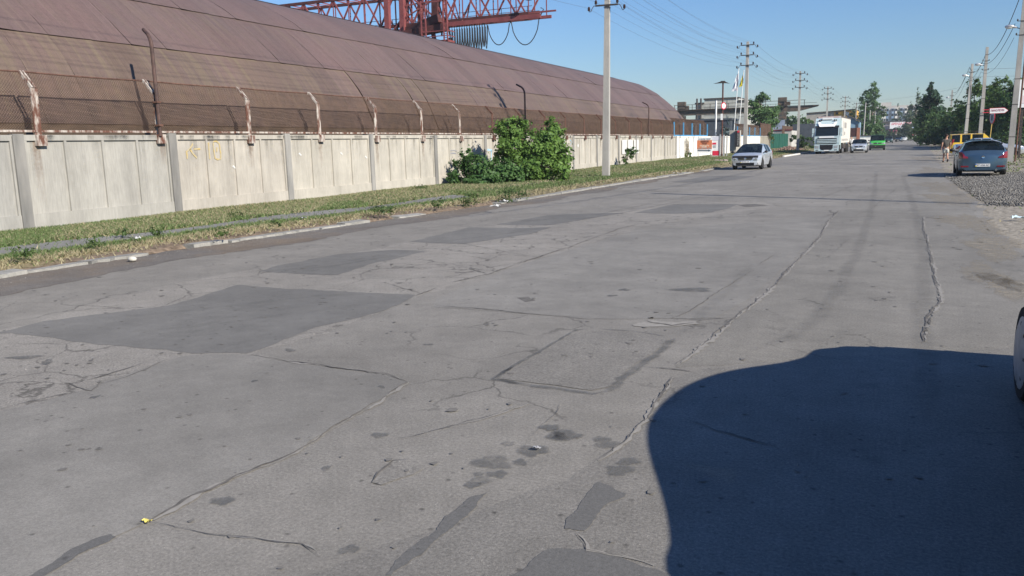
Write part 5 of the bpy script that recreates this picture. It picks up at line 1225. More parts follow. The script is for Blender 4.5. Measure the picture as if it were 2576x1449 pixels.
# right side: roof of a big shed, white hoarding, lattice mast
a, c = aty(2522, 251, 120), aty(2552, 224, 120); t = thing('shed', 'grey blue shed gable above the right-hand trees', 'shed', (c.x, 120, 0))
b = MB(); b.prism([(a.x-c.x, 0, 0), (14, 0, 0), (14, 0, 11), (0, 0, c.z), (a.x-c.x, 0, a.z)], (0, 20, 0)); b.build('wall', mat('grey_cladding', (.14, .16, .19), (.18, .2, .22), scale=.6, rough=.7), t)
b = MB(); b.bar((a.x-c.x-.2, -.1, a.z), (.2, -.1, c.z+.15), .3, .2); b.build('roof_edge', m_iron, t)
a, c = aty(2565, 200, 62), aty(2612, 269, 62); t = thing('hoarding', 'white hoarding on posts at the right frame edge', 'sign', (a.x, 62, 0))
b = MB(); b.bx(0, c.x-a.x+1.5, 0, .12, c.z, a.z); hb = b.build('panel', m_bw, t); b = MB(); b.bar((.3, .15, 0), (.3, .15, a.z), .14); b.bar((c.x-a.x+.9, .15, 0), (c.x-a.x+.9, .15, a.z), .14); b.build('post', m_iron, t)
for x, z, w_, h_, m in ((.15, 1.2, 1.2, .12, m_ink), (.55, 1.75, .8, .55, m_ink), (.2, .35, 1.3, .5, mat('pale_print', (.66, .58, .58), rough=.6))): b = MB(); b.bx(x, x+w_, -.012, -.002, c.z+z-.1, c.z+z+h_-.1); b.build('print', m, hb)
a, c = aty(2445, 222, 175), aty(2445, 262, 175); t = thing('lattice_mast', 'steel lattice lighting mast above the trees on the right', 'mast', (a.x, 175, 0)); b = MB()
for s in (-1, 1): b.bar((s*.5, 0, 0), (s*.5, 0, a.z), .12)
for i in range(14): b.bar((-.5, 0, 4+i*.6), (.5, 0, 4+i*.6), .07)
b.bx(-.9, .9, -.4, .4, a.z-1.0, a.z-.85); b.bx(-.9, .9, -.45, -.4, a.z-1, a.z); b.build('frame', m_iron, t)
# arrow sign on the second right pole
Y = 82.3; P = [aty(*p, Y) for p in ((2489.5, 272.3), (2527, 270.6), (2536.5, 277.6), (2527.5, 284.6), (2489, 286.4))]
t = thing('arrow_sign', 'white arrow sign with red border reading ЛИНОЛЕУМ on a pole', 'sign'); b = MB(); b.prism(P, (0, .04, 0)); b.build('border', m_rd, t)
ctr = sum(P, Vector())/5; b = MB(); b.prism([ctr+(p-ctr)*.965+Vector((0, -.012, 0)) for p in [ctr+Vector(((q-ctr).x, 0, (q-ctr).z*.90)) for q in P]], (0, .01, 0)); b.build('face', m_bw, t)
o = text('ЛИНОЛЕУМ', .24, ((P[0].x+P[1].x)/2+.04, Y-.018, (P[0].z+P[4].z)/2+.02), (R(90), R(-1.2), 0), mat('sign_maroon', (.28, .04, .09), rough=.5), t, bold=.004); o.scale = ((P[1].x-P[0].x)*.90/max(.01, o.dimensions.x), 1, 1)
b = MB()
for k in (P[0], P[4]): b.bar((7.8, Y-.05, k.z+(-.12 if k is P[0] else .12)), (k.x+.1, Y+.06, k.z+(-.12 if k is P[0] else .12)), .04)
b.build('bracket', m_rd, t)
# round sign turned edge-on, behind the sedan
p = aty(2490.5, 318, 84); t = thing('traffic_sign', 'round traffic sign seen edge-on on a yellow post', 'sign', (p.x, 84, 0)); b = MB(); b.tube([(0, 0, 0), (.12, 0, p.z+.3)], .04, 6); b.build('post', mat('yellow_post_paint', (.5, .36, .1), rough=.7), t)
sg = bpy.data.objects.new('round_sign', None); C.objects.link(sg); sg.parent = t; sg.location = (.12, -.06, p.z+.75); sg.rotation_euler = (0, 0, R(-76))
for r_, m, d, nm in ((.56, m_rd, 0, 'rim'), (.48, mat('shaded_sign_face', (.30, .32, .36), rough=.5), -.012, 'face')):  # sign face in shade, that grey put into its colour
    b = MB(); b.lathe([(.001, d-.012), (r_, d-.012), (r_, d+.012), (.001, d+.012)], (0, 0, 0), 20, 'y'); b.build(nm, m, sg)
b = MB(); b.bx(-.15, .15, -.04, -.026, -.25, .2); b.build('symbol', m_navy, sg)

# ================================================================ TREES AND SHRUBS
m_bark = mat('bark', (.09, .07, .055), (.16, .13, .10), scale=5, rough=.95, bump=.5, bscale=20, stretch=(1, 1, .25))
def tree(name, label, base, H, lobes, n, size, c1, c2, seed, trunk_r=.2, group=None, clump=.4, cat='tree', limbs=5, shell=.5, flatness=.55):
    t = thing(name, label, cat, base, 0, group)
    b = MB(); r = random.Random(seed); th = H*.55
    b.tube([(0, 0, -.1), (r.uniform(-.1, .1), r.uniform(-.1, .1), th*.5), (r.uniform(-.2, .2), r.uniform(-.2, .2), th), (0, 0, H*.8)], [trunk_r, trunk_r*.8, trunk_r*.55, trunk_r*.12], 7)
    for i in range(limbs):
        c, rad = lobes[i % len(lobes)]; z = th*r.uniform(.3, .9); q = Vector(c)+Vector((rad[0]*r.uniform(-.6, .6), rad[1]*r.uniform(-.6, .6), rad[2]*r.uniform(-.2, .5)))
        b.tube([(0, 0, z), Vector((0, 0, z)).lerp(q, .5)+Vector((0, 0, .15)), q], [trunk_r*.45, trunk_r*.28, trunk_r*.08], 5)
    b.build('trunk', m_bark, t, smooth=True)
    leaves('crown', lobes, n, size, c1, c2, t, seed, clump=clump, shell=shell, flatness=flatness)
    return t
DG, MG, LG = (.026, .060, .022), (.065, .125, .032), (.115, .19, .05)
def lobes_cone(H, r0, z0=.5, k=7, wob=.15, seed=0):
    r = random.Random(seed); out = []
    for i in range(k):
        f = i/(k-1); rr = r0*(1-f)**.75*1.0+.25; out.append(((r.uniform(-wob, wob)*r0, r.uniform(-wob, wob)*r0, z0+(H-z0-.4)*f), (rr, rr, (H-z0)/k*.95)))
    return out
def lobes_round(H, r0, k=9, z0=.25, seed=0):
    r = random.Random(seed); out = []
    for i in range(k):
        a = r.uniform(0, 6.28); d = r0*r.uniform(.2, .75); z = H*(z0+(.88-z0)*r.random()); q = r0*r.uniform(.38, .62)*(1.15-.5*z/H)
        out.append(((d*math.cos(a), d*math.sin(a), z), (q, q, q*r.uniform(.7, 1.0))))
    return out
# the big bush against the fence: tall shrub and low creepers
p = g(1350, 455, .15); sb = Vector((-15.6, 34.6, .12))
def rel(px, py, Y, o): return tuple(aty(px, py, Y)-o)
LB1 = [(rel(1385, 345, 35.8, sb), (.75, .7, .75)), (rel(1290, 330, 34.8, sb), (.85, .8, .55)), (rel(1345, 375, 35.0, sb), (1.1, .9, .8)), (rel(1300, 372, 34.4, sb), (.8, .8, .7)), (rel(1385, 405, 34.8, sb), (.95, .9, .75)), (rel(1345, 425, 34.4, sb), (1.0, .9, .6)), (rel(1400, 440, 34.0, sb), (.45, .5, .35)), (rel(1412, 400, 35.6, sb), (.55, .6, .45)),
       (rel(1275, 345, 34.6, sb), (.35, .4, .5)), (rel(1390, 315, 36, sb), (.4, .4, .35)), (rel(1280, 312, 35, sb), (.35, .35, .3)), (rel(1265, 380, 34.2, sb), (.3, .4, .9))]
t = tree('tall_shrub', 'tall leafy green shrub growing against the concrete fence', sb, 3.4, LB1, 15000, .16, (.045, .10, .022), (.155, .26, .055), 11, .07, clump=.5, cat='shrub', limbs=9, shell=.35)
sb2 = Vector((-15.9, 32.6, .12))
LB2 = [(rel(1160, 435, 32.2, sb2), (.55, .5, .4)), (rel(1195, 425, 32.4, sb2), (.75, .6, .6)), (rel(1165, 405, 32.6, sb2), (.45, .45, .35)), (rel(1235, 435, 32.8, sb2), (.7, .6, .45)), (rel(1205, 452, 31.6, sb2), (.8, .6, .25)), (rel(1275, 440, 33.2, sb2), (.7, .7, .55)), (rel(1255, 415, 33.4, sb2), (.5, .5, .4)), (rel(1180, 388, 32.8, sb2), (.16, .2, .25)), (rel(1140, 452, 31.8, sb2), (.22, .3, .2)), (rel(1300, 445, 33.4, sb2), (.6, .6, .4))]
t = tree('creeper_bush', 'low dark green creeper heaped at the foot of the concrete fence', sb2, 1.3, LB2, 8000, .14, (.030, .075, .025), (.085, .165, .042), 12, .04, clump=.5, cat='shrub', limbs=6, shell=.45)
sp = Vector((-16.6, 57.5, .12))
tree('small_shrub', 'small green shrub against the fence beyond the first pole', sp, 1.3, [((0, 0, .8), (.45, .45, .55)), ((.4, .1, 1.1), (.35, .3, .3)), ((-.2, 0, .35), (.35, .35, .3))], 900, .13, (.025, .06, .015), (.08, .15, .035), 13, .03, cat='shrub', limbs=4)
b = MB(); r = random.Random(4)
for i in range(26):
    y = 81.5+r.uniform(-.7, .9); z = r.uniform(0, .4); pts = [(WX+.08, y, z)]
    for k in range(4): y += r.uniform(-.18, .18); z += r.uniform(.2, .55); pts.append((WX+.09+r.uniform(0, .12), y, z))
    b.tube(pts, .012, 4)
t = thing('dead_vine', 'dry leafless vine climbing the white fence left of the orange board', 'plant', (0, 0, 0)); b.build('stem', mat('dry_stem', (.20, .17, .12), rough=.9), t)
leaves('foliage', [((WX+.3, 81.4, .5), (.3, .7, .5))], 260, .16, (.06, .10, .03), (.14, .18, .06), t, 5)
# yard tree and background greenery on the left
q = aty(1915, 240, 152); o = Vector((q.x, 152, 0)); 
tree('broadleaf_tree', 'broadleaf tree behind the fence, between the second pole and the crane leg', o, 10, [(rel(*a, 152, o), r_) for a, r_ in (((1897, 262), (1.2, 1.3, 1.1)), ((1916, 250), (1.2, 1.2, 1.0)), ((1914, 243), (.7, .7, .7)), ((1900, 282), (1.8, 1.6, 1.2)), ((1930, 280), (2.0, 1.8, 1.3)), ((1925, 305), (2.1, 1.9, 1.3)), ((1943, 298), (1.5, 1.4, .9)), ((1932, 322), (1.2, 1.2, .8)), ((1880, 276), (.6, .7, .5)))], 6500, .38, (.045, .10, .035), (.13, .22, .07), 21, .22, clump=.55, shell=.35)
t = tree('conifer', 'silvery spruce branches in front of the dark block', Vector((aty(1828, 330, 140).x, 140, 0)), 5.3, lobes_cone(5.3, 1.7, 1, 6, .1, 3), 1500, .4, (.06, .085, .085), (.14, .18, .18), 22, .12)
for k, (px, py, Y, H, r0, c1, c2, lab) in enumerate(((1990, 300, 230, 8.2, 4.5, DG, MG, 'dark round tree behind the yard, left of the third pole'), (2022, 305, 250, 7.6, 3.5, MG, LG, 'bright green tree behind the lorry cab'), (1757, 318, 130, 4.6, 1.0, DG, MG, 'slim dark shrub by the hangar end'))):
    x = aty(px, py, Y).x; tree('broadleaf_tree', lab, (x, Y, 0), H, lobes_round(H, r0, 9, .3, k), 2600, .6 if Y > 200 else .3, c1, c2, 30+k, .25)
p = aty(2025, 360, 128); tree('hedge_bush', 'dark green bush against the fence left of the lorry', (p.x-1, 140, 0), 2.6, [((-1.0, 0, 1.6), (1.1, .8, .9)), ((.6, 0, 1.0), (1.6, .9, .8)), ((2.0, -.2, .7), (.9, .8, .5))], 1800, .3, (.015, .04, .014), (.06, .11, .03), 41, .06, cat='shrub')
p = aty(1925, 345, 146); tree('hanging_branch_bush', 'leafy branches hanging over the fence beside the green gate', (WX+.2, 147, 0), 3.2, [((0, 0, 2.2), (.5, .8, .4)), ((.2, 1.4, 1.6), (.4, .6, .5)), ((.2, -1.4, 2.8), (.4, .8, .35))], 600, .26, (.04, .07, .02), (.11, .16, .04), 42, .05, cat='shrub')
# tall trees at the middle distance left
for k, (pa, Y, H, r0, n, lab) in enumerate((((2191, 250), 262, 15.8, 3.2, 5200, 'tall dark green tree standing beyond the lorry, rising over the yellow building'), ((2172, 270), 250, 13.0, 2.8, 4000, 'narrower dark tree joined to the tall one beyond the lorry'), ((2178, 325), 225, 6.5, 3.4, 3600, 'spreading lower tree behind the thin leaning poles'), ((2196, 335), 240, 5.4, 3.0, 2600, 'bushy tree behind the green van'))):
    x = aty(pa[0], 340, Y).x; L = lobes_cone(H, r0, 3, 8, .35, k) if k < 2 else lobes_round(H, r0, 9, .2, k)
    if k < 2: L = [((c[0], c[1], c[2]), (max(1.0, r0*(.55+.5*math.sin(math.pi*min(1, c[2]/H)))), r0*.8, rr[2]*1.1)) for c, rr in L]
    tree('broadleaf_tree', lab, (x, Y, 0), H, L, n, .55, (.03, .07, .026), (.09, .165, .05), 50+k, .3, shell=.4)
for k, (px, Y, H, r0, lab) in enumerate(((2208, 400, 15, 2.8, 'dark slim poplar left of the far apartment block'), (2256, 470, 17, 3.2, 'dark poplar in front of the apartment block'), (2284, 380, 14.5, 3.4, 'grey green poplar right of the rental banner'), (2300, 330, 17.5, 4.2, 'tall grey green poplar left of the conical evergreen'), (2222, 425, 5.2, 4.0, 'round bush in front of the far shop'), (2262, 425, 4.8, 4.5, 'round bush below the rental banner'), (2240, 428, 3.6, 4.5, 'low bush beside the distant cars'), (2290, 420, 5.0, 4.0, 'round bush right of the distant white van'))):
    x = aty(px, 340, Y).x; L = lobes_cone(H, r0, 1.5, 8, .3, k) if k < 4 else lobes_round(H, r0, 8, .15, k)
    tree('poplar_tree' if k < 4 else 'roadside_bush', lab, (x, Y, 0), H, L, 2400 if k < 4 else 1300, .75, (.045, .075, .04) if k in (2, 3) else (.03, .06, .03), (.13, .17, .09) if k in (2, 3) else (.08, .13, .05), 60+k, .3, cat='tree' if k < 4 else 'shrub')
# right side
q = aty(2344, 210, 165); o = Vector((q.x, 165, 0)); L = [(rel(x, y, 165, o), (r_, r_, h_)) for x, y, r_, h_ in ((2344, 214, .35, .8), (2344, 224, .75, 1.0), (2344, 237, 1.25, 1.2), (2343, 252, 1.75, 1.3), (2343, 270, 2.25, 1.5), (2345, 292, 2.7, 1.7), (2330, 262, 1.0, 1.0), (2360, 282, 1.3, 1.2))]
tree('conical_tree', 'dark conical evergreen towering over the right-hand trees', o, 13.4, L, 11000, .40, (.016, .044, .026), (.045, .095, .045), 71, .25, shell=.3, clump=.3)
rt_ = [(2332, 175, 6.4, 3.2, 'dark rounded tree at the left end of the right-hand row'), (2352, 160, 6.6, 3.4, 'leafy tree below the conical evergreen'), (2378, 150, 6.4, 3.1, 'dense tree behind the walking man'), (2400, 142, 6.6, 3.0, 'dense tree left of the leaning lamp pole'), (2424, 135, 6.4, 2.9, 'dark tree directly behind the leaning lamp pole'), (2448, 128, 6.6, 2.9, 'tree behind the arrow sign pole, lower than its neighbour'), (2470, 122, 9.6, 3.2, 'tall light green tree left of the arrow sign'), (2500, 116, 9.2, 3.3, 'tall tree above the arrow sign'), (2528, 112, 8.8, 3.3, 'tall tree beside the nearest right pole'), (2556, 110, 7.4, 3.2, 'tree behind the white hoarding'), (2590, 108, 7.8, 3.4, 'tree at the right frame edge')]
for k, (px, Y, H, r0, lab) in enumerate(rt_):
    x = aty(px, 340, Y).x; L = lobes_round(H, r0, 11, .12, 80+k)+[((0, 0, H*.22), (r0*.95, r0*.8, H*.2)), ((0, 0, H*.5), (r0*.75, r0*.75, H*.25))]
    tree('broadleaf_tree', lab, (x, Y, 0), H, L, 5200, .36, (.026, .062, .022), (.12, .20, .05) if k in (6, 7, 8, 2) else (.085, .15, .042), 80+k, .2, 'trees along the right side' if False else None, shell=.35)
tag(leaves('undergrowth', [((aty(px, 345, Y).x, Y, .8), (3.5, 2.2, 1.1)) for px, Y in ((2345, 165), (2375, 150), (2405, 140), (2430, 130), (2460, 120), (2490, 112), (2520, 108), (2550, 104), (2580, 100))], 9000, .3, (.02, .045, .02), (.07, .125, .035), None, 99), 'dark undergrowth along the foot of the right-hand trees', kind='stuff')
# ================================================================ VEHICLES
m_tyre = mat('tyre_rubber', (.012, .012, .012), (.028, .027, .025), scale=12, rough=.9)
m_rim = mat('alloy_rim', (.45, .46, .47), (.38, .38, .38), scale=8, rough=.35, metal=.7)
m_plastic = mat('black_plastic', (.018, .018, .02), (.03, .03, .032), scale=10, rough=.55)
m_glass = glass_mat('car_glass'); m_chrome = mat('chrome', (.7, .71, .72), rough=.12, metal=1.0)
m_lens = mat('headlamp_lens', (.40, .43, .46), rough=.08, spec=.9, metal=.35); m_redl = mat('tail_lens', (.17, .006, .012), rough=.1, spec=.8); m_plate = mat('number_plate', (.72, .72, .70), rough=.4); m_seat = mat('seat_cloth', (.035, .035, .04), rough=.9)
m_grille = mat('grille_black', (.012, .012, .014), rough=.5)
def wheel(parent, x, y, r, w=.2, side=1, rim=None, spokes=5, cap=False):
    b = MB(); b.lathe([(r*.62, -w/2), (r*.93, -w/2), (r, -w*.32), (r, w*.32), (r*.93, w/2), (r*.62, w/2)], (0, 0, 0), 22, 'x'); o = b.build('wheel', m_tyre, parent, smooth=True); o.location = (x, y, r)
    b = MB(); s = side*w*.40; b.lathe([(.001, s*.55), (r*.60, s*.5), (r*.70, s), (r*.64, s*1.15), (r*.57, s*.8)], (0, 0, 0), 20, 'x')
    for k in range(spokes):
        a = 2*math.pi*k/spokes+.3; b.bar((s*.95, math.cos(a)*r*.10, math.sin(a)*r*.10), (s*1.0, math.cos(a)*r*.58, math.sin(a)*r*.58), r*.2, r*.05, up=(1, 0, 0))
    b.lathe([(.001, s*1.1), (r*.14, s*1.08), (r*.15, s*.6)], (0, 0, 0), 12, 'x'); b.build('rim', rim or m_rim, o)
    if cap:
        s = side*w*.5; b = MB(); b.lathe([(.001, s*1.22), (r*.3, s*1.22), (r*.62, s*1.14), (r*.74, s*1.02), (r*.75, s*.9)], (0, 0, 0), 24, 'x'); hc_ = b.build('hubcap', mat('hubcap_silver', (.40, .41, .42), (.28, .29, .3), scale=9, rough=.45, metal=.3), o, smooth=True)
        for k in range(8):
            a = 2*math.pi*k/8; b = MB(); b.ell((s*1.10, math.cos(a)*r*.58, math.sin(a)*r*.58), (.006, .024, .024), 8, 5); b.build('slot', m_grille, hc_)
    return o
def car(name, label, cat, loc, rotz, S, paint, group=None, plate_f=None, plate_r=None, z=0.0, steer=0.0):
    L, W, H = S['L'], S['W'], S['H']; F = L/2; r = S.get('wr', .31); wf, wb = F-S.get('fo', .82), -F+S.get('ro', .78)
    ws0, ws1, rw1, rw0 = S['ws0'], S['ws1'], S['rw1'], S['rw0']; hf, bf, br = S['hood'], S['belt_f'], S['belt_r']; dk = S.get('deck', br)
    t = thing(name, label, cat, (loc[0], loc[1], z), rotz, group)
    R_ = r+.055
    def zbelt(y): return float(np.interp(y, [-F, -F+.06, rw0, rw1, ws0, F-.35, F-.05, F], [dk-.16, dk-.03, dk if rw0 > -F+.3 else br, br, bf, hf+.05, hf-.05, hf-.16]))
    def hw(y):
        e = max(0, 1-(F-abs(y))/.42); return W/2*(1-S.get('ct', .20)*e**2.2)
    def zb(y):
        v = .20+(.05 if abs(y) > F-.15 else 0)
        for c in (wf, wb):
            if abs(y-c) < R_: v = max(v, r+math.sqrt(R_**2-(y-c)**2))
        return v
    fine_ = np.linspace(-F, F, 400); pv_ = None
    if 'prof' in S:
        pv_ = np.interp(fine_, [a for a, _ in S['prof'][::-1]], [b_ for _, b_ in S['prof'][::-1]])
        for _ in range(900): pv_[1:-1] = .5*pv_[1:-1]+.25*(pv_[:-2]+pv_[2:])
    def kf(y):
        if pv_ is not None: return min(1, max(0, (float(np.interp(y, fine_, pv_))-zbelt(y)-.02)/(H-.11-zbelt(y)-.02)))
        if y >= ws0 or y <= rw0: return 0
        if y > ws1: q = (ws0-y)/(ws0-ws1); return min(1, q*1.12-.12*q*q)
        if y < rw1: q = (y-rw0)/(rw1-rw0); return min(1, q*1.15-.15*q*q)
        return 1
    wins = S['wins']
    Y = {F, F-.04, F-.14, F-.3, ws0, ws1, (ws0+ws1)/2, rw1, rw0, (rw0+rw1)/2, -F, -F+.04, -F+.14, -F+.3, (ws1+rw1)/2, (ws0+F)/2}
    for a, b in wins: Y |= {a, b}
    if 'prof' in S: Y |= {float(q) for q in np.arange(-F+.2, F-.2, .11)}
    for c in (wf, wb):
        for q in (-1.0, -.98, -.8, -.5, 0, .5, .8, .98, 1.0): Y.add(c+R_*q)
    Y = sorted(y for y in Y if -F <= y <= F); YY = [Y[0]]
    for y in Y[1:]:
        if y-YY[-1] > .012: YY.append(y)
    V = []; n = 17
    for y in YY:
        w, b_, zt, k = hw(y), zb(y), zbelt(y), kf(y); top = H-.05+.045*math.sin(math.pi*min(1, max(0, (y-rw0)/(ws0-rw0)))) - .0
        if y < rw1: top -= 0
        g6 = (w*(.90*(1-k)+S.get('tum', .76)*k), zt+.02+k*(top-.06-zt-.02)); g7 = (g6[0]*.62+.0, zt+.045+k*(top-zt-.045)); g8 = (0, zt+.055+k*(top+.012-zt-.055))
        half = [(0, b_), (.78*w, b_), (.95*w, b_+.05), (.995*w, b_+.42*(zt-b_)), (.99*w, zt-.10 if zt-.1 > b_ else zt-.01), (.945*w, zt)]
        ring = half+[g6, g7, g8]
        V += [(x, y, zz) for x, zz in ring]+[(-x, y, zz) for x, zz in ring[-2:0:-1]]
    n = 16; body = MB(); body.v = V; gl = {}
    for i in range(len(YY)-1):
        y0, y1 = YY[i], YY[i+1]; ym = (y0+y1)/2
        for j in range(n):
            f = (i*n+j, i*n+(j+1) % n, (i+1)*n+(j+1) % n, (i+1)*n+j); seg = j if j < 8 else 15-j
            key = None
            if seg == 5 and any(a < ym < b for a, b in wins): key = 'side_window' + ('' if j < 8 else '_')+str([a < ym < b for a, b in wins].index(True))
            if seg in (6, 7):
                if ws1 < ym < ws0: key = 'windscreen'
                elif rw0 < ym < rw1 and S.get('rglass', True): key = 'rear_window'
            if key: gl.setdefault(key, []).append(f)
            else: body.f.append(f)
    body.f.append(tuple(range(n))); body.f.append(tuple((len(YY)-1)*n+j for j in range(n)))
    bo = body.build('body', paint, t, smooth=True)
    for key, fs in gl.items():
        m = MB(); ids = sorted({i for f in fs for i in f}); mp = {q: k for k, q in enumerate(ids)}; m.v = [V[q] for q in ids]; m.f = [tuple(mp[q] for q in f) for f in fs]
        m.build('side_window' if key.startswith('side') else key, S.get('glass', m_glass), t, smooth='all')
    b = MB(); b.bx(-W*.38, W*.38, -F+.25, F-.25, .19, .45); b.bx(-W*.40, W*.40, wb+R_, wf-R_, .3, .52); b.build('underbody', m_plastic, t)
    for sx in (-1, 1):
        for c in (wf, wb): wh = wheel(t, sx*(W/2-S.get('wo', .105)), c, r, .20, sx, S.get('rim'), cap=S.get('cap', False)); wh.rotation_euler = (0, 0, steer if c == wf else 0)
    if S.get('detail', True):
        for sx in (-1, 1):
            for yy in (ws1-.25, ws1-1.15):
                b = MB(); b.box((sx*W*.2, yy-.25, .75), (.45, .14, .75), (R(-10), 0, 0)); b.box((sx*W*.2, yy-.28, 1.2), (.24, .1, .2)); b.box((sx*W*.2, yy, .5), (.45, .5, .16)); b.build('seat', m_seat, t)
            if not S.get('mirrors', True): continue
            b = MB(); b.ell((sx*(W/2+.11), ws0-.32, bf+.09), (.11, .07, .075), 10, 6); b.bar((sx*(W/2-.06), ws0-.3, bf+.03), (sx*(W/2+.08), ws0-.32, bf+.06), .05); b.build('wing_mirror', S.get('mirror', m_plastic), t, smooth=True)
            for yy in (ws1-.75, ws1-1.65):
                if yy > rw1-.1: b = MB(); b.bar((sx*W*.494, yy, bf-.12), (sx*W*.497, yy+.2, bf-.11), .05, .035); b.build('door_handle', S.get('handle', paint), t)
        b = MB(); b.box((0, ws0-.55, bf-.04), (W*.8, .35, .14)); b.build('dashboard', m_plastic, t)
    # front
    def on_front(y): return y
    for sx in (-1, 1):
        def lens(x0, zl, zh, sg_, up, nm, m):
            xs = [x0, (x0+.80)/2, .80, .85, .92, .965] if x0 < .78 else [x0, .90, .935, .97]
            def yat(x): return F-float(np.interp(x, [0, .80, .84, .917, .987, 1.0], [0, 0, .04, .14, .30, .42]))+.014
            b = MB(); n_ = len(xs)
            for q, x in enumerate(xs):
                f_ = q/(n_-1)
                zt_ = zh if (sg_ > 0 or x0 > .78) else zl+(zh-zl)*(.22+.78*min(1, f_*1.5))
                for zz, yo in ((zl+(.03*f_ if sg_ > 0 else .0), 0), ((zl+zt_)/2, .0), (zt_, up*(1-.5*f_)*(zt_-zl)/(zh-zl))):
                    b.v.append((sx*W/2*x*1.012, sg_*(yat(x)-yo), zz)); 
                for zz in (zl, zt_): b.v.append((sx*W/2*x*.93, sg_*(yat(x)-.16), zz))
            for q in range(n_-1):
                o_ = 5*q; b.f += [(o_, o_+5, o_+6, o_+1), (o_+1, o_+6, o_+7, o_+2), (o_+2, o_+7, o_+9, o_+4), (o_+3, o_+8, o_+5, o_)]
            b.f += [(0, 1, 2, 4, 3), (5*(n_-1), 5*(n_-1)+3, 5*(n_-1)+4, 5*(n_-1)+2, 5*(n_-1)+1)]
            return b.build(nm, m, t, smooth=True)
        zl, zh = S.get('hlz', (hf-.25, hf-.03)); hl = lens(S.get('hlx', .52), zl, zh, 1, .13, 'headlight', m_lens)
        b = MB(); b.lathe([(.001, F-.05), (.06, F-.05), (.06, F+.022), (.001, F+.018)], (sx*W/2*.70, 0, (zl+zh)/2-.02), 12, 'y'); b.build('bulb', m_chrome, hl, smooth=True)
        tl = lens(S.get('tlx', .62), S['tlz'][0], S['tlz'][1], -1, S.get('tlup', .06), 'tail_light', m_redl)
    b = MB(); b.prism([(-W*.22, F-.03, hf-.22), (W*.22, F-.03, hf-.22), (W*.26, F-.035, hf-.06), (-W*.26, F-.035, hf-.06)], (0, .045, 0)); gr_ = b.build('grille', m_grille, t)
    b = MB(); b.bx(-W*.23, W*.23, F+.016, F+.022, hf-.15, hf-.135); b.bx(-W*.23, W*.23, F+.016, F+.022, hf-.195, hf-.18); b.build('grille_bar', m_chrome, gr_)
    b = MB(); b.lathe([(.001, F+.016), (.065, F+.018), (.075, F+.03), (.05, F+.034), (.001, F+.03)], (0, 0, hf-.14), 14, 'y'); b.build('emblem', m_chrome, gr_)
    b = MB(); b.bx(-W*.30, W*.30, F-.03, F+.012, .26, .42); b.build('lower_grille', m_grille, t)
    for sx in (-1, 1): b = MB(); b.lathe([(.001, F-.06), (.07, F-.06), (.07, F-.005), (.001, F-.02)], (sx*W*.38, -.02, .36), 12, 'y'); b.build('fog_light', m_grille, t)
    def plate(y, rot, s, zz):
        b = MB(); b.bx(-.26, .26, -.012, .012, -.056, .056); p = b.build('number_plate', m_plate, t); p.location = (0, y, zz); p.rotation_euler = (0, 0, rot)
        for z0, z1, m in ((-.054, -.004, mat('plate_yellow', (.7, .55, .05), rough=.5)), (.0, .05, mat('plate_blue', (.03, .12, .45), rough=.5))):
            b = MB(); b.bx(-.258, -.215, -.0155, -.0125, z0, z1); b.build('flag_band', m, p)
        if s: o = text(s, .105, (.02, -.014, 0), (R(90), 0, 0), m_ink, p); o.scale = (.43/max(.01, o.dimensions.x), 1, 1)
    plate(F+.025, R(180), plate_f, S.get('pfz', .47)); plate(-F-.02, 0, plate_r, S.get('prz', .47))
    b = MB(); b.bx(-W*.36, W*.36, -F-.012, -F+.06, .27, .36); b.build('bumper_trim', m_plastic if S.get('darktrim') else paint, t)
    for sx in (-1, 1): b = MB(); b.bx(sx*W*.40-.13, sx*W*.40+.13, -F+.02, -F+.08, .40, .45) if False else b.bx(sx*W*.36-.14, sx*W*.36+.14, -F-.016, -F+.05, .385, .44); b.build('reflector', m_redl, t)
    b = MB(); b.lathe([(.001, -F-.012), (.055, -F-.018), (.06, -F+.0), (.001, -F+.01)], (0, 0, dk-.13 if S.get('deck') else br-.22), 14, 'y'); b.build('emblem', m_chrome, t)
    return t
p_sil = paint_mat('silver_paint', (.60, .63, .66), .27, .5); p_blue = paint_mat('steel_blue_paint', (.075, .13, .185), .25, .6); p_wht = paint_mat('white_car_paint', (.62, .64, .65), .3, .0); p_dgr = paint_mat('dark_green_car_paint', (.02, .05, .045)); p_drk = paint_mat('dark_blue_car_paint', (.02, .035, .06)); p_yel = paint_mat('yellow_van_paint', (.74, .47, .03), .35, 0); p_grn = paint_mat('bright_green_paint', (.06, .42, .06), .35, 0); p_sed = paint_mat('pale_silver_paint', (.52, .55, .58), .25, .6); p_ltb = paint_mat('pale_blue_cab_paint', (.44, .55, .57), .35, 0)
AUR = dict(L=4.22, W=1.76, H=1.51, ws0=1.30, ws1=.08, rw1=-1.45, rw0=-2.02, hood=.78, belt_f=.94, belt_r=1.02, tum=.70, wins=[(-.55, -.02), (-1.38, -.62)], tlz=(.80, 1.02), fo=.88, wr=.315)
pa = g(1845, 428); pb = g(1917, 426)
c0 = Vector(((pa.x+pb.x)/2, (pa.y+pb.y)/2, 0))
th = R(180-3.5); fwd = Vector((-math.sin(th), math.cos(th), 0))
pos = Vector((-7.30, 51.3, 0))-fwd*1.3
toy = car('car', 'silver hatchback driving towards the camera by the grass verge', 'car', pos, th, AUR, p_sil, plate_f='AB 0121 CA')
b = MB(); b.prism([(-.74, 2.085, .70), (.74, 2.085, .70), (.74, 2.03, .80), (-.74, 2.03, .80)], (0, .02, .03)); b.build('bonnet_deflector', m_plastic, toy)
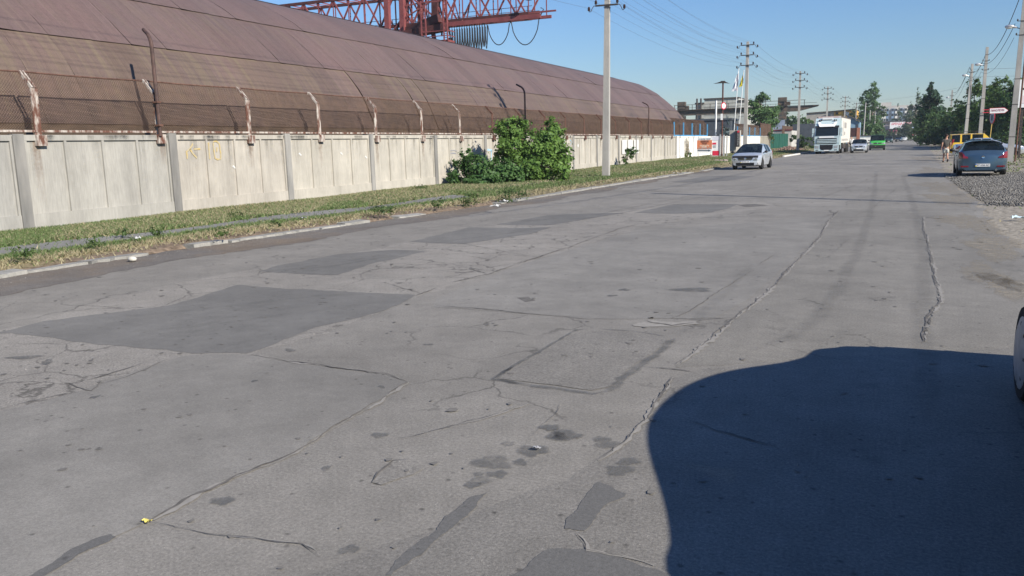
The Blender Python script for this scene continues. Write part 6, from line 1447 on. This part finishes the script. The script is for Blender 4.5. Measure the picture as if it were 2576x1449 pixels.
PRO = dict(L=4.25, W=1.79, H=1.45, ws0=1.15, ws1=.05, rw1=-1.40, rw0=-1.98, hood=.78, belt_f=.95, belt_r=1.01, wins=[(-.85, -.02), (-1.32, -.93)], tlz=(.74, 1.0), tlx=.60, fo=.88, wr=.325, tum=.70, prz=.46)
kp = g(2466, 440, .06)
kia = car('car', 'steel blue hatchback parked on the gravel edge seen from behind', 'car', (3.85, 38.6+2.1), R(-1.5), PRO, p_blue, plate_r='BT 6266 AO', z=.03)
b = MB(); b.bx(-.62, .62, -1.62, -1.28, 1.445, 1.475); b.build('spoiler', p_blue, kia); b = MB(); b.lathe([(.03, -2.17), (.045, -2.17), (.045, -2.0), (.03, -2.0)], (.48, 0, .27), 10, 'y'); b.build('exhaust', m_chrome, kia, smooth=True)
b = MB(); b.bar((0, -1.1, 1.47), (0, -1.25, 1.72), .012); b.build('aerial', m_plastic, kia)
FUS = dict(L=4.0, W=1.72, H=1.50, ws0=1.08, ws1=.15, rw1=-1.5, rw0=-1.95, hood=.84, belt_f=.98, belt_r=1.02, wins=[(-.6, .05), (-1.35, -.68)], tlz=(.8, 1.05), fo=.82, pfz=.50)
q = aty(2160, 383, 99.5); car('car', 'silver compact car driving between the white lorry and the green van', 'car', (q.x, 101.5), R(179), FUS, p_sil)
T5 = dict(L=4.9, W=1.90, H=1.96, ws0=1.92, ws1=1.12, rw1=-2.36, rw0=-2.42, hood=1.02, belt_f=1.16, belt_r=1.18, wins=[(.15, 1.0), (-1.0, .05), (-2.2, -1.1)], tlz=(.8, 1.3), tlx=.86, fo=.95, wr=.34, tum=.84, hlz=(.74, 1.0), pfz=.52, darktrim=True, rglass=True)
q = aty(2206, 374, 118); van = car('van', 'bright green van with black bumper coming along the road', 'van', (q.x, 120.2), R(181), T5, p_grn)
b = MB(); b.bx(-.93, .93, 2.36, 2.49, .28, .66); b.build('bumper', m_plastic, van)
KAN = dict(L=4.0, W=1.66, H=1.80, ws0=1.28, ws1=.62, rw1=-1.93, rw0=-1.98, hood=.92, belt_f=1.08, belt_r=1.08, wins=[(-.30, .5), (-1.05, -.42), (-1.80, -1.18)], tlz=(.85, 1.35), tlx=.84, fo=.78, tum=.86, darktrim=True)
q = aty(2389, 336, 79); kan = car('van', 'yellow van with a roof rack parked side-on under the trees', 'van', (q.x+2.0, 79.9), R(-90), KAN, p_yel)
b = MB()
for sx in (-.62, .62): b.bar((sx, -1.85, 1.98), (sx, .7, 1.98), .03); [b.bar((sx, y, 1.78), (sx, y, 1.98), .03) for y in (-1.8, -1.2, -.6, 0, .6)]
for y in (-1.85, -1.2, -.5, .1, .7): b.bar((-.62, y, 1.93), (.62, y, 1.93), .03)
b.build('roof_rack', m_iron, kan)
SED = dict(L=4.55, W=1.75, H=1.44, ws0=1.0, ws1=.1, rw1=-1.05, rw0=-1.62, hood=.78, belt_f=.95, belt_r=.98, deck=1.0, wins=[(-.55, 0.0), (-1.15, -.63)], tlz=(.68, .92), tlx=.78, fo=.9)
q = aty(2405, 372, 70); car('car', 'silver saloon parked side-on between the blue hatchback and the yellow van', 'car', (q.x+2.2, 71), R(-86), SED, p_sed)
# distant traffic
FD = dict(FUS); FD['detail'] = False
SUV = dict(L=4.6, W=1.85, H=1.75, ws0=1.1, ws1=.3, rw1=-1.9, rw0=-2.2, hood=.98, belt_f=1.12, belt_r=1.15, wins=[(-.6, .2), (-1.7, -.7)], tlz=(.9, 1.2), wr=.36, detail=False)
for px, py, Y, S, p, rz, lab, cat in ((2236, 357, 235, SUV, p_dgr, 178, 'distant dark green car half hidden behind the green van', 'car'), (2261, 356, 275, FD, p_drk, 172, 'distant dark blue car on the road far ahead', 'car'), (2273, 352, 310, SUV, p_wht, 172, 'distant white off-road car behind the dark blue one', 'car'), (2298, 352, 345, dict(KAN, detail=False), p_wht, 0, 'farthest white van on the road, driving away', 'van')):
    q = aty(px, py, Y); car('van' if cat == 'van' else 'car', lab, cat, (q.x, Y), R(rz), S, p)
# the vehicle beside the camera, mostly out of frame: its shadow fills the lower right corner
BIG = dict(L=4.8, W=1.78, H=1.68, cap=True, ct=.36, ws0=1.40, ws1=.65, rw1=-1.15, rw0=-1.85, hood=.92, belt_f=1.05, belt_r=1.10, deck=1.20, mirrors=False, wo=.065, wins=[(-.50, .1), (-1.05, -.58)], tlz=(.72, .95), tlx=.78, fo=.70, wr=.325, tum=.83, prof=[(2.4, .84), (2.14, .95), (1.53, 1.06), (1.02, 1.37), (.35, 1.54), (-.54, 1.59), (-.98, 1.52), (-1.8, 1.23), (-2.11, 1.18), (-2.4, 1.12)])
car('car', 'dark saloon at the right frame edge with only its front wheel in view', 'car', (1.825, 4.43), R(0), BIG, paint_mat('black_paint', (.015, .017, .02)), steer=0.0)

# ---- white articulated lorry
q0, q1 = aty(2042, 385, 97), aty(2115, 384, 97); lx = (q0.x+q1.x)/2
lorry = thing('lorry', 'white articulated lorry with pale blue cab parked facing the camera', 'truck', (lx, 97, 0), R(180-2.0))
W = 2.5   # local +y = forwards; the front face is at y = 0
b = MB(); b.prism([(-W/2, -2.2, .95), (-W/2, -.10, .95), (-W/2, 0, 1.2), (-W/2, -.02, 1.9), (-W/2, -.22, 3.0), (-W/2, -.65, 3.72), (-W/2, -.9, 3.85), (-W/2, -2.2, 3.9)], (W, 0, 0)); cab = b.build('cab', p_ltb, lorry)
b = MB(); b.prism([(-1.16, .012, 1.98), (1.16, .012, 1.98), (1.13, -.165, 2.82), (-1.13, -.165, 2.82)], (0, .012, .004)); b.build('windscreen', glass_mat('lorry_glass', (.2, .25, .28), .85), lorry)
b = MB(); b.prism([(-1.2, -.16, 2.83), (1.2, -.16, 2.83), (1.2, -.22, 3.05), (-1.2, -.22, 3.05)], (0, .06, 0)); b.build('sun_visor', m_plastic, lorry)
vis = [(-1.0, -.42, 3.45), (-.72, -.42, 3.45), (-.60, -.30, 3.22), (.60, -.30, 3.22), (.72, -.42, 3.45), (1.0, -.42, 3.45), (.78, -.12, 2.95), (-.78, -.12, 2.95)]
b = MB(); b.add([(x, y+.10, z) for x, y, z in vis], [(0, 1, 2, 7), (7, 2, 3, 6), (3, 4, 5, 6)]); b.add([(x, y, z-.02) for x, y, z in vis], [(0, 1, 2, 7), (7, 2, 3, 6), (3, 4, 5, 6)]); b.build('white_trim', m_bw, lorry)
b = MB(); b.bx(-.75, .80, .012, .045, 1.74, 1.92); b.build('white_trim', m_bw, lorry)
b = MB(); b.bx(-1.02, 1.02, .005, .05, 1.10, 1.70); gr_ = b.build('grille', m_grille, lorry)
for z in (1.18, 1.34, 1.50): b = MB(); b.bx(-1.0, 1.0, .051, .085, z, z+.085); b.build('slat', p_ltb, gr_)
b = MB(); b.prism([(-1.25, -.25, .32), (1.25, -.25, .32), (1.25, -.25, 1.06), (-1.25, -.25, 1.06)], (0, .30, 0)); bm_ = b.build('bumper', p_ltb, lorry)
b = MB(); b.prism([(-.52, .052, .45), (.52, .052, .45), (.66, .052, .62), (.66, .052, 1.0), (-.66, .052, 1.0), (-.66, .052, .62)], (0, .02, 0)); lg = b.build('lower_grille', m_grille, bm_)
for sx in (-1, 1):
    b = MB(); b.prism([(sx*.78, .052, .62), (sx*1.15, .05, .64), (sx*1.17, .05, .92), (sx*.80, .052, .9)], (0, .02, 0)); b.build('headlight', m_lens, bm_)
    b = MB(); b.bx(sx*.95-.14, sx*.95+.14, .051, .065, .40, .48); b.build('fog_light', m_iron, bm_)
    b = MB(); b.bx(sx*1.44-.11, sx*1.44+.11, -.30, -.14, 2.25, 2.8); b.bx(sx*1.44-.11, sx*1.44+.11, -.30, -.14, 1.9, 2.2); b.bar((sx*1.25, -.3, 2.7), (sx*1.4, -.22, 2.7), .05); b.bar((sx*1.25, -.3, 2.0), (sx*1.4, -.22, 2.0), .05); b.build('wing_mirror', p_ltb, lorry)
    b = MB(); b.prism([(sx*1.252, -.35, 2.0), (sx*1.252, -1.2, 2.0), (sx*1.252, -1.2, 2.75), (sx*1.252, -.5, 2.75)], (sx*.01, 0, 0)); b.build('side_window', m_glass, lorry)
    b = MB(); b.bx(sx*1.27-.02, sx*1.27+.02, -2.3, -1.9, .5, 3.6); b.build('side_fairing', p_ltb, lorry)
    b = MB(); b.lathe([(.001, -.47), (.08, -.47), (.09, -.42), (.001, -.40)], (sx*.86, 0, 3.62), 10, 'y'); b.lathe([(.001, -.5), (.08, -.5), (.09, -.45), (.001, -.43)], (sx*.66, 0, 3.64), 10, 'y'); b.build('roof_light', m_iron, lorry)
b = MB(); b.bx(-.5, .55, -.75, -.5, 3.72, 3.92); b.build('roof_sign', m_bw, lorry)
trl = MB(); trl.bx(-1.27, 1.27, -16.0, -2.6, 1.15, 4.0); tr = trl.build('trailer', mat('trailer_tarp', (.58, .56, .50), (.52, .50, .45), scale=.5, rough=.7), lorry)
b = MB(); b.bx(-1.30, 1.30, -16.0, -2.58, 3.93, 4.06); b.build('roof_edge', mat('tarp_edge', (.10, .09, .085), rough=.8), tr); b = MB(); b.bx(-1.2, 1.2, -2.59, -2.5, 3.88, 4.1); b.build('roof_tarp', mat('dusty_pink', (.45, .28, .25), (.55, .5, .47), scale=3, rough=.8), tr)
for sx in (-1, 1):
    for y0, y1, z0, z1 in ((-5.5, -5.0, 1.9, 3.6), (-9.5, -6.4, 2.8, 3.45), (-8, -6.4, 2.0, 2.4)): b = MB(); b.bx(sx*1.275-.003, sx*1.275+.003, y0, y1, z0, z1); b.build('print', mat('tarp_print', (.22, .21, .2), (.3, .29, .27), scale=4, rough=.8), tr)
    for k in range(6): b = MB(); b.bx(sx*1.275-.003, sx*1.275+.003, -4.6-k*1.6, -3.6-k*1.6, 1.35, 1.6); b.build('print', MATS['tarp_print'], tr)
    for yy in (-1.35, -4.3, -11.5, -12.8, -14.1): wheel(lorry, sx*(1.25-.16), yy, .50, .30, sx, m_iron, 6)
b = MB(); b.bx(-.5, .5, -15.5, -.4, .55, 1.12); b.bx(-1.22, -1.1, -10, -5.5, .5, 1.0); b.bx(1.1, 1.22, -10, -5.5, .5, 1.0); b.build('chassis', m_iron, lorry)
plz = MB(); plz.bx(-.26, .26, .053, .065, .33, .44); plz.build('number_plate', m_plate, bm_)

# ================================================================ PEOPLE
m_skin = mat('skin', (.42, .24, .165), (.38, .21, .145), scale=6, rough=.6); m_hair = mat('dark_hair', (.025, .016, .012), rough=.8)
def skin_mesh(J, E, root):
    me = bpy.data.meshes.new('skin'); names = list(J); idx = {k: i for i, k in enumerate(names)}
    me.from_pydata([J[k][0] for k in names], [(idx[a], idx[b]) for a, b in E], []); o = bpy.data.objects.new('tmp', me); C.objects.link(o)
    mo = o.modifiers.new('s', 'SKIN'); mo.use_smooth_shade = True
    for k in names:
        v = me.skin_vertices[0].data[idx[k]]; r = J[k][1]; v.radius = (r, r) if not isinstance(r, tuple) else r; v.use_root = (k == root)
    sb_ = o.modifiers.new('u', 'SUBSURF'); sb_.levels = 1; sb_.render_levels = 1
    dg = bpy.context.evaluated_depsgraph_get(); dg.update(); out = bpy.data.meshes.new_from_object(o.evaluated_get(dg)); bpy.data.objects.remove(o); return out
def hand(b, wrist, d, s=1.0, bend=.3):
    w = Vector(wrist); d = Vector(d).normalized(); side = d.cross(Vector((1, 0, 0))).normalized(); pn = side.cross(d)
    b.tube([w, w+d*.045*s, w+d*.09*s], [.026*s, .04*s, .036*s], 8)
    for k, (o, l) in enumerate(((-.028, .065), (-.010, .078), (.009, .072), (.027, .055))):
        p = w+d*.085*s+side*o*s; b.tube([p, p+(d+pn*bend).normalized()*l*.5*s, p+(d+pn*bend).normalized()*l*.5*s+(d+pn*bend*2.4).normalized()*l*.5*s], [.0095*s, .009*s, .007*s], 6)
    p = w+d*.035*s-side*.03*s; b.tube([p, p+(d*.7-side*.7).normalized()*.035*s, p+(d*.9-side*.4).normalized()*.065*s], [.012*s, .011*s, .008*s], 6)
def person(label, loc, rotz, top, low, hair=m_hair, shorts=True, walk=1.0, turn=0.0, H=1.0, skirt=False, shoe=m_iron):
    t = thing('person', label, 'person', loc, rotz); w = walk
    hipL, hipR = (-.09, 0, .93), (.09, 0, .93)
    # left leg bears the weight, right leg swings behind with the heel lifted
    J = {'pel': ((0, 0, .96), (.15, .11)), 'sp': ((0, .0, 1.12), (.135, .10)), 'ch': ((0, .015, 1.33), (.165, .115)), 'nk0': ((0, .0, 1.47), .07), 'nk': ((0, .015, 1.54), .055), 'hd0': ((0, .03, 1.62), (.070, .085)), 'hd1': ((0, .025, 1.70), (.078, .098)), 'hd2': ((0, .015, 1.785), (.05, .06)),
         'lh': (hipL, .098), 'lk': ((-.095, .06*w, .50), .062), 'la': ((-.085, .10*w, .09), .042), 'lt': ((-.09, .10*w+.15, .04), .036),
         'rh': (hipR, .098), 'rk': ((.085, -.06*w, .50), .062), 'rm': ((.07, -.22*w, .33), .058), 'ra': ((.06, -.40*w, .17+.02*w), .042), 'rt': ((.055, -.33*w, .04), .034),
         'ls': ((-.20, .0, 1.42), .062), 'le': ((-.25, -.08*w, 1.14), .046), 'lw': ((-.26, .03*w, .90), .033), 'rs': ((.20, .0, 1.42), .062), 're': ((.25, -.02, 1.14), .046), 'rw': ((.25, .12*w, .92), .033)}
    if not w: J['rm'] = ((.09, -.01, .3), .056); J['ra'] = ((.085, 0, .09), .042); J['rt'] = ((.09, .14, .04), .036)
    E = [('pel', 'sp'), ('sp', 'ch'), ('ch', 'nk0'), ('nk0', 'nk'), ('nk', 'hd0'), ('hd0', 'hd1'), ('hd1', 'hd2'), ('pel', 'lh'), ('lh', 'lk'), ('lk', 'la'), ('la', 'lt'), ('pel', 'rh'), ('rh', 'rk'), ('rk', 'rm'), ('rm', 'ra'), ('ra', 'rt'), ('ch', 'ls'), ('ls', 'le'), ('le', 'lw'), ('ch', 'rs'), ('rs', 're'), ('re', 'rw')]
    me = skin_mesh(J, E, 'pel'); b = MB(); b.v = [tuple(v.co) for v in me.vertices]; b.f = [tuple(p.vertices) for p in me.polygons]
    hand(b, J['lw'][0], (0, .05, -1)); hand(b, J['rw'][0], (0, .1, -1))
    T = Matrix.Rotation(turn, 4, 'Z'); hc = Vector((0, .02, 1.69))
    def hp(x, y, z): return hc+T.to_3x3()@Vector((x, y, z))
    b.tube([hp(0, .095, .02), hp(0, .122, -.015), hp(0, .10, -.025)], [.010, .016, .012], 6)      # nose
    b.tube([hp(-.022, .096, -.055), hp(.022, .096, -.055)], .007, 5)                               # lips
    for sx in (-1, 1): b.ell(hp(sx*.082, 0, -.01), (.012, .022, .032), 8, 5)                        # ears
    b.ell(hp(0, .03, -.03), (.066, .075, .085), 10, 7)
    body = b.build('body', m_skin, t, smooth='all')
    b = MB()
    for sx in (-1, 1): b.ell(hp(sx*.03, .092, .018), (.012, .008, .007), 8, 5)
    b.build('eye', mat('eye_dark', (.03, .02, .02), rough=.3), t)
    b = MB(); b.ell(hp(0, -.018, .045), (.088, .098, .078), 12, 7); b.ell(hp(0, -.05, -.01), (.080, .066, .075), 10, 6); b.build('hair', hair, t, smooth='all')
    JT = {'a': ((0, 0, .83), (.185, .14)), 'b': ((0, 0, 1.12), (.165, .125)), 'c': ((0, .015, 1.33), (.19, .135)), 'd': ((0, 0, 1.455), .085), 'ls': ((-.205, 0, 1.415), .085), 'le': ((-.243, -.05*w, 1.23), .075), 'rs': ((.205, 0, 1.415), .085), 're': ((.243, -.01, 1.23), .075)}
    ET = [('a', 'b'), ('b', 'c'), ('c', 'd'), ('c', 'ls'), ('ls', 'le'), ('c', 'rs'), ('rs', 're')]; link('shirt', skin_mesh(JT, ET, 'a'), top, t)
    zk = .56 if shorts else .14
    JS = {'a': ((0, 0, .98), (.165, .125)), 'p': ((0, 0, .90), (.165, .125)), 'lh': ((-.095, .01, .82), .115), 'lk': ((-.10, .055*w, zk if shorts else .5), .10 if shorts else .08), 'rh': ((.095, -.005, .82), .115), 'rk': ((.09, -.05*w, zk if shorts else .5), .10 if shorts else .08)}
    ES = [('a', 'p'), ('p', 'lh'), ('lh', 'lk'), ('p', 'rh'), ('rh', 'rk')]
    if not shorts: JS['la'] = ((-.088, .09*w, .12), .068); JS['ra'] = ((.062, -.36*w, .2) if w else (.087, 0, .12), .068); ES += [('lk', 'la'), ('rk', 'ra')]
    link('shorts' if shorts else 'trousers', skin_mesh(JS, ES, 'a'), low, t)
    b = MB(); la = Vector(J['la'][0]); ra = Vector(J['ra'][0])
    b.ell((la.x, la.y+.06, .05), (.055, .145, .055), 10, 6); b.build('shoe', shoe, t, smooth='all'); b = MB()
    if w: b.tube([ra+Vector((0, -.04, -.0)), ra+Vector((0, .02, -.07)), ra+Vector((0, .10, -.135))], [.05, .058, .042], 8)
    else: b.ell((ra.x, ra.y+.06, .05), (.055, .145, .055), 10, 6)
    b.build('shoe', shoe, t, smooth='all')
    t.scale = (H, H, H); return t
m_tee = mat('charcoal_cotton', (.055, .052, .046), (.075, .07, .062), scale=9, rough=.95); m_short = mat('pale_cotton', (.42, .42, .38), (.34, .34, .31), scale=7, rough=.95); m_wsh = mat('white_cotton', (.72, .73, .74), rough=.9); m_trs = mat('dark_trousers', (.03, .033, .045), rough=.9); m_pink = mat('pink_cotton', (.50, .12, .20), rough=.9); m_pale = mat('pale_trousers', (.45, .47, .5), rough=.9)
person('man in charcoal t-shirt and pale shorts walking away beside the parked cars', (3.78, 60.0, 0), R(8), m_tee, m_short, turn=R(-55))
q = aty(2141, 380, 112); person('man in white shirt standing by the lorry trailer behind the silver compact car', (q.x, 112, 0), R(160), m_wsh, m_trs, shorts=False, walk=0, H=1.03)
q = aty(2350, 352, 215); person('distant walker in pink top and pale trousers at the right roadside', (q.x, 215, .05), R(180), m_pink, m_pale, shorts=False, walk=.6)
q = aty(2361, 352, 222); person('distant walker in dark grey clothes beside the white post at the right roadside', (q.x, 222, .05), R(0), m_tee, m_trs, shorts=False, walk=.6)
# driver of the silver hatchback
drv = thing('person', 'driver in dark top at the wheel of the silver hatchback', 'person', toy.location+Vector((0, 0, 0)), toy.rotation_euler[2])
JD = {'pel': ((0, 0, .55), (.14, .11)), 'ch': ((0, -.10, .95), (.16, .11)), 'nk': ((0, -.08, 1.10), .055), 'h0': ((0, -.05, 1.18), (.07, .085)), 'h1': ((0, -.05, 1.27), (.078, .095)), 'h2': ((0, -.06, 1.34), (.05, .06)), 'ls': ((-.19, -.09, 1.02), .06), 'le': ((-.25, .12, .80), .045), 'lw': ((-.15, .36, .92), .033), 'rs': ((.19, -.09, 1.02), .06), 're': ((.25, .12, .80), .045), 'rw': ((.15, .36, .92), .033)}
b = MB(); me = skin_mesh(JD, [('pel', 'ch'), ('ch', 'nk'), ('nk', 'h0'), ('h0', 'h1'), ('h1', 'h2'), ('ch', 'ls'), ('ls', 'le'), ('le', 'lw'), ('ch', 'rs'), ('rs', 're'), ('re', 'rw')], 'pel'); b.v = [tuple(v.co) for v in me.vertices]; b.f = [tuple(p.vertices) for p in me.polygons]
hand(b, (-.15, .36, .92), (.2, .8, .5), bend=.8); hand(b, (.15, .36, .92), (-.2, .8, .5), bend=.8); b.tube([(0, .035, 1.26), (0, .06, 1.225), (0, .045, 1.215)], [.01, .016, .012], 6)
o = b.build('body', m_skin, drv, smooth='all'); o.location = (-.36, .1, 0)
o = link('jacket', skin_mesh({'a': ((0, 0, .55), (.165, .13)), 'c': ((0, -.10, .94), (.185, .13)), 'l': ((-.20, -.09, 1.01), .08), 'le': ((-.25, .12, .80), .065), 'lw': ((-.17, .31, .90), .05), 'r': ((.20, -.09, 1.01), .08), 're': ((.25, .12, .80), .065), 'rw': ((.17, .31, .90), .05)}, [('a', 'c'), ('c', 'l'), ('l', 'le'), ('le', 'lw'), ('c', 'r'), ('r', 're'), ('re', 'rw')], 'a'), m_tee, drv); o.location = (-.36, .1, 0)
b = MB(); b.ell((0, -.09, 1.31), (.086, .095, .075), 10, 6); o = b.build('hair', m_hair, drv, smooth='all'); o.location = (-.36, .1, 0)

# ================================================================ SMALL THINGS ON THE GROUND
p = g(1815, 408, .1); b = MB()
for k, (x, s) in enumerate(((-.32, .34), (0, .28), (.32, .3))):
    b.box((x, random.uniform(-.05, .05), .10), (s, .24, .2), (random.uniform(-.2, .2), random.uniform(-.2, .2), random.uniform(-.4, .4)))
o = b.build('rubble', mat('brick_rubble', (.30, .22, .19), (.38, .33, .30), scale=5, rough=.95, bump=.6), None); o.location = p; tag(o, 'broken concrete and brick lump lying on the grass near the silver hatchback', 'rubble')
V = []; F = []; cols = []; r = np.random.default_rng(8); q = g(1985, 380, .1)
for i in range(420):
    a = r.uniform(0, 6.28); d = abs(r.normal())*1.1; x, y = q.x+d*math.cos(a)*1.6, q.y+d*math.sin(a)*2; z = max(0, .75-d*.35)*r.uniform(.5, 1); s = r.uniform(.06, .2); o_ = len(V); c = r.uniform(.8, 1.2)
    for d3 in ((1, 0, 0), (0, 1, 0), (-1, 0, 0), (0, -1, 0), (0, 0, 1), (0, 0, -1)): V.append(tuple(np.array((x, y, z))+np.array(d3)*s*r.uniform(.6, 1.2))); cols.append((.20*c, .14*c, .11*c))
    F += [(o_+a_, o_+b_, o_+c_) for a_, b_, c_ in ((0, 1, 4), (1, 2, 4), (2, 3, 4), (3, 0, 4), (1, 0, 5), (2, 1, 5), (3, 2, 5), (0, 3, 5))]
tag(npmesh('earth_pile', V, F, attr_ground('spoil'), None, cols), 'heap of reddish earth and brick rubble before the green gate', 'rubble heap', kind='stuff')
def rag(name, label, cat, px, py, s, m, z=.02):
    p = g(px, py, z); r = random.Random(px); b = MB(); n = 5
    for i in range(n+1):
        for j in range(n+1):
            b.v.append((p.x+(i/n-.5)*s*1.6+r.uniform(-.1, .1)*s, p.y+(j/n-.5)*s+r.uniform(-.1, .1)*s, z+abs(r.gauss(0, .18))*s))
            if i and j: k = len(b.v)-1; b.f.append((k-n-2, k-n-1, k, k-1))
    return tag(b.build(name, m, smooth='all'), label, cat)
rag('plastic_bag', 'crumpled pale blue plastic bag lying by the right road edge', 'litter', 2561, 549, .16, mat('bag_blue', (.55, .68, .74), rough=.4), .05)
rag('paper_scrap', 'small yellow scrap lying on the asphalt at the lower left', 'litter', 369, 1311, .028, mat('scrap_yellow', (.7, .6, .15), rough=.8), .014)
rag('paper_scrap', 'small grey crumpled scrap on the dark oil spots in the road', 'litter', 1350, 1127, .03, mat('scrap_grey', (.2, .2, .22), (.5, .5, .5), scale=60, rough=.7), .02)
rag('paper_scrap', 'white stick-like scrap on the asphalt at the right side', 'litter', 2490, 1035/1, .06, m_wp, .014) if False else None
p = g(333, 656, .02); b = MB(); b.ell((p.x, p.y, .05), (.09, .06, .045), 9, 6); tag(b.build('stone', mat('pale_stone', (.55, .52, .45), (.45, .43, .38), scale=14, rough=.9), smooth='all'), 'pale stone lying in the gutter by the broken kerb', 'stone')
for k, (px, py, lab) in enumerate(((345, 600, 'small white scrap in the dry grass above the pale stone'), (760, 549, 'white scrap in the grass beside the footpath'), (1268, 507, 'white cup lying in the weeds above the kerb gap'), (1246, 519, 'pale green bottle cap in the weeds near the kerb gap'), (1700, 436, 'white litter in the grass right of the first pole'))): rag('litter_scrap', lab, 'litter', px, py, .10+.02*k, m_wp, .17)
# weeds between path and kerb
W_ = [((g(px, py, .12).x, g(px, py, .12).y, .24), (s*1.3, s*1.3, s*.75)) for px, py, s in ((310, 600, .10), (395, 596, .10), (595, 555, .12), (1105, 522, .16), (1180, 512, .22), (960, 540, .2), (700, 572, .10), (60, 655, .12), (560, 600, .1), (1290, 500, .3), (240, 625, .1), (735, 475, .22), (560, 520, .2), (870, 490, .2), (1055, 480, .2))]
tag(leaves('weeds', W_, 2600, .085, (.03, .06, .02), (.09, .14, .04), None, 17, clump=.8, aspect=.35), 'scattered green weeds along kerb and fence foot', kind='stuff')
# ================================================================ HAZE over the far end of the street
hz = bpy.data.materials.new('haze'); hz.use_nodes = True; nt = hz.node_tree; nt.nodes.clear()
out = nt.nodes.new('ShaderNodeOutputMaterial'); pv = nt.nodes.new('ShaderNodeVolumePrincipled')
pv.inputs['Color'].default_value = (.80, .90, 1.0, 1); pv.inputs['Density'].default_value = .00022; pv.inputs['Anisotropy'].default_value = .0
nt.links.new(pv.outputs[0], out.inputs['Volume'])
b = MB(); b.bx(-160, 130, -60, 640, -1.1, 26); tag(b.build('haze', hz), kind='stuff')
